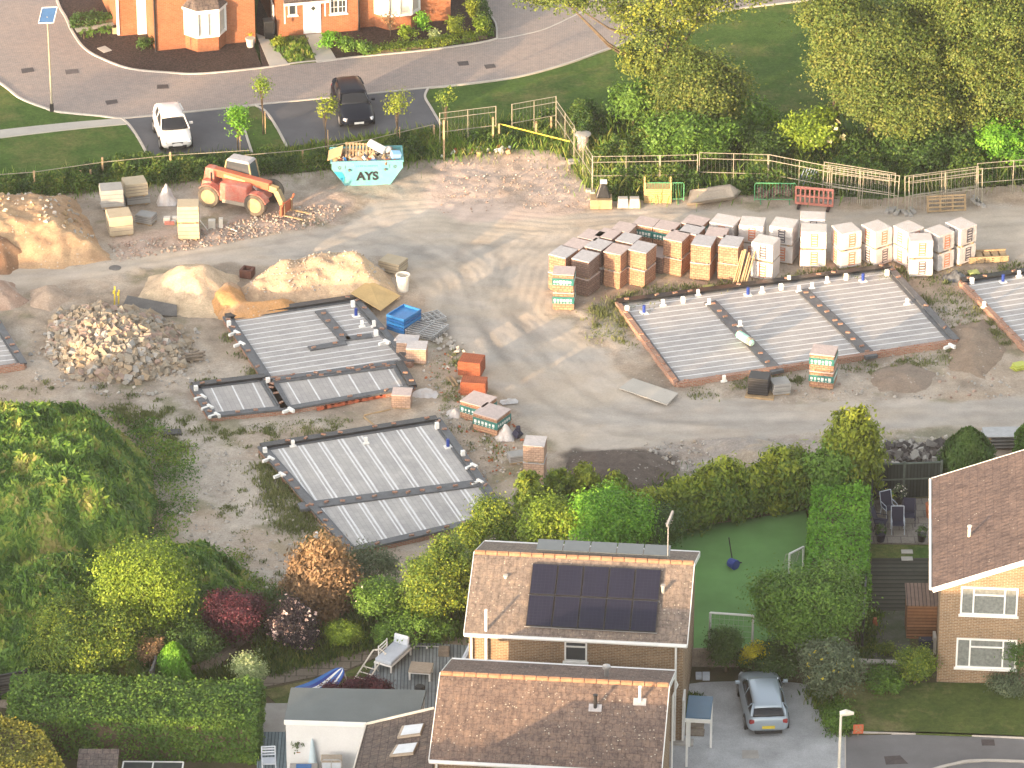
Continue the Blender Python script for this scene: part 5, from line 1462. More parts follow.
# others about the site
GB = 'loose packs about the site'
def lone(kind, label, u, v, rot, W, D, H, z=0, nz=1):
    p = P(u, v, z + H); return pack(kind, label, (p.x, p.y, z), R(rot), W, D, H, GB)
lone('cream', 'pale block pack at the top edge of the loose gravel, above the white bin', 393, 259, -28, 1.15, .95, .62)
lone('light', 'left buff brick pack of the pair by the blue crates, white film on top', 408, 339, -8, 1.0, .9, .8)
lone('light', 'right buff brick pack of the pair by the blue crates, standing nearer', 417, 345, -5, .95, .9, .85)
lone('light', 'pinkish wrapped brick pack at the lower right corner of the upper left foundation', 402, 391.5, -5, .9, .8, .75)
lone('red', 'solid red brick pack on the track edge, the farther of two', 471.5, 358, -14, 1.1, 1.0, .8)
lone('red', 'red brick pack with finned top, directly in front of the other red pack', 474, 379.5, -8, 1.2, .75, .75)
lone('teal', 'green banded pack with pale top, farther of the pair below the red bricks', 478.5, 399, -32, 1.25, 1.2, .95)
lone('teal', 'green banded pack with pale top, nearer of the pair below the red bricks', 492, 411, -32, 1.3, 1.2, .95)
for i, z in enumerate((0, .88)):
    p = P(535, 441, 1.76); pack('light' if i == 0 else 'light', ('lower' if i == 0 else 'upper') + ' plastic wrapped pack of the lone stack beside the dark puddle', (p.x, p.y, z), R(-8), .95, 1.0, .88, GB)
for i, z in enumerate((0, .9)):
    p = P(824, 350, 1.8); pack('teal', ('lower' if i == 0 else 'upper') + ' green banded pack of the two in front of the three-bay foundation', (p.x, p.y, z), R(-14), 1.15, 1.05, .9, GB)
lone('block', 'grey block pack on the ground beside the black crate', 780, 380.5, 14, .85, .8, .62)
lone('block', 'flat pale block pack on a pallet left of the lone wrapped stack', 519, 453, 16, 1.0, .6, .4)
lone('block', 'two rows of pale blocks at the foot of the lone wrapped stack', 566, 479, 12, 1.0, .6, .35)
# top-left block packs
lone('block', 'grey aircrete pack at the left of the block group, upper courses', 111, 186.5, 10, 1.15, 1.05, 1.0, .55)
lone('block', 'grey aircrete pack carrying another at the left of the block group', 112.5, 196.5, 10, 1.2, 1.2, .55)
lone('cream', 'sunlit cream block pack, upper one of the rear pair by the hedge', 134.5, 180, 16, 1.15, 1.0, .75, .6)
lone('block', 'grey block pack under the sunlit cream pack by the hedge', 136.5, 191, 16, 1.2, 1.0, .6)
lone('cream', 'large cream block pack nearest the track in the block group', 119, 212.5, 14, 1.2, 1.15, 1.1)
lone('block', 'small grey block pack lying askew right of the large cream pack', 146, 213.5, -22, .9, .7, .5)
for i, z in enumerate((0, .92)):
    p = P(188, 203, 1.84); pack('cream', ('lower' if i == 0 else 'upper') + ' cream pack of the tall stack beside the telehandler', (p.x, p.y, z), R(2), 1.08, 1.0, .92, GB)

# leaning planks, bins, crates, sheets
b = MB(); rg = random.Random(5)
for i in range(7):
    x = -.3 + i * .1; b.bar((x - .25, -.25 + rg.uniform(-.1, .1), 0), (x + .2 + rg.uniform(-.05, .1), .35, rg.uniform(1.4, 1.85)), .07, .05)
loose('leaning_planks', 'bundle of planks leaning on the pack stacks in the long row', 'planks', b, M['timber'], P(743, 286))
b = MB(); b.lathe((0, 0, 0), [(.26, 0), (.33, .85), (.36, .85), (.36, .9), (.3, .9), (.29, .5)], 18)
loose('white_bin', 'white plastic bin standing on the track beside the pale block pack', 'bin', b, M['cream'], P(403, 291))
M['blue2'] = m_noisy('light_blue_plastic_edge', (.03, .22, .55), .25, 3, .4, 14, .1, spec=.5)
# blue crate stack
t = thing('blue_crate_stack', P(404, 327), R(-35), 'stack of bright blue plastic trays between the plywood and slatted frames', 'tray stack')
for i in range(5):
    b = MB(); w_, d_ = 1.0, 1.35; z = i * .17
    b.box((0, 0, z), (w_, d_, .03))
    for (cx_, cy_, sx_, sy_) in ((0, -d_ / 2, w_ + .05, .05), (0, d_ / 2, w_ + .05, .05), (-w_ / 2, 0, .05, d_), (w_ / 2, 0, .05, d_)): b.box((cx_, cy_, z + .0), (sx_, sy_, .14))
    b.build('tray', M['blue'] if i % 2 else M['blue2'], t)
t = thing('plywood_sheet', P(377, 296, .3), 0, 'large yellow plywood sheet lying on the end of the sand ridge', 'plywood')
q = [P(353, 299, .3), P(397, 303, .25), P(400, 292, .2), P(376, 280, .55), P(362, 282, .55)]; q = [P(351, 293, .55), P(381, 310.5, .25), P(400.5, 295.5, .2), P(369, 280, .65)]
q = [k - t.location for k in q]; b = MB(); b.slabq(q, .03); b.build('sheet', M['ply'], t)
# slatted frames
def frames(label, u, v, rz, w_, d_, n, name='slatted_frames', m='steel', z=.1, tilt=0):
    b = MB()
    for k in range(3):
        for i in range(n): b.bar((-w_ / 2 + i * w_ / (n - 1), -d_ / 2, k * .1), (-w_ / 2 + i * w_ / (n - 1), d_ / 2, k * .1 + tilt), .05, .04)
        for y in (-d_ / 2, 0, d_ / 2): b.bar((-w_ / 2, y, k * .1 + (tilt * (y / d_ + .5))), (w_ / 2, y, k * .1 + (tilt * (y / d_ + .5))), .05, .05)
    loose(name, label, 'frames', b, M[m], P(u, v, z) , rz)
frames('stack of grey slatted frames leaning right of the blue trays', 427, 331, R(60), 1.5, 1.5, 8)
frames('small pile of metal bars above the slatted frames', 432, 320, R(30), 1.1, .9, 5)
b = MB(); rg = random.Random(8)
for i in range(40): b.chunk((rg.gauss(0, .9), rg.gauss(0, .25), .06), rg.uniform(.05, .16), rg, flat=.6)
loose('stone_scraps', 'scattered stone scraps beyond the slatted frames', 'scraps', b, M['kerb'], P(448, 346), R(-50))['kind'] = 'stuff'
b = MB()
for i in range(26): b.chunk((rg.gauss(0, .5), rg.gauss(0, .35), .1 + rg.random() * .15), rg.uniform(.06, .2), rg, flat=.7)
loose('stone_scraps', 'heap of pale stones at the top right end of the sand ridge', 'scraps', b, M['kerb'], P(371, 271), R(-50))['kind'] = 'stuff'
# crumpled film
def film(label, u, v, w_, d_, h_, seed, m='plastic_wrap', rz=0):
    n = 14; xs = np.linspace(-1, 1, n); X, Y = np.meshgrid(xs, xs)
    r = np.hypot(X, Y); z = np.maximum(0, 1 - r) * h_ + (fbm(X * 2.5 + seed, Y * 2.5, seed) - .4) * h_ * 1.1 * (r < .98)
    V = np.stack([X * w_ / 2 * (1 - .2 * np.abs(Y)), Y * d_ / 2, np.maximum(z, .02)], -1).reshape(-1, 3)
    o = np_mesh('plastic_film', V, grid_quads(n, n), M[m], smooth=False); o.location = P(u, v); o.rotation_euler = (0, 0, rz); tag(o, label, 'plastic film')
film('crumpled white film left of the buff brick pair', 399, 345, 1.0, .8, .55, 3)
film('crumpled film heap at the lower right corner of the upper left foundation', 425, 395, 1.3, .8, .35, 5)
film('crumpled translucent film left of the green banded pair', 455, 415, 1.1, .8, .3, 6)
film('torn pale film on the track right of the green banded pair', 509, 402, .9, .5, .15, 8, 'plastic_wrap', .2)
film('white bulk bag collapsed in front of the green banded pair', 505, 438, .95, .8, .6, 11)
film('draped clear plastic over rubbish left of the tall cream stack', 167, 203, 1.1, .9, .9, 14)
b = MB()
for (x, y, s) in ((-.25, 0, .3), (.15, .15, .25), (.1, -.25, .2)): b.box((x, y, 0), (s * 1.1, s, s * .9), m=M['cream'])
b.box((-.1, -.45, .05), (.5, .06, .2), m=M['barrier_red']); b.box((.35, -.5, 0), (.12, .12, .35), m=M['yellow'])
loose('building_oddments', 'red, white and yellow oddments left of the tall cream stack', 'oddments', b, M['cream'], P(172, 222))
b = MB(); b.box((-.2, 0, 0), (.35, .3, .45)); b.box((.25, .1, 0), (.2, .25, .5)); b.bar((.5, .1, .02), (1.1, -.5, .05), .05, .05); b.bar((-.9, .3, .4), (-.4, -.3, .02), .04, .04)
loose('building_oddments', 'pale buckets and bars in front of the telehandler rear wheel', 'oddments', b, M['cream'], P(216, 228))
# black crate and pale board
t = thing('black_crate', P(759, 393.5), R(-12), 'black plastic crate on a wooden pallet in front of the three-bay foundation', 'crate')
b = MB(); b.box((0, 0, .12), (.95, .85, .85)); b.build('crate_body', M['black'], t, bevel=.03)
b = MB()
for i in range(6):
    z = .2 + i * .13; b.box((0, 0, z), (.97, .87, .03))
b.build('ribs', m_plain('worn_black_plastic', (.06, .06, .065), .5), t)
b = MB(); b.box((.1, -.05, 0), (1.35, 1.1, .1)); b.build('pallet', M['timber'], t)
t = thing('grey_board', P(648, 391), 0, 'pale grey board lying propped on the ground below the foundation corner', 'board')
q = [P(619, 388, .06), P(667, 404.5, .25), P(678, 393, .3), P(633, 378, .08)]; q = [k - t.location for k in q]
b = MB(); b.slabq(q, .05); b.build('board', M['slab_path'], t)
b = MB(); b.chunk((.8, -.6, .08), .16, random.Random(2)); b.chunk((.5, -.5, .06), .12, random.Random(3)); b.build('prop', M['old_timber'], t)
# stacked boards, pallets and barriers along the far fence
b = MB(); rg = random.Random(4)
for i in range(8): b.box((0, 0, i * .1), (1.35 - rg.random() * .05, .8, .085), rz=rg.uniform(-.02, .02))
for x in (-.66, .66): b.box((x, -.35, 0), (.08, .08, 1.15)); b.box((x, .35, 0), (.08, .08, 1.15))
loose('timber_stack', 'yellow timber stack held between posts at the far fence', 'timber stack', b, M['ply'], P(657.5, 200))
for i, (u, l) in enumerate(((623, 'left'), (634.5, 'right'))):
    b = MB(); b.box((0, 0, 0), (.58, .5, .5), tx=.82, ty=.7); loose('kerb_stone_pack', l + ' one of two pale stone blocks at the far fence', 'stone block', b, M['slab_path'], P(u, 206.5), R(2), 'pale stone blocks by the fence', bevel=.02)
t = thing('board_pile', P(714, 198), 0, 'brown boards piled askew against the far fence', 'board pile')
for i in range(3):
    q = [P(687, 204.5 - i * .8, .12 + i * .16), P(734, 198.5 - i, .1 + i * .16), P(741 - i * 2, 191, .25 + i * .16), P(730, 184 + i, .5 + i * .16), P(690 + i * 2, 190, .35 + i * .16)]
    q = [k - t.location for k in q]; b = MB(); b.slabq(q, .07); b.build('board', M['ply_grey'], t)
def crowd_barrier(label, u, v, rz, w_=2.0):
    t = thing('steel_barrier', P(u, v), rz, label, 'barrier', 'barriers along the far fence')
    b = MB(); b.tube([(-w_ / 2, 0, .12), (-w_ / 2, 0, 1.02), (-w_ / 2 + .06, 0, 1.1), (w_ / 2 - .06, 0, 1.1), (w_ / 2, 0, 1.02), (w_ / 2, 0, .12)], .025, 6); b.tube([(-w_ / 2, 0, .2), (w_ / 2, 0, .2)], .022, 6); b.build('frame', M['barrier_green'], t)
    b = MB(); n = 14
    for i in range(1, n): b.tube([(-w_ / 2 + w_ * i / n, 0, .2), (-w_ / 2 + w_ * i / n, 0, 1.1)], .009, 4, cap=False)
    b.build('rails', M['barrier_green'], t)
    for x in (-w_ * .35, w_ * .35): b = MB(); b.bar((x, -.28, .03), (x, .28, .03), .05, .03); b.build('foot', M['barrier_green'], t)
crowd_barrier('green steel barrier partly hidden by the yellow timber stack', 665, 202.5, 0, 1.9)
crowd_barrier('green steel barrier left of the faded red plastic barrier', 775, 203, R(-2), 2.1)
t = thing('plastic_barrier', P(814, 207), R(-12), 'faded red plastic barrier standing in front of the fence', 'barrier')
b = MB(); W2 = 1.95; z0, z1 = .15, 1.02
for z in (z0, z1): b.bar((-W2 / 2, 0, z), (W2 / 2, 0, z), .07, .13)
b.bar((-W2 / 2, 0, .56), (W2 / 2, 0, .56), .06, .10)
for i in range(9): b.box((-W2 / 2 + .03 + i * (W2 - .06) / 8, 0, z0), (.09, .07, z1 - z0))
b.build('panel', M['barrier_red'], t, bevel=.015)
for x in (-.75, .75):
    b = MB(); b.box((x, -.1, 0), (.14, .75, .1)); b.build('foot', M['black'], t)
b = MB()
for i in range(6): b.bar((-.5 + i * .12, -.1, .2), (-.1 + i * .14, .25, 1.25), .03, .03)
loose('metal_poles', 'bundle of pale blue metal poles leaning behind the red plastic barrier', 'poles', b, m_plain('pale_blue_metal', (.32, .42, .55), .5), P(806, 193))
b = MB(); rg = random.Random(14)
for i in range(30): b.chunk((rg.uniform(-1, 1), rg.uniform(-.3, .3), .15 + rg.random() * .3), rg.uniform(.08, .2), rg)
loose('brick_scraps', 'dark red scraps heaped behind the green barrier', 'scraps', b, M['clay_dark'], P(776, 197))['kind'] = 'stuff'
o = pallet_mb(2.05, .95, 4).build('standing_pallet', M['timber'])
# three-column pallet seen face on, leaning on the fence
bpy.data.objects.remove(o)
b = MB()
for x in (-.96, -.32, .32, .96): b.box((x, 0, 0), (.09, .1, .86))
for z in (.02, .22, .43, .64, .78): b.box((0, -.06, z), (2.0, .03, .085))
o = loose('pallet', 'long wooden pallet standing on edge against the fence by the gate', 'pallet', b, M['timber'], P(946.5, 211.5), R(7)); o.rotation_euler[0] = R(-14)
b = MB()
for k in range(3):
    for i in range(5): b.box((-.8 + i * .4, 0, k * .11), (.3, .9, .04)); 
    b.box((0, -.4, k * .11 + .04), (2.0, .08, .06)); b.box((0, .4, k * .11 + .04), (2.0, .08, .06))
loose('pallet_pile', 'low pile of flat pallets right of the last white wrapped stack', 'pallet pile', b, M['timber'], P(987, 259), R(6))
b = MB(); rg = random.Random(21)
for i in range(16): b.bar((rg.uniform(-.7, -.4), rg.uniform(-.35, .3), .05 + rg.random() * .3), (rg.uniform(.4, .7), rg.uniform(-.3, .35), .05 + rg.random() * .35), .09, .05)
loose('timber_offcuts', 'pile of weathered timber offcuts at the right foot of the rubble heap', 'timber pile', b, M['old_timber'], P(191, 361), R(15))
t = thing('road_plate', P(149, 310), R(-4), 'long dark steel plate lying between the rubble and the sand heap', 'steel plate')
q = [P(120, 314, .05), P(178, 315, .05), P(177, 304, .30), P(126, 296, .35)]; q = [k - t.location for k in q]
b = MB(); b.slabq(q, .08); b.build('plate', M['dark_steel'], t)
for i, (u, l) in enumerate(((114.5, 'left'), (118.5, 'right'))):
    b = MB(); b.bar((0, 0, 0), (.05, .05, 1.15 - i * .2), .07, .07); b.box((0, -.02, .8 - i * .1), (.1, .1, .14)); loose('marker_stake', l + ' yellow marker stake of the two above the rubble heap', 'stake', b, M['yellow'], P(u, 308), 0, 'yellow stakes above the rubble')
# small drain box in the sand
t = thing('brick_drain_box', P(247.5, 276), R(-20), 'small brown chamber frame standing at the edge of the sand ridge', 'chamber')
b = MB()
for (x, y, a, c) in ((0, -.25, .6, .1), (0, .25, .6, .1), (-.25, 0, .1, .42), (.25, 0, .1, .42)): b.box((x, y, 0), (a, c, .42))
b.build('chamber_wall', m_noisy('brown_plastic', (.18, .08, .06), .3, 3), t)
b = MB(); b.box((0, 0, .05), (.4, .4, .05)); b.build('chamber_floor', M['black'], t)
b = MB(); b.lathe((0, 0, 0), [(.32, 0), (.30, .05), (.12, .07)], 14); loose('round_manhole', 'round dark manhole in the track above the yellow stakes', 'manhole', b, M['dark_steel'], P(115, 268.5))
b = MB(); b.box((0, 0, 0), (1.0, .55, .12), tx=.9, ty=.9); loose('black_tray', 'small black tray on the bare ground right of the tall grass mound', 'tray', b, M['black'], P(171, 434), R(8))
# green-grey sheets stacked at the far right
t = thing('metal_sheet_stack', P(1008, 445), R(2), 'stack of long grey metal sheets beside the haul track at the right edge', 'sheet stack')
for i in range(4):
    b = MB(); b.box((0.2 + .05 * i, .03 * i, .1 + i * .16), (3.0, 1.0, .06), m=M['steel']); b.box((-.9, 0, .02 + i * .16), (.1, .9, .08), m=M['timber']); b.build('sheet', None, t)
b = MB(); rg = random.Random(33)
for i in range(9): b.box((rg.uniform(-.1, .1), rg.uniform(-.1, .1), i * .03), (.55, .45, .03), rz=rg.uniform(-.3, .3))
loose('yellow_green_bag', 'lime coloured bag on the ground at the right edge below the last foundation', 'bag', b, m_plain('lime_sack', (.45, .50, .10), .6), P(1018, 369), .3)
for (u, v, l) in ((973.5, 272.5, 'lime green cover lying left of the last foundation corner'), (709, 287.5, 'pale green cover lying in the weeds before the orange packs'), (794, 278, 'small green cover in the weeds behind the three-bay foundation')):
    b = MB(); b.box((0, 0, 0), (.55, .42, .07), tx=.9, ty=.85); loose('inspection_cover', l, 'cover', b, m_plain('lime_cover', (.42, .46, .16), .6), P(u, v, .1) + Vector((0, 0, 0)), .2)
film('dark net bundle lying left of the last foundation', 955, 279, 1.3, .9, .45, 19, 'dpm_grey')

# ------------------------------------------------------------------ foundations
def wall_strip(mb, a, b, w_, z0, z1, m=None):
    mb.bar((a[0], a[1], (z0 + z1) / 2), (b[0], b[1], (z0 + z1) / 2), w_, z1 - z0, m)
def foundation(label, quad, panels, cross, floor, zf=.23, edges='bdbb', stubs=(), rot_from=(0, 1)):
    """quad: outer corners in the photo (back-left, back-right, front-right, front-left)"""
    W4 = [P(u, v, 0) for u, v in quad]
    d = W4[rot_from[1]] - W4[rot_from[0]]; yaw = math.atan2(d.y, d.x)
    t = thing('foundation_slab', W4[0], yaw, label, 'foundation')
    Mi = Matrix.Rotation(-yaw, 3, 'Z')
    loc = lambda p: Mi @ (p - W4[0])
    Lq = [loc(p) for p in W4]
    def inset(k): 
        c = sum(Lq, Vector()) / 4
        return [p + (c - p).normalized() * k for p in Lq]
    F = inset(.28)
    b = MB(); b.prism([(p.x, p.y) for p in F], -.05, zf - .02); b.build('floor', M[floor], t)
    nm = ['back', 'right', 'front', 'left']
    for i in range(4):
        a, q = Lq[i], Lq[(i + 1) % 4]
        b = MB(); wall_strip(b, a, q, .26, -.1, zf + .06); 
        wl = b.build('perimeter_wall', M['brick_red'], t)
        dk = edges[i]
        if dk == 'd':      # black membrane folded over the wall
            b = MB(); wall_strip(b, a, q, .40, zf - .02, zf + .14); b.build('membrane', M['dpm'], wl)
        elif dk == 'g':
            b = MB(); wall_strip(b, a, q, .34, zf - .01, zf + .09); b.build('membrane', M['dpm_grey'], wl)
        c_ = sum(Lq, Vector()) / 4
        k_ = .30 if dk in 'dg' else .24; a2, q2 = a + (c_ - a).normalized() * k_, q + (c_ - q).normalized() * k_
        b = MB(); wall_strip(b, a2, q2, .22 if dk in 'dg' else .07, zf - .04, zf + .03); b.build('membrane_lap', M['dpm_grey'], t)
    for (p0, p1, w_) in cross:
        a, q = loc(P(*p0, zf)), loc(P(*p1, zf))
        b = MB(); wall_strip(b, a, q, w_, zf - .1, zf + .05); b.build('dividing_wall', M['dpm_grey'], t)
        rg = random.Random(int(p0[0])); b = MB(); n = int((q - a).length / .75)
        for i in range(n):
            k = a.lerp(q, (i + .5 + rg.uniform(-.2, .2)) / n); b.box((k.x + rg.uniform(-.08, .08), k.y + rg.uniform(-.1, .1), zf + .05), (.22, .1, .07), rz=rg.uniform(-.4, .4))
        b.build('loose_bricks', M['brick_red'], t)
    # bricks holding the membrane down
    rg = random.Random(int(quad[0][0]) + 5); b = MB()
    for i in range(4):
        a, q = Lq[i], Lq[(i + 1) % 4]; n = int((q - a).length / .8)
        for j in range(n):
            if rg.random() < .65:
                k = a.lerp(q, (j + .5) / n); b.box((k.x + rg.uniform(-.05, .05), k.y + rg.uniform(-.05, .05), zf + (.14 if edges[i] == 'd' else .09 if edges[i] == 'g' else .06)), (.22, .1, .06), rz=rg.uniform(-.8, .8))
    b.build('loose_bricks', M['brick_red'], t)
    for (u, v, kind) in stubs:
        k = loc(P(u, v, zf + .1))
        if kind == 'w': b = MB(); b.box((k.x, k.y, zf), (.19, .17, .33)); b.build('white_duct', M['white'], t, bevel=.02)
        if kind == 's': b = MB(); b.box((k.x, k.y, zf), (.14, .12, .34)); b.box((k.x, k.y, zf), (.3, .1, .08)); b.build('white_duct', M['white'], t)
        if kind == 'B':
            b = MB(); b.tube([(k.x, k.y, zf - .05), (k.x, k.y, zf + .4)], .08, 10); pb = b.build('blue_pipe', M['deep_blue'], t)
            b = MB(); b.box((k.x, k.y, zf - .02), (.34, .3, .06)); b.build('collar', M['white'], pb)
        if kind == 'L': b = MB(); b.box((k.x, k.y, zf), (.5, .12, .12), rz=.4); b.box((k.x + .2, k.y, zf), (.12, .4, .16), rz=.4); b.build('white_trim', M['white'], t)
    return t
foundation('wide three-bay foundation with plank-like pale floor in front of the pack row', [(617.5, 307), (889, 272), (956, 345), (677, 388)],
    None, [((710, 302), (778, 372), .62), ((802, 290), (872, 357), .62)], 'floor_long', edges='dgbb',
    stubs=[(627, 310, 'w'), (663, 304, 's'), (683, 301, 'w'), (698, 294, 's'), (709, 303, 's'), (762, 291, 's'), (781, 288, 'w'), (789, 280, 's'), (799, 290, 's'), (812, 287, 's'), (827, 281, 's'), (846, 278, 'w'), (887, 274, 'w'), (644, 311, 'B'), (748, 293, 'B'), (863, 279, 'B'), (907, 303, 's'), (724, 380, 's'), (948, 346, 'L'), (740, 325, 's')])
foundation('lower left foundation with twin white beam lines, half hidden by garden shrubs', [(261, 452), (437, 424), (506, 520), (351, 556)],
    None, [((299, 507), (482, 483), .62)], 'floor_twin', edges='dggg',
    stubs=[(265, 452, 'w'), (267, 459, 'L'), (278, 475, 'L'), (316, 537, 'w'), (437, 427, 'w'), (448, 445, 'B'), (463, 455, 'w'), (470, 466, 'L'), (476, 482, 'L'), (293, 445, 's'), (366, 442, 's')])
foundation('upper left foundation, main room with pale floor and inner L-shaped wall', [(226, 322), (355, 303), (411, 367), (266, 384)],
    None, [((320, 311), (346, 341), .55), ((346, 339), (372, 336), .4), ((309, 349), (346, 343), .45), ((266, 383), (398, 366), .3)], 'floor_long', edges='dgbg',
    stubs=[(229, 325, 'w'), (233, 333, 'L'), (238, 344, 'L'), (353, 305, 'w'), (356, 314, 'B'), (362, 325, 's'), (374, 325, 's'), (376, 334, 'w'), (383, 342, 'L'), (268, 382, 'w')])
foundation('narrow front strip of the upper left foundation with slanting white lines', [(269, 385.5), (399, 367.5), (413, 392), (285, 414)],
    None, [], 'floor_wide', edges='gdgg', stubs=[(287, 410, 'L')])
foundation('small left wing of the upper left foundation with slanting white lines', [(193, 391), (265, 382), (284, 413.5), (211, 421)],
    None, [], 'floor_wide', edges='dggg', stubs=[(196, 390, 'w'), (199, 397, 'L'), (206, 407, 'L'), (213, 415, 'L')])
foundation('foundation cut by the right edge of the picture, with brick left wall', [(961, 286), (1052, 272), (1110, 344), (1032, 358)],
    None, [], 'floor_long', edges='dbbb', stubs=[(972, 282, 'w'), (1003, 280, 'B'), (1019, 275, 's'), (984, 306, 's')])
foundation('foundation corner cut by the left edge below the earth bank', [(-60, 332), (-3, 326), (24, 369), (-40, 378)],
    None, [], 'floor_long', edges='dgbb')
t = thing('teal_roll_bag', P(745, 342, .35), R(-57), 'teal and white bag lying on the dividing wall of the three-bay foundation', 'bag')
b = MB(); b.tube([(-.6, 0, .16), (-.5, 0, .2), (.45, 0, .2), (.6, 0, .14)], [.1, .2, .2, .12], 10); b.build('bag_body', m_noisy('teal_white_sack', (.55, .68, .64), .15, 2, .5, c2=(.1, .5, .42)), t)
b = MB(); b.tube([(.3, 0, .2), (.52, 0, .2)], .205, 10); b.build('sand_end', M['ply_grey'], t)
# orange warning mesh lying along the strip foundation
b = MB(); a_, b_ = P(322, 410.5), P(398, 395); c_ = (a_ + b_) / 2
for i in range(12): b.box(((a_.lerp(b_, i / 11) - c_).x, (a_.lerp(b_, i / 11) - c_).y, .06), (.5, .1, .14), rz=math.atan2((b_ - a_).y, (b_ - a_).x))
loose('orange_edging', 'bright orange clay edging along the front of the strip foundation', 'edging', b, M['orange_paint'], c_)
b = MB(); b.bar((0, 0, .05), (.55, -.9, .05), .08, .06); b.bar((0, .2, .04), (1.2, .8, .04), .06, .05)
loose('timber_battens', 'two thin battens on bare ground between the two left foundations', 'battens', b, M['timber'], P(364, 418))
b = MB(); b.bar((0, 0, .05), (.35, -1.0, .08), .09, .05); b.bar((.2, .1, .05), (.5, -.9, .08), .09, .05)
loose('timber_battens', 'two pale battens in the weeds left of the red brick packs', 'battens', b, M['timber'], P(447, 378))
b = MB(); b.chunk((0, 0, .25), .25, random.Random(1)); b.tube([(.1, 0, .1), (.05, 0, .6)], .1, 8); loose('dark_bundle', 'small dark bundle beside the collapsed white bulk bag', 'bundle', b, M['navy'], P(517, 438))
# ------------------------------------------------------------------ heaps
def heap(name, label, poly, H, slope, colr, cat, res=.13, rough=.12, seed=1, col2=None, kind=None, peaks=None, lift=.0, ret=False, zref=0):
    """heap over a ground outline given in the photo; height rises over `slope` metres from the edge"""
    W4 = np.array(PP(poly, zref)); c = W4.mean(0)
    x0, y0 = W4.min(0) - .3; x1, y1 = W4.max(0) + .3
    nx, ny = int((x1 - x0) / res) + 2, int((y1 - y0) / res) + 2
    X, Y = np.meshgrid(np.linspace(x0, x1, nx), np.linspace(y0, y1, ny))
    def hf(X, Y):
        jx = (fbm(X * .8, Y * .8, seed) - .5) * 1.0; jy = (fbm(X * .8 + 9, Y * .8, seed + 3) - .5) * 1.0
        d = dist_poly(X + jx * .5, Y + jy * .5, [tuple(q) for q in W4])
        h = H * np.clip(d / slope, -.2, 1)
        h = np.where(d > 0, H * np.sin(np.clip(d / slope, 0, 1) * math.pi / 2) ** 1.1, d * .5)
        if peaks is not None:
            k = np.zeros_like(X)
            for (u, v, r, a) in peaks:
                p = P(u, v); k = np.maximum(k, a * np.clip(1 - (np.hypot(X - p.x, (Y - p.y)) / (r * 1.7)) ** 1.3, 0, 1)) + 0 * k
            k = k * (.8 + .5 * fbm(X * .7, Y * .7, seed + 40, 3)); h = np.where(d > 0, h * (.45 + k), h)
        h = h + (fbm(X * 1.1, Y * 1.1, seed + 5, 5, .6) - .5) * rough * 2.2 * np.clip(d / .6, 0, 1)
        return h + lift
    Z = hf(X, Y)
    m = np.ones(X.shape + (3,)) * np.array(colr)
    if col2 is not None: m = lay(m, col2, sstep(.45, .62, fbm(X * .5, Y * .9, seed + 11, 5, .6)))
    V = np.stack([X - c[0], Y - c[1], Z], -1).reshape(-1, 3); Q = grid_quads(nx, ny)
    keep = Z.ravel()[Q].max(1) > -.12
    q = Q[keep]; used, inv = np.unique(q, return_inverse=True)
    o = np_mesh(name, V[used], inv.reshape(q.shape), M['soil'], smooth=True, col=m.reshape(-1, 3)[used])
    o.location = (c[0], c[1], 0); tag(o, label, cat, kind=kind)
    return (o, hf, W4) if ret else o
def scatter_in(W4, n, rg, grow=0.0):
    x0, y0 = W4.min(0); x1, y1 = W4.max(0)
    P_ = np.zeros((0, 2))
    while len(P_) < n:
        q = np.stack([rg.uniform(x0, x1, n * 2), rg.uniform(y0, y1, n * 2)], 1)
        q = q[in_poly(q[:, 0], q[:, 1], [tuple(a) for a in W4])]
        P_ = np.concatenate([P_, q])
    return P_[:n]
def stones(name, label, pts, hf, n, size, mats, seed, cat='rubble', spread=None, kind='stuff', flat=.8, sink=.3):
    nr_ = np.random.default_rng(seed); rg = random.Random(seed)
    W4 = np.array(PP(pts)); q = scatter_in(W4, n, nr_); c = W4.mean(0)
    z = hf(q[:, 0], q[:, 1]) if hf else np.zeros(n)
    b = MB()
    for i in range(n):
        s = size * (rg.random() ** 1.6 * 1.6 + .35)
        b.chunk((q[i, 0] - c[0], q[i, 1] - c[1], z[i] + s * sink), s, rg, m=mats[int(rg.random() * len(mats))], flat=flat)
    o = b.build(name); o.location = (c[0], c[1], 0); return tag(o, label, cat, kind=kind)
M['rub1'] = m_noisy('beige_rubble', (.44, .35, .25), .25, 2, .95, 20, .3); M['rub2'] = m_noisy('buff_rubble', (.40, .35, .28), .3, 2, .95, 20, .3)
M['hardcore'] = m_noisy('pinkish_broken_brick', (.46, .34, .28), .3, 3, .95, 20, .3)
sand = (.54, .42, .30); sand2 = (.49, .36, .25)
o, hbank, Wb = heap('earth_bank', 'flat-topped bank of orange earth catching the sun at the upper left edge', [(-70, 205), (74, 199), (112, 262), (60, 268), (-70, 268)], 1.35, 2.6, (.50, .345, .21), 'earth bank', seed=3, rough=.26, col2=(.40, .27, .17), ret=True)
stones('bank_stones', 'pale stones scattered over the earth bank', [(-60, 206), (70, 203), (98, 250), (-60, 255)], hbank, 260, .07, [M['kerb'], M['ply_grey'], M['timber']], 5)
heap('brown_soil_heap', 'smaller brown soil heap at the left edge in front of the earth bank', [(-70, 238), (14, 236), (34, 262), (10, 272), (-70, 272)], 1.2, 1.8, (.26, .155, .095), 'soil heap', seed=8, rough=.22, col2=(.33, .2, .12))
heap('pebbly_soil_heap', 'low pinkish pebbly heap at the left edge below the earth bank', [(-60, 288), (10, 282), (28, 300), (10, 312), (-60, 312)], .7, 1.2, (.38, .27, .21), 'soil heap', seed=9, rough=.14, col2=(.45, .36, .3))
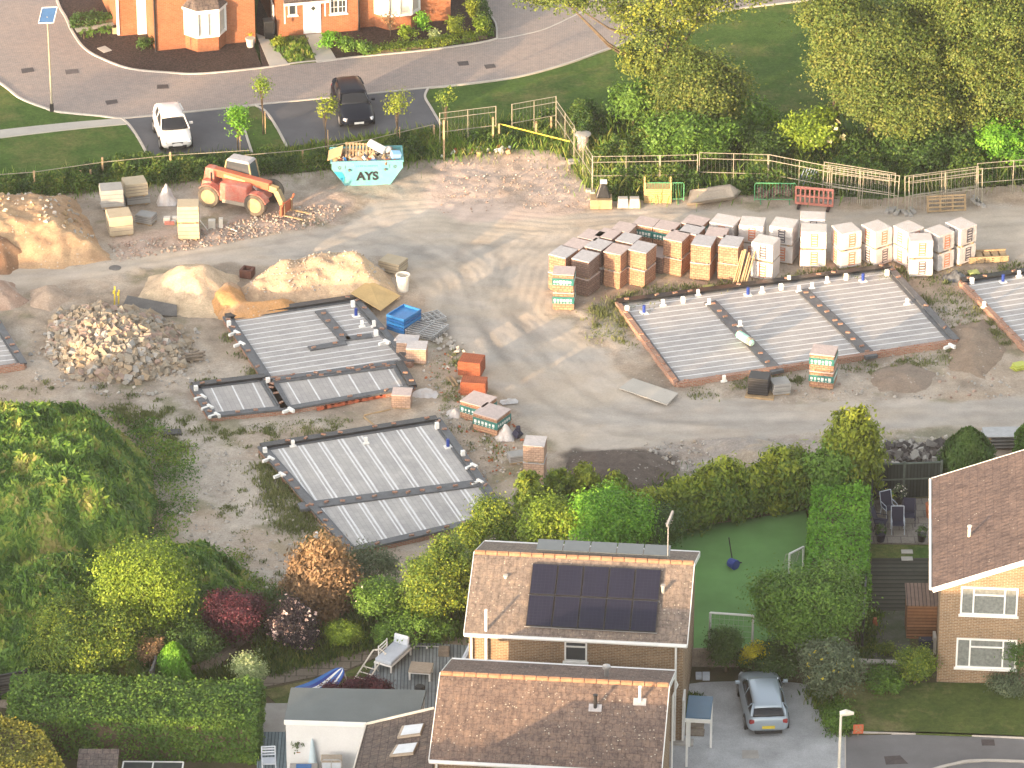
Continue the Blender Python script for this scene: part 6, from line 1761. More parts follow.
heap('pebbly_soil_heap', 'small pale pebbly ridge right of the pinkish heap, near the rubble', [(32, 290), (56, 284), (70, 300), (48, 312), (30, 306)], .45, 1.0, (.42, .33, .26), 'soil heap', seed=10, rough=.14)
o, hs1, Ws = heap('sand_heap', 'smooth golden sand heap behind the dark steel plate', [(138, 296), (150, 276), (200, 268), (238, 276), (244, 298), (218, 318), (170, 316)], 1.05, 2.4, sand, 'sand heap', seed=12, rough=.2, ret=True, col2=(.58, .46, .32), peaks=[(182, 286, 1.6, .75), (208, 288, 1.7, .8), (160, 296, 1.2, .4)])
_, hrd, _ = heap('sand_ridge', 'long sunlit ridge of sand and gravel behind the upper left foundation', [(236, 290), (262, 272), (310, 262), (360, 258), (392, 276), (400, 300), (340, 306), (280, 308), (240, 308)], 1.05, 1.9, sand2, 'sand heap', seed=14, rough=.24, col2=(.56, .42, .28), peaks=[(285, 286, 1.6, .7), (322, 282, 1.6, .75), (352, 280, 1.7, .85), (372, 288, 1.2, .6), (258, 294, 1.0, .5)], ret=True)
heap('orange_sand_heap', 'bright orange sand patch between the sand heap and the gravel ridge', [(206, 308), (214, 286), (240, 288), (252, 308), (300, 304), (296, 316), (232, 326)], .75, .9, (.52, .29, .13), 'sand heap', seed=16, rough=.1, col2=(.46, .32, .22))
RUB = [(50, 330), (58, 312), (100, 304), (140, 312), (172, 322), (196, 350), (188, 372), (130, 384), (70, 380), (46, 356)]
o, hr, Wr = heap('rubble_heap_core', 'dusty core of the rubble heap at the left', RUB, .85, 2.8, (.40, .33, .26), 'rubble heap', seed=18, rough=.15, ret=True)
o['kind'] = 'stuff'
stones('rubble', 'heap of broken concrete and stone below the yellow stakes', RUB, hr, 1700, .13, [M['rub1'], M['rub1'], M['rub2'], M['concrete'], M['hardcore'], M['rub2'], M['rub2']], 19, flat=.7)
stones('rubble', 'small rubble spread around the broken concrete heap', [(30, 330), (100, 300), (200, 330), (215, 385), (120, 400), (30, 385)], None, 500, .06, [M['kerb'], M['concrete'], M['ply_grey'], M['concrete_block']], 20)
# stony edges and gravel spreads
PM = [M['hardcore'], M['hardcore'], M['ply_grey'], M['hardcore'], M['concrete']]
stones('loose_hardcore', 'pinkish crushed brick along the front of the block group', [(108, 244), (190, 232), (300, 206), (345, 206), (330, 224), (200, 248), (120, 262)], None, 1500, .042, PM, 22)
stones('loose_hardcore', 'crushed pink stone over the ground right of the skip', [(440, 162), (556, 154), (596, 205), (440, 214)], None, 500, .03, PM, 23)
stones('loose_stones', 'small stones on bare ground right of the tall grass mound', [(160, 440), (250, 440), (330, 560), (250, 600), (160, 520)], None, 500, .045, [M['kerb'], M['concrete']], 24)
stones('loose_stones', 'stones and lumps over the grey ground in front of the conifer hedge', [(640, 442), (980, 436), (980, 474), (800, 480), (660, 480)], None, 1000, .05, [M['kerb'], M['concrete'], M['ply_grey']], 25)
stones('loose_stones', 'scattered stones between the three-bay and the last foundation', [(860, 345), (960, 300), (1010, 360), (1024, 400), (780, 400)], None, 500, .045, [M['concrete'], M['concrete'], M['hardcore']], 26)
stones('loose_stones', 'stones and brick bits between the left foundations and the track', [(410, 350), (450, 350), (520, 430), (560, 490), (480, 480), (440, 420)], None, 600, .05, [M['kerb'], M['concrete'], M['terracotta'], M['ply_grey']], 27)
DG = m_noisy('dark_rubble', (.10, .09, .09), .4, 3); DG2 = m_noisy('grey_rubble', (.24, .225, .21), .3, 3)
o, hd, Wd = heap('dark_rubble_core', 'core of the dark rubble heap behind the dark garden fence', [(868, 452), (910, 446), (972, 452), (976, 484), (868, 486)], .7, 1.3, (.17, .15, .14), 'rubble heap', seed=30, ret=True); o['kind'] = 'stuff'
stones('dark_rubble', 'heap of dark broken asphalt behind the dark garden fence', [(868, 452), (910, 446), (972, 452), (978, 484), (868, 488)], hd, 420, .13, [DG, DG2, DG, M['concrete']], 31)
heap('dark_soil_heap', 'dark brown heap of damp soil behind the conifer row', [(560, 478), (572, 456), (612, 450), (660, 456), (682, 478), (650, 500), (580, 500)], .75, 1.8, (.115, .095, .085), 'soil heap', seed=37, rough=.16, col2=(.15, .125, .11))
heap('gravel_spoil_heap', 'low grey gravel heap in front of the conifer hedge', [(700, 440), (750, 436), (792, 450), (780, 470), (716, 470)], .5, 1.4, (.34, .31, .285), 'gravel heap', seed=33, rough=.16, col2=(.42, .36, .29))
heap('earth_spoil_heap', 'low brown earth heap between the last two foundations', [(945, 330), (985, 318), (1005, 350), (985, 380), (950, 372)], .4, 1.6, (.28, .22, .17), 'earth heap', seed=34, rough=.12)
heap('earth_spoil_heap', 'low earth heap in front of the three-bay foundation at its right corner', [(870, 372), (905, 362), (935, 372), (925, 392), (880, 392)], .35, 1.4, (.27, .22, .18), 'earth heap', seed=35, rough=.12)

stones('heap_stones', 'small stones strewn over the long sand ridge', [(240, 300), (262, 276), (360, 262), (396, 290), (280, 304)], None if False else hrd, 380, .035, [M['kerb'], M['ply_grey'], M['concrete']], 36)
# overgrown mounds with tall grass
def weedy_mound(label, poly, H, slope, n, seed, hgt=(.35, .8), lean=.45):
    o, hf, W4 = heap('grass_mound', label, poly, H, slope, (.10, .10, .05), 'mound', seed=seed, rough=.32, ret=True, res=.22)
    rg = np.random.default_rng(seed); q = scatter_in(W4, n, rg)
    jit = (fbm(q[:, 0] * .9, q[:, 1] * .9, seed + 2) - .5)
    z = hf(q[:, 0], q[:, 1]) - .08; ok = z > -.1; q = q[ok]; z = z[ok]; n = len(q)
    cl = fbm(q[:, 0] * 1.3, q[:, 1] * 1.3, seed + 4, 4, .6); tall = sstep(.35, .7, fbm(q[:, 0] * .6, q[:, 1] * .6, seed + 7, 4))
    h = (hgt[0] + (hgt[1] - hgt[0]) * tall) * rg.uniform(.5, 1.2, n)
    tone = np.clip((cl - .5) * 1.9 + .40 + rg.normal(size=n) * .16, 0, 1)
    c = W4.mean(0)
    e = .25; gx = (hf(q[:, 0] + e, q[:, 1]) - hf(q[:, 0] - e, q[:, 1])) / (2 * e); gy = (hf(q[:, 0], q[:, 1] + e) - hf(q[:, 0], q[:, 1] - e)) / (2 * e)
    Nn = np.stack([-gx, -gy - .35, np.full(n, .6)], 1) + unit(rg, n) * .7; Nn /= np.linalg.norm(Nn, axis=1)[:, None]
    t = np.stack([np.zeros(n), np.zeros(n), np.ones(n)], 1) + rg.normal(size=(n, 3)) * .75
    t -= (t * Nn).sum(1)[:, None] * Nn; t /= np.linalg.norm(t, axis=1)[:, None] + 1e-9
    bb = np.cross(Nn, t); s = .15 * rg.uniform(.5, 1.6, n)[:, None]
    C = np.stack([q[:, 0] - c[0], q[:, 1] - c[1], z + h * rg.uniform(.35, 1.0, n)], 1)
    V = np.stack([C - t * s, C + bb * s * .3, C + t * s, C - bb * s * .3], 1).reshape(-1, 3)
    b = np_mesh('tall_grass', V, np.arange(4 * n).reshape(-1, 4), LF['weed'], tone)
    b.location = (c[0], c[1], 0); tag(b, label.replace('mound of ground under', 'tall seeding grass and weeds covering'), 'tall grass', kind='stuff')
    return o
weedy_mound('mound of ground under the big grass-covered hump at the left edge', [(-80, 440), (20, 432), (100, 436), (148, 462), (158, 505), (140, 555), (60, 575), (-80, 575)], 2.4, 3.2, 130000, 41)
weedy_mound('mound of ground under the second grass hump behind the purple bush', [(90, 578), (150, 558), (215, 560), (262, 598), (262, 632), (200, 662), (120, 700), (80, 640)], 1.9, 3.2, 62000, 43)
weedy_mound('mound of ground under the rusty seeding grass left of the lime tree', [(-80, 580), (60, 572), (130, 580), (120, 690), (30, 700), (-80, 700)], 1.3, 3.0, 85000, 45, (.3, .9))

def tufts(name, label, poly, n, seed, hgt=.3, mat='verge', clump=.25, per=40, thr=.0, width=.06, zf=0.0, size=1.0):
    """weeds in clumps over a photo region"""
    rg = np.random.default_rng(seed); W4 = np.array(PP(poly)); nc = max(1, n // per)
    c = scatter_in(W4, nc, rg); k = rg.integers(0, nc, n); cr = clump * rg.uniform(.4, 1.5, nc)
    q = c[k] + rg.normal(size=(n, 2)) * cr[k][:, None]
    ch = rg.uniform(.5, 1.3, nc)
    h = hgt * ch[k] * rg.uniform(.5, 1.2, n); ct = rg.uniform(0, 1, nc)
    tone = np.clip(ct[k] * .6 + rg.uniform(0, .45, n), 0, 1)
    o0 = W4.mean(0)
    b = blades(name, q[:, 0] - o0[0], q[:, 1] - o0[1], np.full(n, zf - .03), h, LF[mat], rg, width, .6, tone)
    b.location = (o0[0], o0[1], 0); return tag(b, label, 'weeds', kind='stuff')
tufts('weeds', 'weeds between the two left foundations', [(150, 400), (230, 425), (300, 420), (370, 420), (300, 440), (262, 452), (200, 440)], 2600, 51, .16, 'weedgreen', .16)
tufts('weeds', 'dense weeds along the left wall of the lower foundation', [(258, 462), (274, 462), (345, 556), (320, 560), (270, 520)], 5000, 52, .24, 'weedgreen', .3)
tufts('weeds', 'sparse weeds on the bare ground left of the lower foundation', [(190, 430), (262, 445), (320, 550), (290, 620), (210, 560)], 1800, 53, .16, 'weedgreen', .18)
tufts('weeds', 'weeds growing at the foot of the orange and white packs', [(590, 312), (640, 292), (740, 285), (850, 268), (900, 270), (905, 282), (800, 282), (700, 296), (610, 318)], 9000, 54, .26, 'weedgreen', .24)
tufts('weeds', 'weeds between the three-bay foundation and the last one', [(895, 285), (960, 270), (1040, 262), (1040, 272), (965, 285), (1010, 345), (960, 345)], 3200, 55, .18, 'weedgreen', .22)
tufts('weeds', 'weeds below the front wall of the three-bay foundation', [(680, 390), (955, 348), (975, 362), (880, 372), (690, 398)], 2600, 56, .16, 'weedgreen', .18)
tufts('weeds', 'weeds beside the left wall of the three-bay foundation', [(585, 305), (616, 305), (640, 350), (600, 340)], 1600, 57, .2, 'weedgreen', .22)
tufts('weeds', 'weeds around the red and green banded packs', [(425, 350), (455, 350), (470, 395), (520, 450), (480, 470), (440, 410)], 1800, 58, .17, 'weedgreen', .18)
tufts('weeds', 'weeds along the left edge of the upper left foundation', [(222, 330), (232, 330), (262, 382), (195, 388), (190, 380), (250, 378)], 1000, 59, .18, 'weedgreen', .16)
tufts('weeds', 'rough plants on the dark ground under the tall grass mound edge', [(100, 405), (160, 415), (185, 440), (180, 470), (158, 470), (150, 440)], 2600, 60, .2, 'weedgreen', .3)
tufts('weeds', 'scattered weeds on the left part of the site', [(0, 385), (60, 380), (190, 395), (120, 410), (0, 420)], 900, 61, .15, 'weedgreen', .15)
tufts('weeds', 'weeds at the dark hollow by the conifer hedge', [(560, 470), (650, 480), (800, 478), (800, 490), (640, 520), (520, 520)], 5000, 62, .4, 'verge', .4)
def scrub(name, label, poly, n, seed, hmax=1.0, mat='verge', size=.15, zf=0.0, hmin=.15, low=.9):
    """leafy undergrowth: leaves fill an uneven volume over a photo region"""
    rg = np.random.default_rng(seed); W4 = np.array(PP(poly)); q = scatter_in(W4, n, rg)
    hh = fbm(q[:, 0] * .55, q[:, 1] * .55, seed, 4, .6); hh = hmin + (hmax - hmin) * sstep(.3, .72, hh)
    d = dist_poly(q[:, 0], q[:, 1], [tuple(a) for a in W4]); hh *= np.clip(.35 + d / .7, 0, 1)
    z = hh * rg.uniform(0, 1, n) ** .45
    if hmin == 0:
        kp = rg.uniform(0, 1, n) < np.clip((d + 1.2 * (fbm(q[:, 0] * .9, q[:, 1] * .9, seed + 21) - .5)) / 1.6, 0, 1); q = q[kp]; z = z[kp]; n = len(q)
    C = np.stack([q[:, 0], q[:, 1], z + zf], 1)
    Nn = unit(rg, n) + np.array([0, -.15, .7]); Nn /= np.linalg.norm(Nn, axis=1)[:, None]
    cl = fbm(q[:, 0] * 1.2, q[:, 1] * 1.2, seed + 9, 4, .6)
    tone = np.clip((cl - .5) * 1.5 + .35 + rg.normal(size=n) * .18, 0, 1)
    c = W4.mean(0); C[:, 0] -= c[0]; C[:, 1] -= c[1]
    V, Q = leaf_quads(rg, C, Nn, size, .5)
    o = np_mesh(name, V, Q, LF[mat], tone); o.location = (c[0], c[1], 0); return tag(o, label, 'undergrowth', kind='stuff')
STRIP1 = [(-40, 180), (60, 174), (150, 164), (250, 158), (330, 150), (335, 170), (250, 178), (150, 186), (60, 196), (-40, 200)]
STRIP2 = [(330, 150), (440, 136), (500, 128), (560, 118), (585, 150), (555, 152), (500, 148), (445, 158), (330, 172)]
STRIP3 = [(565, 122), (600, 118), (680, 125), (800, 140), (1060, 150), (1060, 178), (880, 196), (600, 196), (575, 160)]
scrub('mound_fringe', 'ragged weeds spreading from the big grass hump over the soil', [(90, 408), (160, 416), (200, 446), (204, 505), (180, 566), (130, 570), (140, 500), (120, 450)], 16000, 83, .55, 'weed', .13, hmin=0)
scrub('mound_fringe', 'ragged weeds spreading from the second grass hump', [(180, 540), (245, 552), (302, 606), (310, 655), (250, 655), (245, 600), (205, 566)], 12000, 84, .5, 'weed', .13, hmin=0)
scrub('rough_strip', 'dark rough growth along the fence at the top left', STRIP1, 42000, 63, 1.0)
tufts('rough_strip', 'grass stalks in the rough growth at the top left', STRIP1, 9000, 67, .4, 'weed', .5, width=.026)
scrub('rough_strip', 'leafy weeds behind the skip and along the wire fence', STRIP2, 34000, 64, .9)
tufts('rough_strip', 'grass stalks among the weeds behind the skip', STRIP2, 14000, 68, .5, 'weed', .5, width=.026)
scrub('rough_strip', 'dense weeds and nettles behind the mesh fence panels', STRIP3, 90000, 65, 1.5, size=.17)
tufts('rough_strip', 'tall stalks among the nettles behind the mesh fence', STRIP3, 12000, 69, .8, 'weed', .6, width=.028)
tufts('verge_grass', 'longer grass at the edge of the mown verge', [(120, 160), (250, 156), (290, 150), (440, 130), (436, 140), (290, 156), (120, 170)], 5000, 66, .3, 'verge', .3)

# ------------------------------------------------------------------ mesh fence
def heras(label, u0, v0, u1, v1, hh=2.0, m='fence_steel', wires=True, lean=0.0, mesh_h=1.0, cat='fence panel'):
    a, q = P(u0, v0), P(u1, v1); d = q - a; L = d.length; yaw = math.atan2(d.y, d.x)
    t = thing('mesh_fence_panel', a, yaw, label, cat, 'mesh fence panels round the site')
    b = MB()
    for x in (0, L): b.tube([(x, 0, 0), (x, lean * hh, hh)], .027, 6)
    for z in (hh * .45, hh * .83, hh - .02): b.tube([(0, lean * z, z), (L, lean * z, z)], .018, 6)
    if L > 2: b.tube([(L / 2, 0, .1), (L / 2, lean * hh, hh)], .022, 6)
    b.build('frame', M[m], t)
    if wires:
        b = MB(); n = int(L / .2)
        for i in range(1, n): b.bar((L * i / n, 0, .12), (L * i / n, lean * hh, hh), .004, .004)
        b.build('wire_mesh', M['steel'], t)
    for x in (0, L):
        b = MB(); b.box((x, 0, 0), (.7, .24, .14)) if False else b.box((x, 0, -.02), (.24, .66, .14), tx=.9, ty=.92); b.build('foot_block', M['concrete'], t, bevel=.02)
    return t
HP = [((512, 139), (556, 131), 'at the back, from the yellow rail to the fence corner'), ((556, 135), (574, 161), 'running towards the viewer from the corner, upper one'),
      ((574, 163), (592, 191), 'running towards the viewer, lower one'), ((592.5, 192), (659, 191), 'behind the two pale stone blocks'), ((660, 191), (697, 190), 'behind the yellow timber stack'),
      ((699, 188), (767, 190), 'behind the brown board pile'), ((768, 190), (829, 202), 'behind the red plastic barrier'), ((831, 203), (888, 211), 'left of the gap by the long pallet'),
      ((912, 211), (975, 202), 'behind the long pallet'), ((976, 199), (1048, 193), 'at the right edge of the picture'), ((440, 148), (496, 141), 'behind the tall weeds right of the skip')]
for (a_, b_, l) in HP: heras('steel mesh fence panel ' + l, *a_, *b_)
for k, (u0, v0, u1, v1) in enumerate([(822, 199, 893, 210.5), (826, 202, 897, 213), (905, 213.5, 978, 203.5), (909, 214.5, 982, 205.5)]):
    heras(['farther leaning mesh panel stacked left of the fence gap', 'nearer leaning mesh panel stacked left of the fence gap', 'farther leaning mesh panel stacked right of the fence gap', 'nearer leaning mesh panel stacked right of the fence gap'][k], u0, v0, u1, v1, 2.0, lean=.10)
# light wire fence with timber posts along the top
def wire_fence(label, pts, hh, rails, posts, m='fence_steel', pm='timber', pr=.05, rr=.02):
    a = P(*pts[0]); t = thing('wire_fence', a, 0, label, 'fence')
    q = [P(*p) - a for p in pts]
    for z in rails:
        b = MB(); b.tube([p + Vector((0, 0, z)) for p in q], rr, 5); b.build('rail', M[m], t)
    for (u, v, h_) in posts:
        b = MB(); p = P(u, v) - a; b.box((p.x, p.y, -.05), (pr * 2, pr * 2, h_)); b.build('post', M[pm], t)
    return t
wire_fence('slack rope fence with timber posts along the top left verge', [(-50, 196), (34, 190), (103, 180), (171, 173), (250, 168)], 1, [1.0], [(35, 193, 1.3), (81, 184, .8), (91, 183, .8), (103, 176, 1.1), (171, 176, 1.4), (189, 172, .7)])
wire_fence('pale rail fence in front of the parking bays', [(245, 172), (303, 167), (371, 156), (434, 141)], 1, [.05, .95], [(246, 172, 1.0), (303, 167, 1.0), (371, 157, 1.05), (434, 142, 1.0)], rr=.022)
wire_fence('timber post and yellow top rail by the mesh fence corner', [(499, 142), (530, 150), (570, 160)], 1, [1.05], [(444, 160, 2.3), (493, 146, 1.7), (499, 144, 1.2), (536, 138, 1.0), (551, 135, 1.1)], m='yellow', pm='timber', rr=.035)
t = thing('tree_stump_table', P(583, 152), 0, 'pale round topped stump or drum behind the fence corner', 'drum')
b = MB(); b.tube([(0, 0, 0), (0, 0, 1.0)], .3, 14); b.build('drum_body', M['wrap_pink'], t); b = MB(); b.lathe((0, 0, 1.0), [(.42, 0), (.42, .05), (.2, .08)], 16); b.build('lid', M['slab_path'], t)
t = thing('wrapped_bundle', P(601, 206), 0, 'dark tarpaulin bundle on a timber rack at the left end of the fence', 'bundle')
b = MB(); b.box((0, 0, 0), (1.1, .8, .5)); b.build('rack', M['timber'], t); b = MB(); b.box((.1, .1, .5), (.75, .6, .8), tx=.35, ty=.5); b.build('tarpaulin', M['dpm'], t, bevel=.05); b = MB(); b.box((.12, .1, 1.25), (.35, .3, .12)); b.build('white_cap', M['white'], t)
b = MB(); rg = random.Random(12)
for i in range(40): b.chunk((rg.uniform(-2, 2), rg.uniform(-.4, .4), .1), rg.uniform(.05, .17), rg, m=[M['white'], M['terracotta'], M['timber'], M['kerb']][rg.randrange(4)])
loose('weed_strip_rubbish', 'white and brown scraps lying in the weeds between the skip and the yellow rail', 'scraps', b, None, P(475, 153), R(8))['kind'] = 'stuff'
o = bpy.data.objects.get('x')

# solar street lamp
t = thing('solar_street_lamp', P(52, 111), 0, 'tall thin street lamp with a tilted solar panel at the top left', 'street lamp')
b = MB(); b.tube([(0, 0, 0), (0, 0, 5.4)], [.06, .04], 8); b.build('pole', M['fence_steel'], t)
b = MB(); b.box((0, 0, 0), (.2, .2, .42)); b.build('pole_base', M['black'], t)
b = MB(); b.slabq([(-.45, -.3, 5.15), (.35, -.35, 5.2), (.5, .45, 5.75), (-.3, .5, 5.7)], .05); b.build('solar_panel', m_plain('lamp_solar_glass', (.05, .12, .26), .15, .6), t)
b = MB(); b.bar((-.45, -.3, 5.16), (.35, -.35, 5.21), .03, .05); b.bar((.5, .45, 5.76), (-.3, .5, 5.71), .03, .05); b.bar((-.45, -.3, 5.16), (-.3, .5, 5.71), .03, .05); b.bar((.35, -.35, 5.21), (.5, .45, 5.76), .03, .05); b.build('panel_frame', M['white'], t)
# ------------------------------------------------------------------ bottom gardens: furniture and fences
t = thing('street_lamp', P(842, 800, 0), 0, 'pale street lamp head on a thin post at the bottom right', 'street lamp')
zt = 3.75
p = P(841, 714, 4.4); t.location = (p.x, p.y, 0); hl = 4.4
b = MB(); b.tube([(0, 0, 0), (0, 0, hl)], [.07, .05], 10); b.build('post', M['cream'], t)
b = MB(); b.tube([(-.05, 0, hl + .02), (.2, 0, hl + .06), (.5, 0, hl + .03)], [.10, .14, .06], 10); b.build('lamp_head', M['cream'], t)
t = thing('red_sign', P(858, 736), R(5), 'small orange-red square sign at the corner of the drive', 'sign')
b = MB(); b.box((0, 0, .12), (.42, .05, .42)); b.build('board', m_plain('red_board', (.55, .13, .06), .5), t, bevel=.01)
b = MB(); b.box((0, -.03, .33), (.30, .01, .04)); b.bar((-.13, -.03, .18), (.0, -.03, .30), .01, .035); b.bar((.13, -.03, .18), (.0, -.03, .30), .01, .035); b.box((-.08, -.03, .42), (.08, .01, .07)); b.box((.08, -.03, .42), (.08, .01, .07)); b.build('marks', M['timber'], t)
b = MB(); b.box((0, .02, 0), (.05, .05, .2)); b.build('peg', M['old_timber'], t)
plate('dark square drain cover in the street at the lower right', [(981, 740), (994, 740), (995, 746), (982, 746)], DC, z=.03, group=None)
plate('worn oval cover in the street just right of the gravel drive', [(884, 757), (900, 756), (908, 764), (886, 765)], DC, z=.03, group=None)
plate('square cover set in the gravel drive below the silver car', [(742, 752), (758, 752), (759, 760), (742, 760)], M['concrete'], z=.085, group=None)
# garden goals
def goal(label, u0, v0, u1, v1, hh=2.0, dep=1.0, side=1, bars=True):
    a, q = P(u0, v0, .1), P(u1, v1, .1); d = q - a; yaw = math.atan2(d.y, d.x); L = d.length
    t = thing('garden_goal', a, yaw, label, 'goal')
    b = MB()
    for x in (0, L): b.tube([(x, 0, 0), (x, 0, hh)], .05, 8)
    b.tube([(0, 0, hh), (L, 0, hh)], .05, 8); b.build('goal_frame', M['white'], t)
    b = MB()
    for x in (0, L): b.tube([(x, 0, hh), (x, side * dep * .5, hh * .9), (x, side * dep, .05)], .015, 5)
    for i in range(1, int(L / .2)): b.bar((i * .2, 0, hh), (i * .2, side * dep, .03), .008, .008)
    for z in range(1, 9): b.bar((0, side * dep * (1 - z / 9), hh * z / 9), (L, side * dep * (1 - z / 9), hh * z / 9), .008, .008)
    b.build('net', M['slab_path'], t); return t
goal('white goal nearest the house on the artificial lawn', 709.5, 653, 752, 656, 1.95, .8, -1)
goal('small white goal at the far right of the artificial lawn', 789, 573, 803, 566, .95, .4, 1)
t = thing('swing_ball_post', P(733, 566, .1), 0, 'deep blue bag leaning on a thin stand on the artificial lawn', 'bag')
b = MB(); b.tube([(-.15, 0, .2), (.12, -.3, .2)], [.2, .24], 12); b.build('blue_bag', M['deep_blue'], t, bevel=.02)
b = MB(); b.tube([(0, .3, 0), (-.2, .2, 1.3)], .03, 6); b.tube([(0, .3, 0), (.4, .25, .03)], .03, 6); b.build('stand', M['black'], t)
# hammock
t = thing('hammock', P(332, 682), 0, 'blue and white striped hammock slung on a white frame behind the garage', 'hammock')
A_, B_ = P(296, 690, .95), P(343, 668, 1.0); A_ -= t.location; B_ -= t.location
n1, n2 = 22, 9; d = (B_ - A_); nn = Vector((-d.y, d.x, 0)).normalized()
V = []; 
for i in range(n1):
    s = i / (n1 - 1); wd = .55 * math.sin(math.pi * min(1, max(0, s))) ** .5 + .04
    for j in range(n2):
        q = (j / (n2 - 1) - .5) * 2; V.append(A_ + d * s + nn * q * wd + Vector((0, 0, -.55 * math.sin(math.pi * s) + .18 * q * q * math.sin(math.pi * s))))
b = MB(); bl, wh, lb = M['deep_blue'], M['white'], m_plain('mid_blue_fabric', (.05, .16, .45), .8)
Q = grid_quads(n2, n1)
b.v = [tuple(v) for v in V]
for k, q in enumerate(Q.tolist()): b.f.append(tuple(q)); b.mi.append(b.mid([bl, lb, wh, bl, lb, wh, bl, lb][k % (n2 - 1)]))
o = b.build('cloth', None, t, smooth=True); sd_ = o.modifiers.new('s', 'SOLIDIFY'); sd_.thickness = .015
fr = M['cream']
b = MB()
e0, e1 = B_ + Vector((.0, 0, -.05)), A_ + Vector((0, 0, 0)); dn = d.normalized()
for (e, s) in ((e0, 1), (e1, -1)):
    b.tube([e - Vector((0, 0, 0)), e + dn * s * .35 * -1 + Vector((0, 0, -.95))], .035, 6)
    for y in (-.5, .5): b.tube([e, e + nn * y + Vector((0, 0, -.98))], .03, 6)
b.tube([A_ - dn * .1 + Vector((0, 0, -.9)), B_ + dn * .1 + Vector((0, 0, -.95))], .03, 6)
b.build('stand', fr, t)
t = thing('folding_frame', P(368, 678, 0), R(62), 'white tubular lounger frame standing at the edge of the deck', 'lounger')
b = MB(); b.tube([(-.9, -.3, .1), (1.0, -.3, .75), (1.1, 0, .8), (1.0, .3, .75), (-.9, .3, .1), (-1.0, 0, .05), (-.9, -.3, .1)], .035, 6, cap=False)
for x in (-.5, -.2, .1): b.tube([(x, -.3, .1 + (x + .9) * .34), (x, .3, .1 + (x + .9) * .34)], .025, 5)
for y in (-.3, .3): b.tube([(.2, y, .47), (.5, y, 0)], .025, 5); b.tube([(-.5, y, .24), (-.7, y, 0)], .025, 5)
b.build('frame', M['cream'], t)
# garden sofa
p = P(393, 662, .22); t = thing('garden_sofa', p, R(-28) + R(90), 'white garden daybed with pale blue cushions on the grey deck', 'daybed')
Ls, Ds = 1.75, .85
b = MB()
for x in (-Ls / 2 + .05, Ls / 2 - .05):
    for y in (-Ds / 2 + .05, Ds / 2 - .05): b.box((x, y, 0), (.07, .07, .36))
b.box((0, 0, .28), (Ls, Ds, .08)); b.build('frame', M['white'], t, bevel=.01)
b = MB(); b.box((0, 0, .36), (Ls - .08, Ds - .06, .16)); b.build('seat_cushion', M['cushion'], t, bevel=.05)
b = MB(); b.box((.72, .0, .5), (.14, .7, .42), ry=R(12)); b.build('back_cushion', M['cushion'], t, bevel=.05)
b = MB()
for z in (.5, .66, .82): b.box((-.1, Ds / 2 + .0, z), (1.5 * .5, .04, .05)); 
for x in (-.45, .25): b.box((x, Ds / 2, .3), (.05, .05, .6))
b.build('backrest', M['white'], t, bevel=.01)
t = thing('coffee_table', P(421, 676, .22), R(-8), 'low white coffee table with greyish top on the deck', 'table')
b = MB(); b.box((0, 0, .38), (.95, .85, .05)); b.build('table_top', M['ply_grey'], t, bevel=.01)
for x in (-.42, .42):
    for y in (-.37, .37): b = MB(); b.box((x, y, 0), (.07, .07, .38)); b.build('leg', M['white'], t)
b = MB(); b.box((0, 0, .33), (.92, .82, .05)); b.build('apron', M['white'], t)
b = MB(); b.lathe((0, 0, 0), [(.13, 0), (.21, .1), (.22, .26), (.17, .3)], 12); loose('black_pot', 'black round pot on the deck in front of the coffee table', 'pot', b, M['black'], P(420, 692, .22))
b = MB(); b.box((0, 0, 0), (.45, .4, .38)); b.box((0, 0, .38), (.38, .33, .03)); loose('planter_box', 'dark square planter box on the deck step', 'planter', b, M['old_timber'], P(444, 656, .14), R(-5), bevel=.01)
b = MB(); b.tube([(-.15, -.3, 0), (.25, .4, .75)], .10, 8); b.bar((-.2, -.2, .0), (.2, .5, .5), .22, .05); loose('folded_parasol', 'pale folded parasol leaning by the corner of the solar panel house', 'parasol', b, M['cushion'], P(465, 664, .2))
wire_fence('low rope edging with short posts at the back of the deck', [(414, 652), (440, 653)], 1, [.3], [(414, 653, .35), (427, 653, .35), (440, 654, .35)], m='steel', pm='white', pr=.04)
# bottom-left yard
t = thing('patio_chair', P(269, 770, .2), R(4), 'white framed garden chair on the lower blue-grey deck', 'chair')
b = MB(); b.box((0, 0, .4), (.55, .5, .05)); b.build('seat', M['cushion'], t)
b = MB()
for x in (-.27, .27): b.box((x, .25, 0), (.05, .05, .95)); b.box((x, -.25, 0), (.05, .05, .6)); b.bar((x, -.25, .6), (x, .25, .62), .05, .05)
for z in (.55, .68, .81, .92): b.box((0, .25, z), (.55, .03, .06))
b.build('frame', M['cushion'], t)
pot_plant('terracotta pot with a straggly plant against the white garage wall', 299, 757, .2, .32, 'terracotta', 'grey', .34, 240, z=.72)
t = thing('blue_topped_table', P(304, 781, .1), 0, 'small grey table with a blue tray beside the white garage', 'table')
b = MB(); b.box((0, 0, .6), (1.1, .6, .05)); b.build('table_top', M['concrete'], t)
b = MB(); b.box((0, 0, .65), (.62, .35, .05)); b.build('tray', M['blue'], t, bevel=.02)
for x in (-.5, .5):
    for y in (-.25, .25): b = MB(); b.box((x, y, 0), (.06, .06, .6)); b.build('leg', M['concrete'], t)
t = thing('closed_parasol', P(313, 775, .1), 0, 'closed white-blue parasol against the garage wall', 'parasol')
b = MB(); b.lathe((0, 0, .2), [(.16, 0), (.17, .4), (.06, 1.35), (.02, 1.5)], 10); b.build('cloth', m_noisy('pale_blue_cloth', (.5, .62, .70), .1, 3), t); b = MB(); b.tube([(0, 0, 0), (0, 0, 1.5)], .025, 6); b.build('pole', M['white'], t)
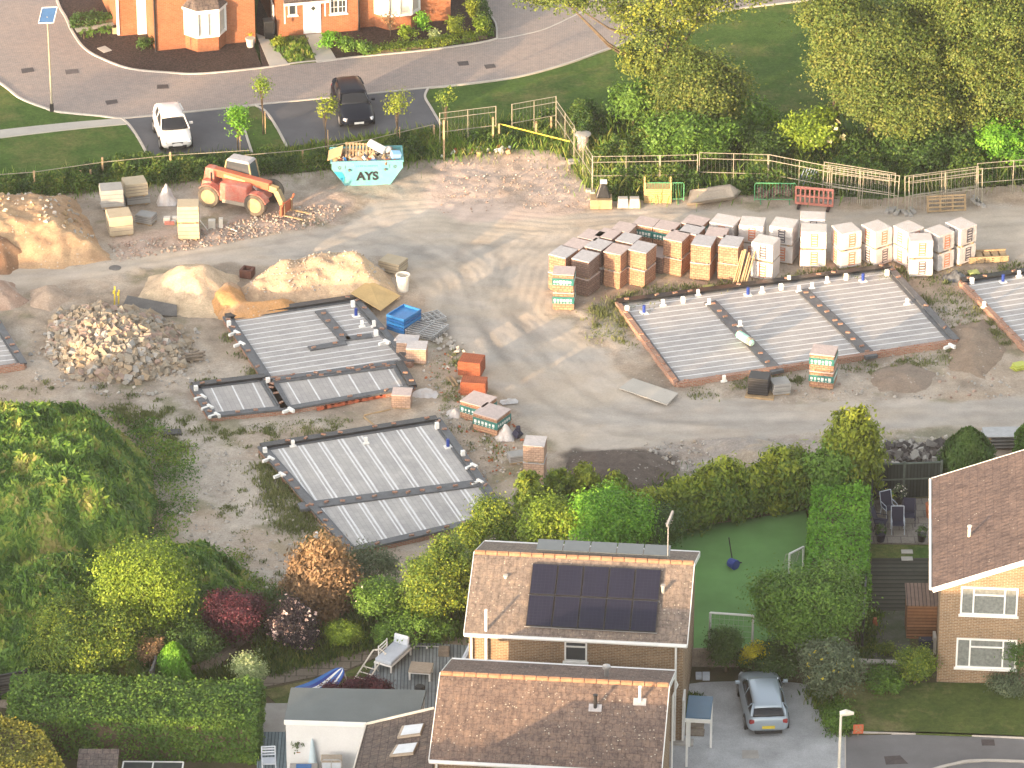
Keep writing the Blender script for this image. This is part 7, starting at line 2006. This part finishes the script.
t = thing('wire_cabinet', P(332, 784, .05), 0, 'grey arched two-door cabinet standing at the garage wall', 'cabinet')
b = MB(); b.box((0, 0, 0), (.85, .5, 1.25), m=M['ply_grey']); b.build('cabinet_body', None, t, bevel=.04)
b = MB(); b.box((-.2, -.26, .66), (.36, .02, .5)); b.box((.2, -.26, .66), (.36, .02, .5)); b.build('door_panes', M['cushion'], t)
b = MB(); b.tube([(-.42, -.27, 0), (-.42, -.27, 1.2), (-.3, -.27, 1.3), (.3, -.27, 1.3), (.42, -.27, 1.2), (.42, -.27, 0)], .03, 6); b.tube([(0, -.27, .2), (0, -.27, 1.3)], .02, 6); b.build('frame', M['steel'], t)
t = thing('garden_shed', P(100, 800, 0), 0, 'small shed with dark roof below the big hedge at bottom left', 'shed')
p = P(99, 752, 1.9); t.location = (p.x, p.y - .6, 0)
b = MB(); b.box((0, 0, 0), (1.45, 1.2, 1.75)); b.build('wall', M['ply_grey'], t)
b = MB(); b.slabq([(-.8, -.68, 1.78), (.8, -.68, 1.78), (.8, .68, 2.0), (-.8, .68, 2.0)], .08); b.build('roof', M['tile_dark'], t)
t = thing('white_frame_table', P(153, 790, 0), R(-1), 'white framed glass garden table at the bottom edge', 'table')
p = P(153, 764, .75); t.location = (p.x, p.y - .35, 0)
b = MB()
for (a, q) in (((-1.2, -.5), (1.2, -.5)), ((1.2, -.5), (1.2, .5)), ((1.2, .5), (-1.2, .5)), ((-1.2, .5), (-1.2, -.5)), ((0, -.5), (0, .5))): b.bar((*a, .75), (*q, .75), .06, .05)
for x in (-1.15, 1.15):
    for y in (-.45, .45): b.box((x, y, 0), (.06, .06, .73))
b.build('frame', M['white'], t); b = MB(); b.box((0, 0, .74), (2.35, .96, .012)); b.build('glass_top', M['glass'], t)
t = thing('water_butt', P(54, 752, 0), 0, 'pale grey upright water butt between the two hedges', 'water butt')
b = MB(); b.box((0, 0, 0), (.55, .5, 1.25), tx=.95); b.build('tank', m_plain('pale_blue_grey_plastic', (.38, .46, .52), .5), t, bevel=.05); b = MB(); b.lathe((0, 0, 1.25), [(.2, 0), (.2, .05)], 12); b.build('lid', M['black'], t)
# timber fences
def panel_fence(label, u0, v0, u1, v1, hh, m, n, name='panel_fence', z=0, rail=True, postm=None, rails=('dark',)):
    a, q = P(u0, v0, z), P(u1, v1, z); d = q - a; L = d.length; t = thing(name, a, math.atan2(d.y, d.x), label, 'fence')
    for i in range(n):
        x0, x1 = L * i / n, L * (i + 1) / n
        b = MB(); b.box(((x0 + x1) / 2, 0, .05), (x1 - x0 - .1, .04, hh - .05)); pn = b.build('panel', M[m], t)
        b = MB(); b.box(((x0 + x1) / 2, 0, hh), (x1 - x0 - .08, .09, .05)); b.box(((x0 + x1) / 2, -.035, hh * .55), (x1 - x0 - .12, .04, .07)); b.build('capping_rail', postm or M[m], pn)
    for i in range(n + 1):
        b = MB(); b.box((L * i / n, 0, 0), (.10, .10, hh + .12)); b.build('post', postm or M[m], t)
    return t
FG = m_noisy('green_grey_rail', (.10, .13, .115), .3, 3)
panel_fence('dark green board fence between the patio and the dark rubble', 866, 500, 940, 497, 1.75, 'boards_dark', 2, postm=FG)
panel_fence('dark boundary fence beside the bright green hedge', 862, 650, 872, 500, 1.5, 'boards_dark', 6, postm=M['black'])
panel_fence('short grey fence piece at the left edge above the big hedge', -30, 705, 28, 694, 1.1, 'boards_grey', 2, postm=M['black'])
panel_fence('narrow grey fence end beside the round green conifer', 152, 704, 157, 690, 1.5, 'boards_grey', 1, postm=M['boards_grey'])
panel_fence('weathered fence between driveway garden and artificial lawn', 690, 668, 760, 668, .9, 'old_timber', 3, postm=M['old_timber'])
panel_fence('old timber fence running behind the garden shrubs', 480, 600, 640, 560, 1.0, 'old_timber', 5, postm=M['old_timber'])
t = thing('low_garden_wall', P(860, 672), 0, 'low pale wall between side garden and front lawn', 'wall')
a_, b_ = P(858, 673) - t.location, P(908, 675) - t.location
b = MB(); wall_strip(b, a_, b_, .25, 0, .55); b.build('wall', M['old_timber'], t); b = MB(); wall_strip(b, a_, b_, .3, .55, .62); b.build('coping', M['concrete'], t)
# wooden shed by the right-hand house
t = thing('wooden_shed', P(921, 640), R(-1), 'small brown wooden shed against the left wall of the gable-end house', 'shed')
b = MB(); b.box((0, .65, 0), (1.25, 1.3, 1.75)); b.build('wall', M['boards_brown'], t)
b = MB(); b.slabq([(-.68, -.08, 1.74), (.68, -.08, 1.74), (.68, 1.4, 1.98), (-.68, 1.4, 1.98)], .07); b.build('roof', M['boards_roof'], t)
# patio furniture
def chair(label, u, v, rz, m='navy', fm='cushion', kind='sling', z=.11):
    t = thing('garden_chair', P(u, v, z), rz, label, 'chair', 'garden chairs on the patio')
    b = MB(); b.box((0, 0, .42), (.5, .48, .03)); b.build('seat', M[m], t)
    b = MB(); b.slabq([(-.25, .24, .44), (.25, .24, .44), (.25, .42, 1.05), (-.25, .42, 1.05)], .03); b.build('backrest', M[m], t)
    b = MB()
    for s in (-.28, .28):
        b.tube([(s, -.26, 0), (s, -.24, .42), (s, .24, .44), (s, .43, 1.07)], .02, 6); b.tube([(s, .3, 0), (s, .2, .44)], .02, 6); b.tube([(s, -.24, .42), (s, -.2, .64), (s, .30, .66)], .02, 6)
    b.tube([(-.28, .43, 1.07), (.28, .43, 1.07)], .02, 6)
    b.build('frame', M[fm], t); return t
chair('dark sling chair with pale frame, nearest in the middle of the patio group', 897.5, 532, R(0))
chair('dark chair at the back left of the patio group, half turned', 889, 516, R(25))
chair('dark chair at the left of the patio group, side-on', 881, 530, R(75), fm='navy')
chair('dark chair without pale frame, right one of the patio group', 908.5, 524, R(-4), fm='navy')
pot_plant('dark blue pot with a dark shrub at the front left of the patio', 880.5, 541, .22, .35, 'navy', 'dark', .24, 200, z=.11)
pot_plant('dark green pot with foliage at the front right of the patio', 921.5, 541, .2, .32, 'barrier_green' if False else 'black', 'dark', .24, 220, z=.11)
pot_plant('tall terracotta pot against the house wall on the patio', 930, 517, .22, .62, 'terracotta', 'dark', .12, 60, z=.11)
pot_plant('potted plant with orange flowers behind the patio chairs', 887, 506, .2, .3, 'black', 'green', .3, 260, z=.11, fl='yellow_fl')
pot_plant('potted grass with pale stems against the dark fence on the patio', 899, 503, .18, .3, 'black', 'grey', .34, 200, z=.11, fl='white_fl')
for v_, l_ in ((552, 'farther'), (559, 'nearer')): b = MB(); b.box((0, 0, 0), (.5, .35, .03)); loose('stepping_stone', l_ + ' of two pale stepping stones in the lawn strip below the patio', 'stepping stone', b, M['slab_path'], P(907, v_, .095), 0, 'stepping stones below the patio')
b = MB(); b.box((0, 0, 0), (.22, .3, .28), tx=.6, ty=.6); loose('dark_ornament', 'small dark ornament on the side garden path left of the wooden shed', 'ornament', b, M['terracotta'], P(875, 624, .08))
b = MB(); b.box((0, 0, 0), (.55, .4, .6)); b.box((.35, .05, 0), (.3, .3, .45)); loose('dark_tubs', 'dark tubs standing below the wooden shed front', 'tubs', b, M['navy'], P(925, 651, .08), bevel=.03)
b = MB(); b.box((0, 0, 0), (.12, .6, .8)); loose('paving_flag', 'narrow white flagstone leaning at the house wall by the shed', 'panel', b, M['slab_path'], P(934, 651, .08))
# doorstep bits by the porch
b = MB(); b.box((0, .3, 0), (1.1, .5, .12)); b.box((0, -.2, 0), (1.2, .5, .06)); loose('doorstep', 'brown paved doorstep left of the gravel drive', 'doorstep', b, M['old_timber'], P(690, 730, .08), rz=R(-6))
b = MB(); b.box((0, 0, 0), (.85, .45, .1)); loose('planting_trough', 'speckled trough at the end of the porch posts', 'trough', b, M['concrete'], P(683, 743, .08), R(-6))
b = MB(); b.tube([(0, 0, 0), (0, 0, .8)], .14, 8); b.box((-.15, 0, .0), (.3, .3, .5)); loose('dark_bin', 'dark bin standing by the corner of the front house', 'bin', b, M['black'], P(674, 727, .08))
tufts('border_plants', 'low plants under the dark blue porch roof', [(684, 700), (698, 696), (697, 724), (684, 726)], 2200, 82, .25, 'verge', .15, zf=.08)
b = MB(); b.box((0, 0, 0), (.3, .25, .28)); b.box((-.3, .1, 0), (.25, .3, .2)); loose('door_oddments', 'pale oddments stacked beside the dark blue porch roof', 'oddments', b, M['cushion'], P(706, 679, .08) )

# ------------------------------------------------------------------ planting
# row of dark clipped hedges and beds
hedge('dark clipped hedge at the top of the corner bed', PP([(72, 29), (124, 22), (122, 17), (74, 22)]), .45, LF['dark'], 2600, .11)
for i, (u, v) in enumerate(((84, 34), (92, 32.5), (100, 30.5), (107.5, 29))):
    tree('round_shrub', ['leftmost', 'second from left', 'third from left', 'rightmost'][i] + ' of four small round shrubs in the corner bed', 'shrub', u, v, .32, .42, .5, n=260, size=.1, mat=LF['green'], k=3, trunk=.03, limbs=1, clump=.06, group='round shrubs in the corner bed', lobes=[(0, 0, .3, .24, .24, .26)])
tree('bushy_shrub', 'dark shrub in the corner by the side wing of the left brick house', 'shrub', 145, 43, .35, .95, .8, n=900, size=.12, mat=LF['dark'], k=4, trunk=.03, clump=.1)
BS = [(332, 40, .5, 1.5, 1.1, 'bright', 'bright green bush right of the white front door'), (350, 44, .4, 1.5, .9, 'green', 'mid green bush between the front door and the young tree'), (365, 48, .35, 1.2, .8, 'green', 'small green bush by the hedge start in the front bed'),
      (409, 33, .6, 1.0, 1.1, 'lime', 'lime coloured shrub below the right bay window'), (424, 24, .7, .95, 1.5, 'bright', 'upright bright green shrub at the right of the bay window'), (434, 35, .3, .4, .5, 'pale', 'tiny pale shrub in the dark bed'),
      (456, 26, .8, 1.05, 1.7, 'gold', 'tall yellow shrub at the house corner'), (481, 24, .8, 1.1, 1.5, 'lime', 'yellow-green shrub inside the road corner hedge'), (473, 8, .9, 1.0, 1.7, 'gold', 'yellowish upright shrub above the corner one'), (279, 42, .3, .6, .5, 'gold', 'straw coloured tuft at the left corner of the right brick house')]
for (u, v, zc, w_, h_, m, l) in BS: tree('garden_shrub', l, 'shrub', u, v, zc, w_, h_, n=900, size=.14, mat=LF[m], k=5, trunk=.03, clump=.12)
hedge('low clipped hedge along the kerb of the front bed', PP([(372, 55.5), (430, 48.5), (432, 45), (374, 51)]), .38, LF['goldtip'], 3200, .1)
hedge('low clipped hedge curving to the road corner', PP([(432, 48.3), (492, 38), (490, 34), (433, 44.6)]), .38, LF['goldtip'], 3200, .1)
hedge('dark hedge running up the side of the corner bed', PP([(486, 38), (494, 37), (478, -12), (470, -10)]), .6, LF['dark'], 4200, .12)
tufts('bed_weeds', 'weedy plants in the bed between the two paths', [(272, 42), (302, 38), (314, 60), (290, 63)], 2400, 90, .25, 'weed', .12, zf=.04)
# young staked trees
YT = [(237, 122, 1.7, 1.25, 2.9, 'bright', 1700, 'leafy young tree right of the white car'), (262, 90, 2.5, 1.1, 2.0, 'lime', 600, 'thin young tree between the parking bays'), (388 - 63, 107, 2.6, 1.3, 1.5, 'gold', 420, 'nearly bare young tree left of the black car'),
      (397, 104, 2.6, 1.8, 2.2, 'gold', 620, 'young tree with sparse golden leaves right of the black car'), (445, 98, 2.6, 1.1, 1.7, 'goldtip', 280, 'sparse young tree beside the post at the end of the bays'), (390, 20, 1.1, 1.0, 1.0, 'brown', 240, 'small bare-stemmed tree in front of the right bay window')]
for (u, v, zc, w_, h_, m, n, l) in YT:
    t = tree('young_tree', l, 'tree', u, v, zc, w_, h_, n=n, size=.13, mat=LF[m], k=6, trunk=.035, limbs=16, clump=.16, group='young trees by the parking bays', per=8)
    if v > 60:
        b = MB(); b.bar((.12, 0, 0), (.12, 0, 1.3), .05, .05); b.build('stake', M['timber'], t)
# big trees upper right
def big(label, u, v, zc, w_, h_, d_, n, m, k, size=.15, tr=.22, clump=.36, grp='large trees at the top right', per=60, name='broadleaf_tree'):
    return tree(name, label, 'tree', u, v, zc, w_, h_, d=d_, lobes=auto_lobes(np.random.default_rng(int(u + v)), w_, d_, max(.1, zc - h_ / 2), zc + h_ / 2, int(k * 1.6), (.2, .34)), n=n, size=size, mat=LF[m], k=k, trunk=tr, limbs=10, clump=clump, group=grp, per=per)
p_ = P(655, 122)
tree('broadleaf_tree', 'loose yellow-green tree overhanging the road at the top', 'tree', 655, 122, 0, 7, 7, n=26000, size=.155, mat=LF['loose'], trunk=.2, limbs=12, clump=.3, trunk_h=6.0, group='large trees at the top right', per=45,
     lobes=[(0, 0, 4.6, 1.9, 1.6, 2.0), (-1.4, .2, 5.8, 1.3, 1.3, 1.0), (1.2, .3, 6.3, 1.7, 1.5, 1.2), (-3.0, .2, 6.9, 1.5, 1.1, .55), (-5.0, .1, 7.0, 1.7, 1.0, .4), (-6.5, 0, 6.9, .9, .8, .3), (2.9, .4, 6.6, 1.5, 1.2, .8), (.2, 0, 7.0, 2.4, 1.5, 1.0), (.9, -.3, 3.4, 1.3, 1.2, 1.1), (-1.0, -.3, 3.4, .9, .9, .9), (4.8, .5, 7.2, 1.5, 1.0, .7)])
big('olive tree right of the yellow-green one, over the verge', 700, 100, 2.6, 6.4, 5.6, 5.0, 40000, 'olive', 14)
big('low bright bush at the left foot of the upper trees', 633, 105, 1.6, 2.8, 2.8, 2.6, 7000, 'green', 8, .17, .08, .22)
big('bushy understorey tree above the timber stack', 690, 140, 1.8, 6.0, 3.0, 3.0, 17000, 'green', 12, .17, .08, .25)
big('thin bush beside the verge between the two large trees', 745, 118, 1.5, 3.6, 2.6, 3.0, 9000, 'green', 9, .17, .08, .25)
big('huge olive tree, the left one of the main pair at top right', 872, 66, 4.4, 7.0, 8.0, 6.5, 80000, 'olive', 22)
big('huge olive tree above the fence gap, lower centre', 912, 98, 2.9, 8.2, 5.2, 6.0, 56000, 'olive', 18)
big('dark oak rising out of the top right corner', 965, 35, 5.5, 9.5, 9.0, 8.0, 66000, 'olive', 20)
big('golden olive tree at the right edge above the fence', 1005, 98, 3.0, 6.5, 5.6, 5.5, 38000, 'olive', 14)
big('tree crown cut by the top edge above the verge', 838, 15, 7.0, 4.0, 5.0, 4.5, 16000, 'olive', 12)
big('bright yellow-green flowering bush behind the red barrier', 815, 133, 1.5, 3.6, 2.9, 3.0, 8500, 'lime', 9, .17, .08, .22, None, name='flowering_bush')
rgx = nrg(); C = []; 
t = [o for o in bpy.data.objects if o.name.startswith('flowering_bush')][0]
C, Nn, tone = crown_pts(rgx, [(.5, -.5, 1.7, 1.0, .6, .9)], 60, .12, 6, shell=(.9, 1.1)); V, Q = leaf_quads(rgx, C, Nn, .22, .9); np_mesh('flower_clusters', V, Q, LF['cream_fl'], tone, parent=t)['kind'] = 'stuff'
big('dark undergrowth bush in the shade behind the leaning mesh panels', 915, 150, 1.0, 7.5, 2.2, 3.0, 14000, 'dark', 12, .17, .06, .25, None, name='undergrowth_bush')
big('green bush at the right edge behind the fence', 1003, 142, 1.5, 3.6, 2.8, 3.0, 8000, 'bright', 9, .17, .07, .22, None, name='undergrowth_bush')
big('dark bush in the shade left of the flowering bush', 765, 142, 1.1, 3.4, 2.0, 2.4, 7000, 'dark', 9, .17, .06, .22, None, name='undergrowth_bush')
# scrub along the boundary of the lower gardens
def shrub(label, u, v, zc, w_, h_, m, n, k=8, size=.14, name='garden_shrub', clump=.18, d_=None, fl=None, tr=.06, grp=None, cat='shrub'):
    return tree(name, label, cat, u, v, zc, w_, h_, d=d_, n=int(n * 1.5), size=size * .8, mat=LF[m], k=k, trunk=tr, limbs=6, clump=clump * 1.15, flowers=fl, group=grp, per=48)
shrub('lime green tree glowing between the grass humps', 141, 588, 2.8, 5.0, 4.6, 'lime', 30000, 16, .14, 'lime_tree', .26, tr=.15, cat='tree')
shrub('olive leaved bush left of the lime green tree', 85, 640, 1.9, 5.2, 3.6, 'goldtip', 20000, 14, .14, 'olive_bush', .22)
shrub('dark mixed shrubs filling the gap between purple bush and browned conifer', 272, 612, .9, 3.4, 1.9, 'dark', 9000, 10, .13, 'dark_bush', .16, d_=2.6)
shrub('dark green bush below the lime tree, beside the purple bush', 187, 645, 1.3, 3.0, 2.6, 'dark', 8000, 9, .12, 'dark_bush', .16)
shrub('rusty leaved little bush under the lime tree', 152, 650, 1.5, 1.5, 1.2, 'brown', 1500, 5, .12, 'rusty_bush', .12)
shrub('deep purple bush beside the second grass hump', 232, 616, 1.6, 3.0, 2.9, 'purple', 13000, 9, .12, 'purple_bush', .14)
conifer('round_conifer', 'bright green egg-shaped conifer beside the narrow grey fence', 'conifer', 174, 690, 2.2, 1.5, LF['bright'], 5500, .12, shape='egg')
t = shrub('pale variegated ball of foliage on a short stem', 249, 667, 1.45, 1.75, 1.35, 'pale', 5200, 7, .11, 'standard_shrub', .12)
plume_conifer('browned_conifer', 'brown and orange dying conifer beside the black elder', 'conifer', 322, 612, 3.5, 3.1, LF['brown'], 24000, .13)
shrub('black leaved elder full of pale pink flower heads', 296, 626, 1.2, 2.7, 2.6, 'ink', 9500, 8, .11, 'black_elder', .15, fl=(LF['pink_fl'], 300, .15))
shrub('round yellow-green shrub in front of the black elder', 343, 633, .85, 1.8, 1.35, 'lime', 6000, 6, .1, 'lime_shrub', .1)
shrub('leafy green bush with a few white flowers beside the browned conifer', 376, 600, 1.3, 2.5, 2.6, 'green', 8500, 9, .13, 'green_bush', .16, fl=(LF['white_fl'], 24, .1))
shrub('mixed green shrubs at the foot of the golden conifer', 415, 628, .8, 3.6, 1.5, 'green', 6500, 9, .12, 'border_shrubs', .16)
shrub('pale leaved shrub spilling over the lower foundation wall', 372, 570, 1.2, 3.0, 2.0, 'grey', 5000, 9, .12, 'pale_shrub', .18)
shrub('left half of the broad golden evergreen by the solar panel house', 426, 590, 2.0, 2.6, 3.9, 'goldtip', 17000, 16, .14, 'broad_evergreen', .16, cat='evergreen', grp='broad golden evergreens')
shrub('right half of the broad golden evergreen by the solar panel house', 452, 580, 2.2, 2.6, 4.2, 'goldtip', 17000, 16, .14, 'broad_evergreen', .16, cat='evergreen', grp='broad golden evergreens')
shrub('light green tree directly behind the solar panel roof, left part', 548, 525, 2.6, 3.0, 3.0, 'lime', 11000, 10, .15, 'light_tree', .2, tr=.1, cat='tree')
shrub('light green tree directly behind the solar panel roof, larger right part', 602, 522, 2.8, 4.2, 3.6, 'bright', 17000, 12, .15, 'light_tree', .22, tr=.12, cat='tree')
shrub('dark green bush between the lower foundation and the light green trees', 497, 528, 1.8, 3.0, 2.8, 'goldtip', 9000, 9, .14, 'boundary_bush', .2)
shrub('bush with a bright yellow tip behind the golden conifer', 470, 540, 1.6, 1.6, 2.2, 'goldtip', 4200, 6, .13, 'boundary_bush', .16)
shrub('dark green bush behind the television aerial', 655, 525, 1.5, 3.2, 2.6, 'dark', 9000, 9, .14, 'boundary_bush', .2)
# leylandii row behind the artificial lawn; sunlit tops painted into the gold tips
rg = random.Random(77)
for i in range(11):
    u = 645 + i * 15.6; vb = 534 - i * 3.2 + rg.uniform(-2, 2); hh = rg.uniform(1.9, 2.6) + (.6 if i in (5, 8, 9) else 0)
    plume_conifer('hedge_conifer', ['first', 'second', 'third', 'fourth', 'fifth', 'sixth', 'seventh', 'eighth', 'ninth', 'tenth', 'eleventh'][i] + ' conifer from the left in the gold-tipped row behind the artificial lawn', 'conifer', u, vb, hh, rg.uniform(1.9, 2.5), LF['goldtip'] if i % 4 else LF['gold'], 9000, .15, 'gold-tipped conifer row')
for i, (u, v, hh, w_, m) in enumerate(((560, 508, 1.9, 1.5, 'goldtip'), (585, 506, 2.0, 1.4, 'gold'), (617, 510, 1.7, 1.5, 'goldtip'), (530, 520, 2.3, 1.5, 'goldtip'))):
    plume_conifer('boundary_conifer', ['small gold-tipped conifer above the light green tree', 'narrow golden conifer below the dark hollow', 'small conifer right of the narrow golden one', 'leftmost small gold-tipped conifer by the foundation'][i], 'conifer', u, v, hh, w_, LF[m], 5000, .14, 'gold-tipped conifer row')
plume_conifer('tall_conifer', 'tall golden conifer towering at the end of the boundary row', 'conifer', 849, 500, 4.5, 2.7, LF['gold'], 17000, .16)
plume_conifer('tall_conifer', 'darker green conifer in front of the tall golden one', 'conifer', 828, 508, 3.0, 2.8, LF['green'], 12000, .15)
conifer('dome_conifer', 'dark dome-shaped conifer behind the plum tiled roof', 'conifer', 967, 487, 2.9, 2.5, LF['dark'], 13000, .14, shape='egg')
conifer('dome_conifer', 'conifer edge showing at the right border above the plum roof', 'conifer', 1030, 460, 2.0, 1.5, LF['green'], 4500, .14, shape='egg')
hedge('bright green clipped hedge running towards the viewer beside the patio', PP([(806, 612), (866, 606), (868, 520), (812, 522)]), 1.75, LF['bright'], 26000, .13)
shrub('large mid green tree covering the side of the gravel drive', 808, 606, 2.6, 5.0, 4.4, 'green', 30000, 16, .16, 'large_green_tree', .24, tr=.16, cat='tree')
shrub('grey-green shrub with yellow flower tips beside the drive', 831, 672, 1.6, 2.9, 3.0, 'grey', 12000, 10, .15, 'grey_shrub', .18, fl=(LF['yellow_fl'], 120, .16))
shrub('very dark bush left of the yellow one at the head of the drive', 727, 648, 1.2, 1.6, 2.2, 'dark', 5500, 6, .12, 'dark_bush', .14)
shrub('dark planting between the yellow shrub and the large green tree', 775, 660, .8, 3.0, 1.4, 'dark', 6500, 8, .12, 'dark_bush', .16)
shrub('small vivid yellow shrub behind the silver blue car', 753.5, 656, 1.1, 1.15, 1.2, 'yellowleaf', 1500, 5, .12, 'yellow_shrub', .1)
shrub('upright yellow-green shrub at the corner of the gable-end house', 915.5, 663, 1.1, 1.55, 1.8, 'goldtip', 6000, 7, .12, 'corner_shrub', .13)
shrub('dark rose bush with blush flowers at the right edge', 1020, 655, 1.3, 1.6, 2.3, 'dark', 5000, 7, .12, 'rose_bush', .14, fl=(LF['pink_fl'], 34, .17))
shrub('low leafy plants along the left end of the low garden wall', 885, 680, .4, 2.4, .8, 'green', 3000, 6, .12, 'border_shrubs', .14)
shrub('low plants at the foot of the gable wall near the right edge', 1010, 685, .4, 2.0, .8, 'grey', 2200, 6, .12, 'border_shrubs', .14)
shrub('dark low planting between the drive and the front lawn', 838, 716, .45, 1.5, .9, 'green', 3600, 7, .12, 'border_shrubs', .14, d_=2.6)
shrub('yellowish ground plant in the shaded side garden', 886, 650, .25, .9, .5, 'goldtip', 900, 4, .1, 'border_shrubs', .1)
for i, (u, v) in enumerate(((334, 690), (350, 687), (366, 686), (380, 688))):
    shrub(['leftmost', 'second', 'third', 'rightmost'][i] + ' dark purple bush in the row behind the garage roof', u, v, .45, 1.0, .9, 'purple', 1800, 5, .1, 'barberry_bush', .1, grp='dark purple bushes behind the garage')
hedge('big dark green clipped hedge across the bottom left', PP([(12, 760), (258, 764), (262, 722), (14, 716)]), 1.95, LF['hedge'], 60000, .13)
hedge('golden sunlit hedge in the bottom left corner', PP([(-60, 840), (80, 840), (46, 776), (-60, 740)]), 2.2, LF['hedge_gold'], 34000, .13)
tufts('garden_border_plants', 'mixed low plants along the garden path', [(180, 680), (330, 655), (400, 640), (470, 630), (470, 640), (384, 648), (250, 680), (190, 692)], 9000, 91, .3, 'verge', .25, zf=.08)
tufts('garden_border_plants', 'shaded plants between the garden shrubs', [(260, 620), (470, 600), (470, 630), (260, 665)], 12000, 92, .45, 'verge', .3, zf=.08)
tufts('lawn_edge_grass', 'grassy edge along the gravel drive', [(812, 694), (830, 694), (850, 735), (838, 735)], 3500, 93, .3, 'verge', .2, zf=.08)
tufts('side_garden_plants', 'low plants in the shaded side garden', [(864, 612), (874, 612), (872, 662), (862, 662)], 2200, 94, .22, 'verge', .2, zf=.08)

# ------------------------------------------------------------------ beyond the frame: unseen houses and trees added to shade the site
bpy.context.view_layer.update()
sdir = Vector((SUN_AZ[0], SUN_AZ[1], 0)).normalized(); lat = Vector((-sdir.y, sdir.x, 0)) * -1
if lat.x < 0: lat = -lat
rgo = random.Random(91)
BLK = []   # filled below: (lateral, distance, kind, height, width)
SHADE_HOUSES = [(-30, 80), (-8, 82), (26, 80)]
SHADE_TREES = []
# added tree tops, heights chosen to shape the shade: (lateral place, height of the top)
for l, top in [(-39, 8.8), (-34, 8.8), (-28.5, 6.9), (-24, 7.3), (-20, 7.1), (-17.6, 5.6), (-12.6, 6.6), (-9.5, 6.9), (-6.3, 6.9), (-1.4, 6.7), (1.5, 7.0), (3.0, 6.2), (11.0, 4.6), (12.2, 4.6), (14, 5.2), (15.8, 6.2), (17.8, 6.4),
               (20.6, 7.3), (24.5, 8.2), (27.5, 8.9), (30.5, 9.5), (33.5, 9.8), (37, 9.8), (41, 9.5)]:
    SHADE_TREES.append((l, 60 + rgo.uniform(-1, 1), top / 8.5))
def at_block(l, dist):
    """lateral metres across the sun's direction, dist metres towards the sun, from the scene centre"""
    return sdir * dist + lat * l
NB = thing('unseen_shade_house', (0, 0, 0), 0, 'unseen tiled house added beyond the frame to shade the site', 'house', 'added shade houses beyond the frame')  # unseen house put in as a shadow caster
gable_house(NB, 8.5, 7.5, 5.2, R(30), 'brick_buff', 'tile_brown', .3, .15)
first = True
for (l, dist) in SHADE_HOUSES:
    p = at_block(l, dist)
    if first: NB.location = (p.x, p.y, 0); NB.rotation_euler = (0, 0, R(-38)); first = False
    else: copy_tree(NB, (p.x, p.y, 0), R(-38 + rgo.uniform(-6, 6)))
OT = tree('unseen_shade_tree', 'unseen broad tree added beyond the frame to shade the site', 'tree', 512, 384, 5, 7.5, 7.6, n=11000, size=.6, mat=LF['green'], k=12, trunk=.25, clump=.5, group='added shade trees beyond the frame')  # unseen tree added to block the sun, leaves large and dense
first = True
for (l, dist, s) in SHADE_TREES:
    p = at_block(l, dist)
    c = OT if first else copy_tree(OT); first = False
    c.location = (p.x, p.y, 0); c.rotation_euler = (0, 0, rgo.uniform(0, 6)); c.scale = (s, s, s)
# thin evening haze in one closed box round the viewer and the place
mb = MB(); mb.box((0, -70, -1.4), (330, 330, 101.5)); hz = mb.build('haze'); tag(hz, kind='stuff')
hm = bpy.data.materials.new('haze'); hm.use_nodes = True; hn = hm.node_tree; hn.nodes.remove(hn.nodes['Principled BSDF'])
pv = hn.nodes.new('ShaderNodeVolumePrincipled'); pv.inputs['Color'].default_value = (.95, .95, .96, 1); pv.inputs['Density'].default_value = .00012; pv.inputs['Anisotropy'].default_value = .2
hn.links.new(pv.outputs[0], hn.nodes['Material Output'].inputs['Volume']); hz.data.materials.append(hm)
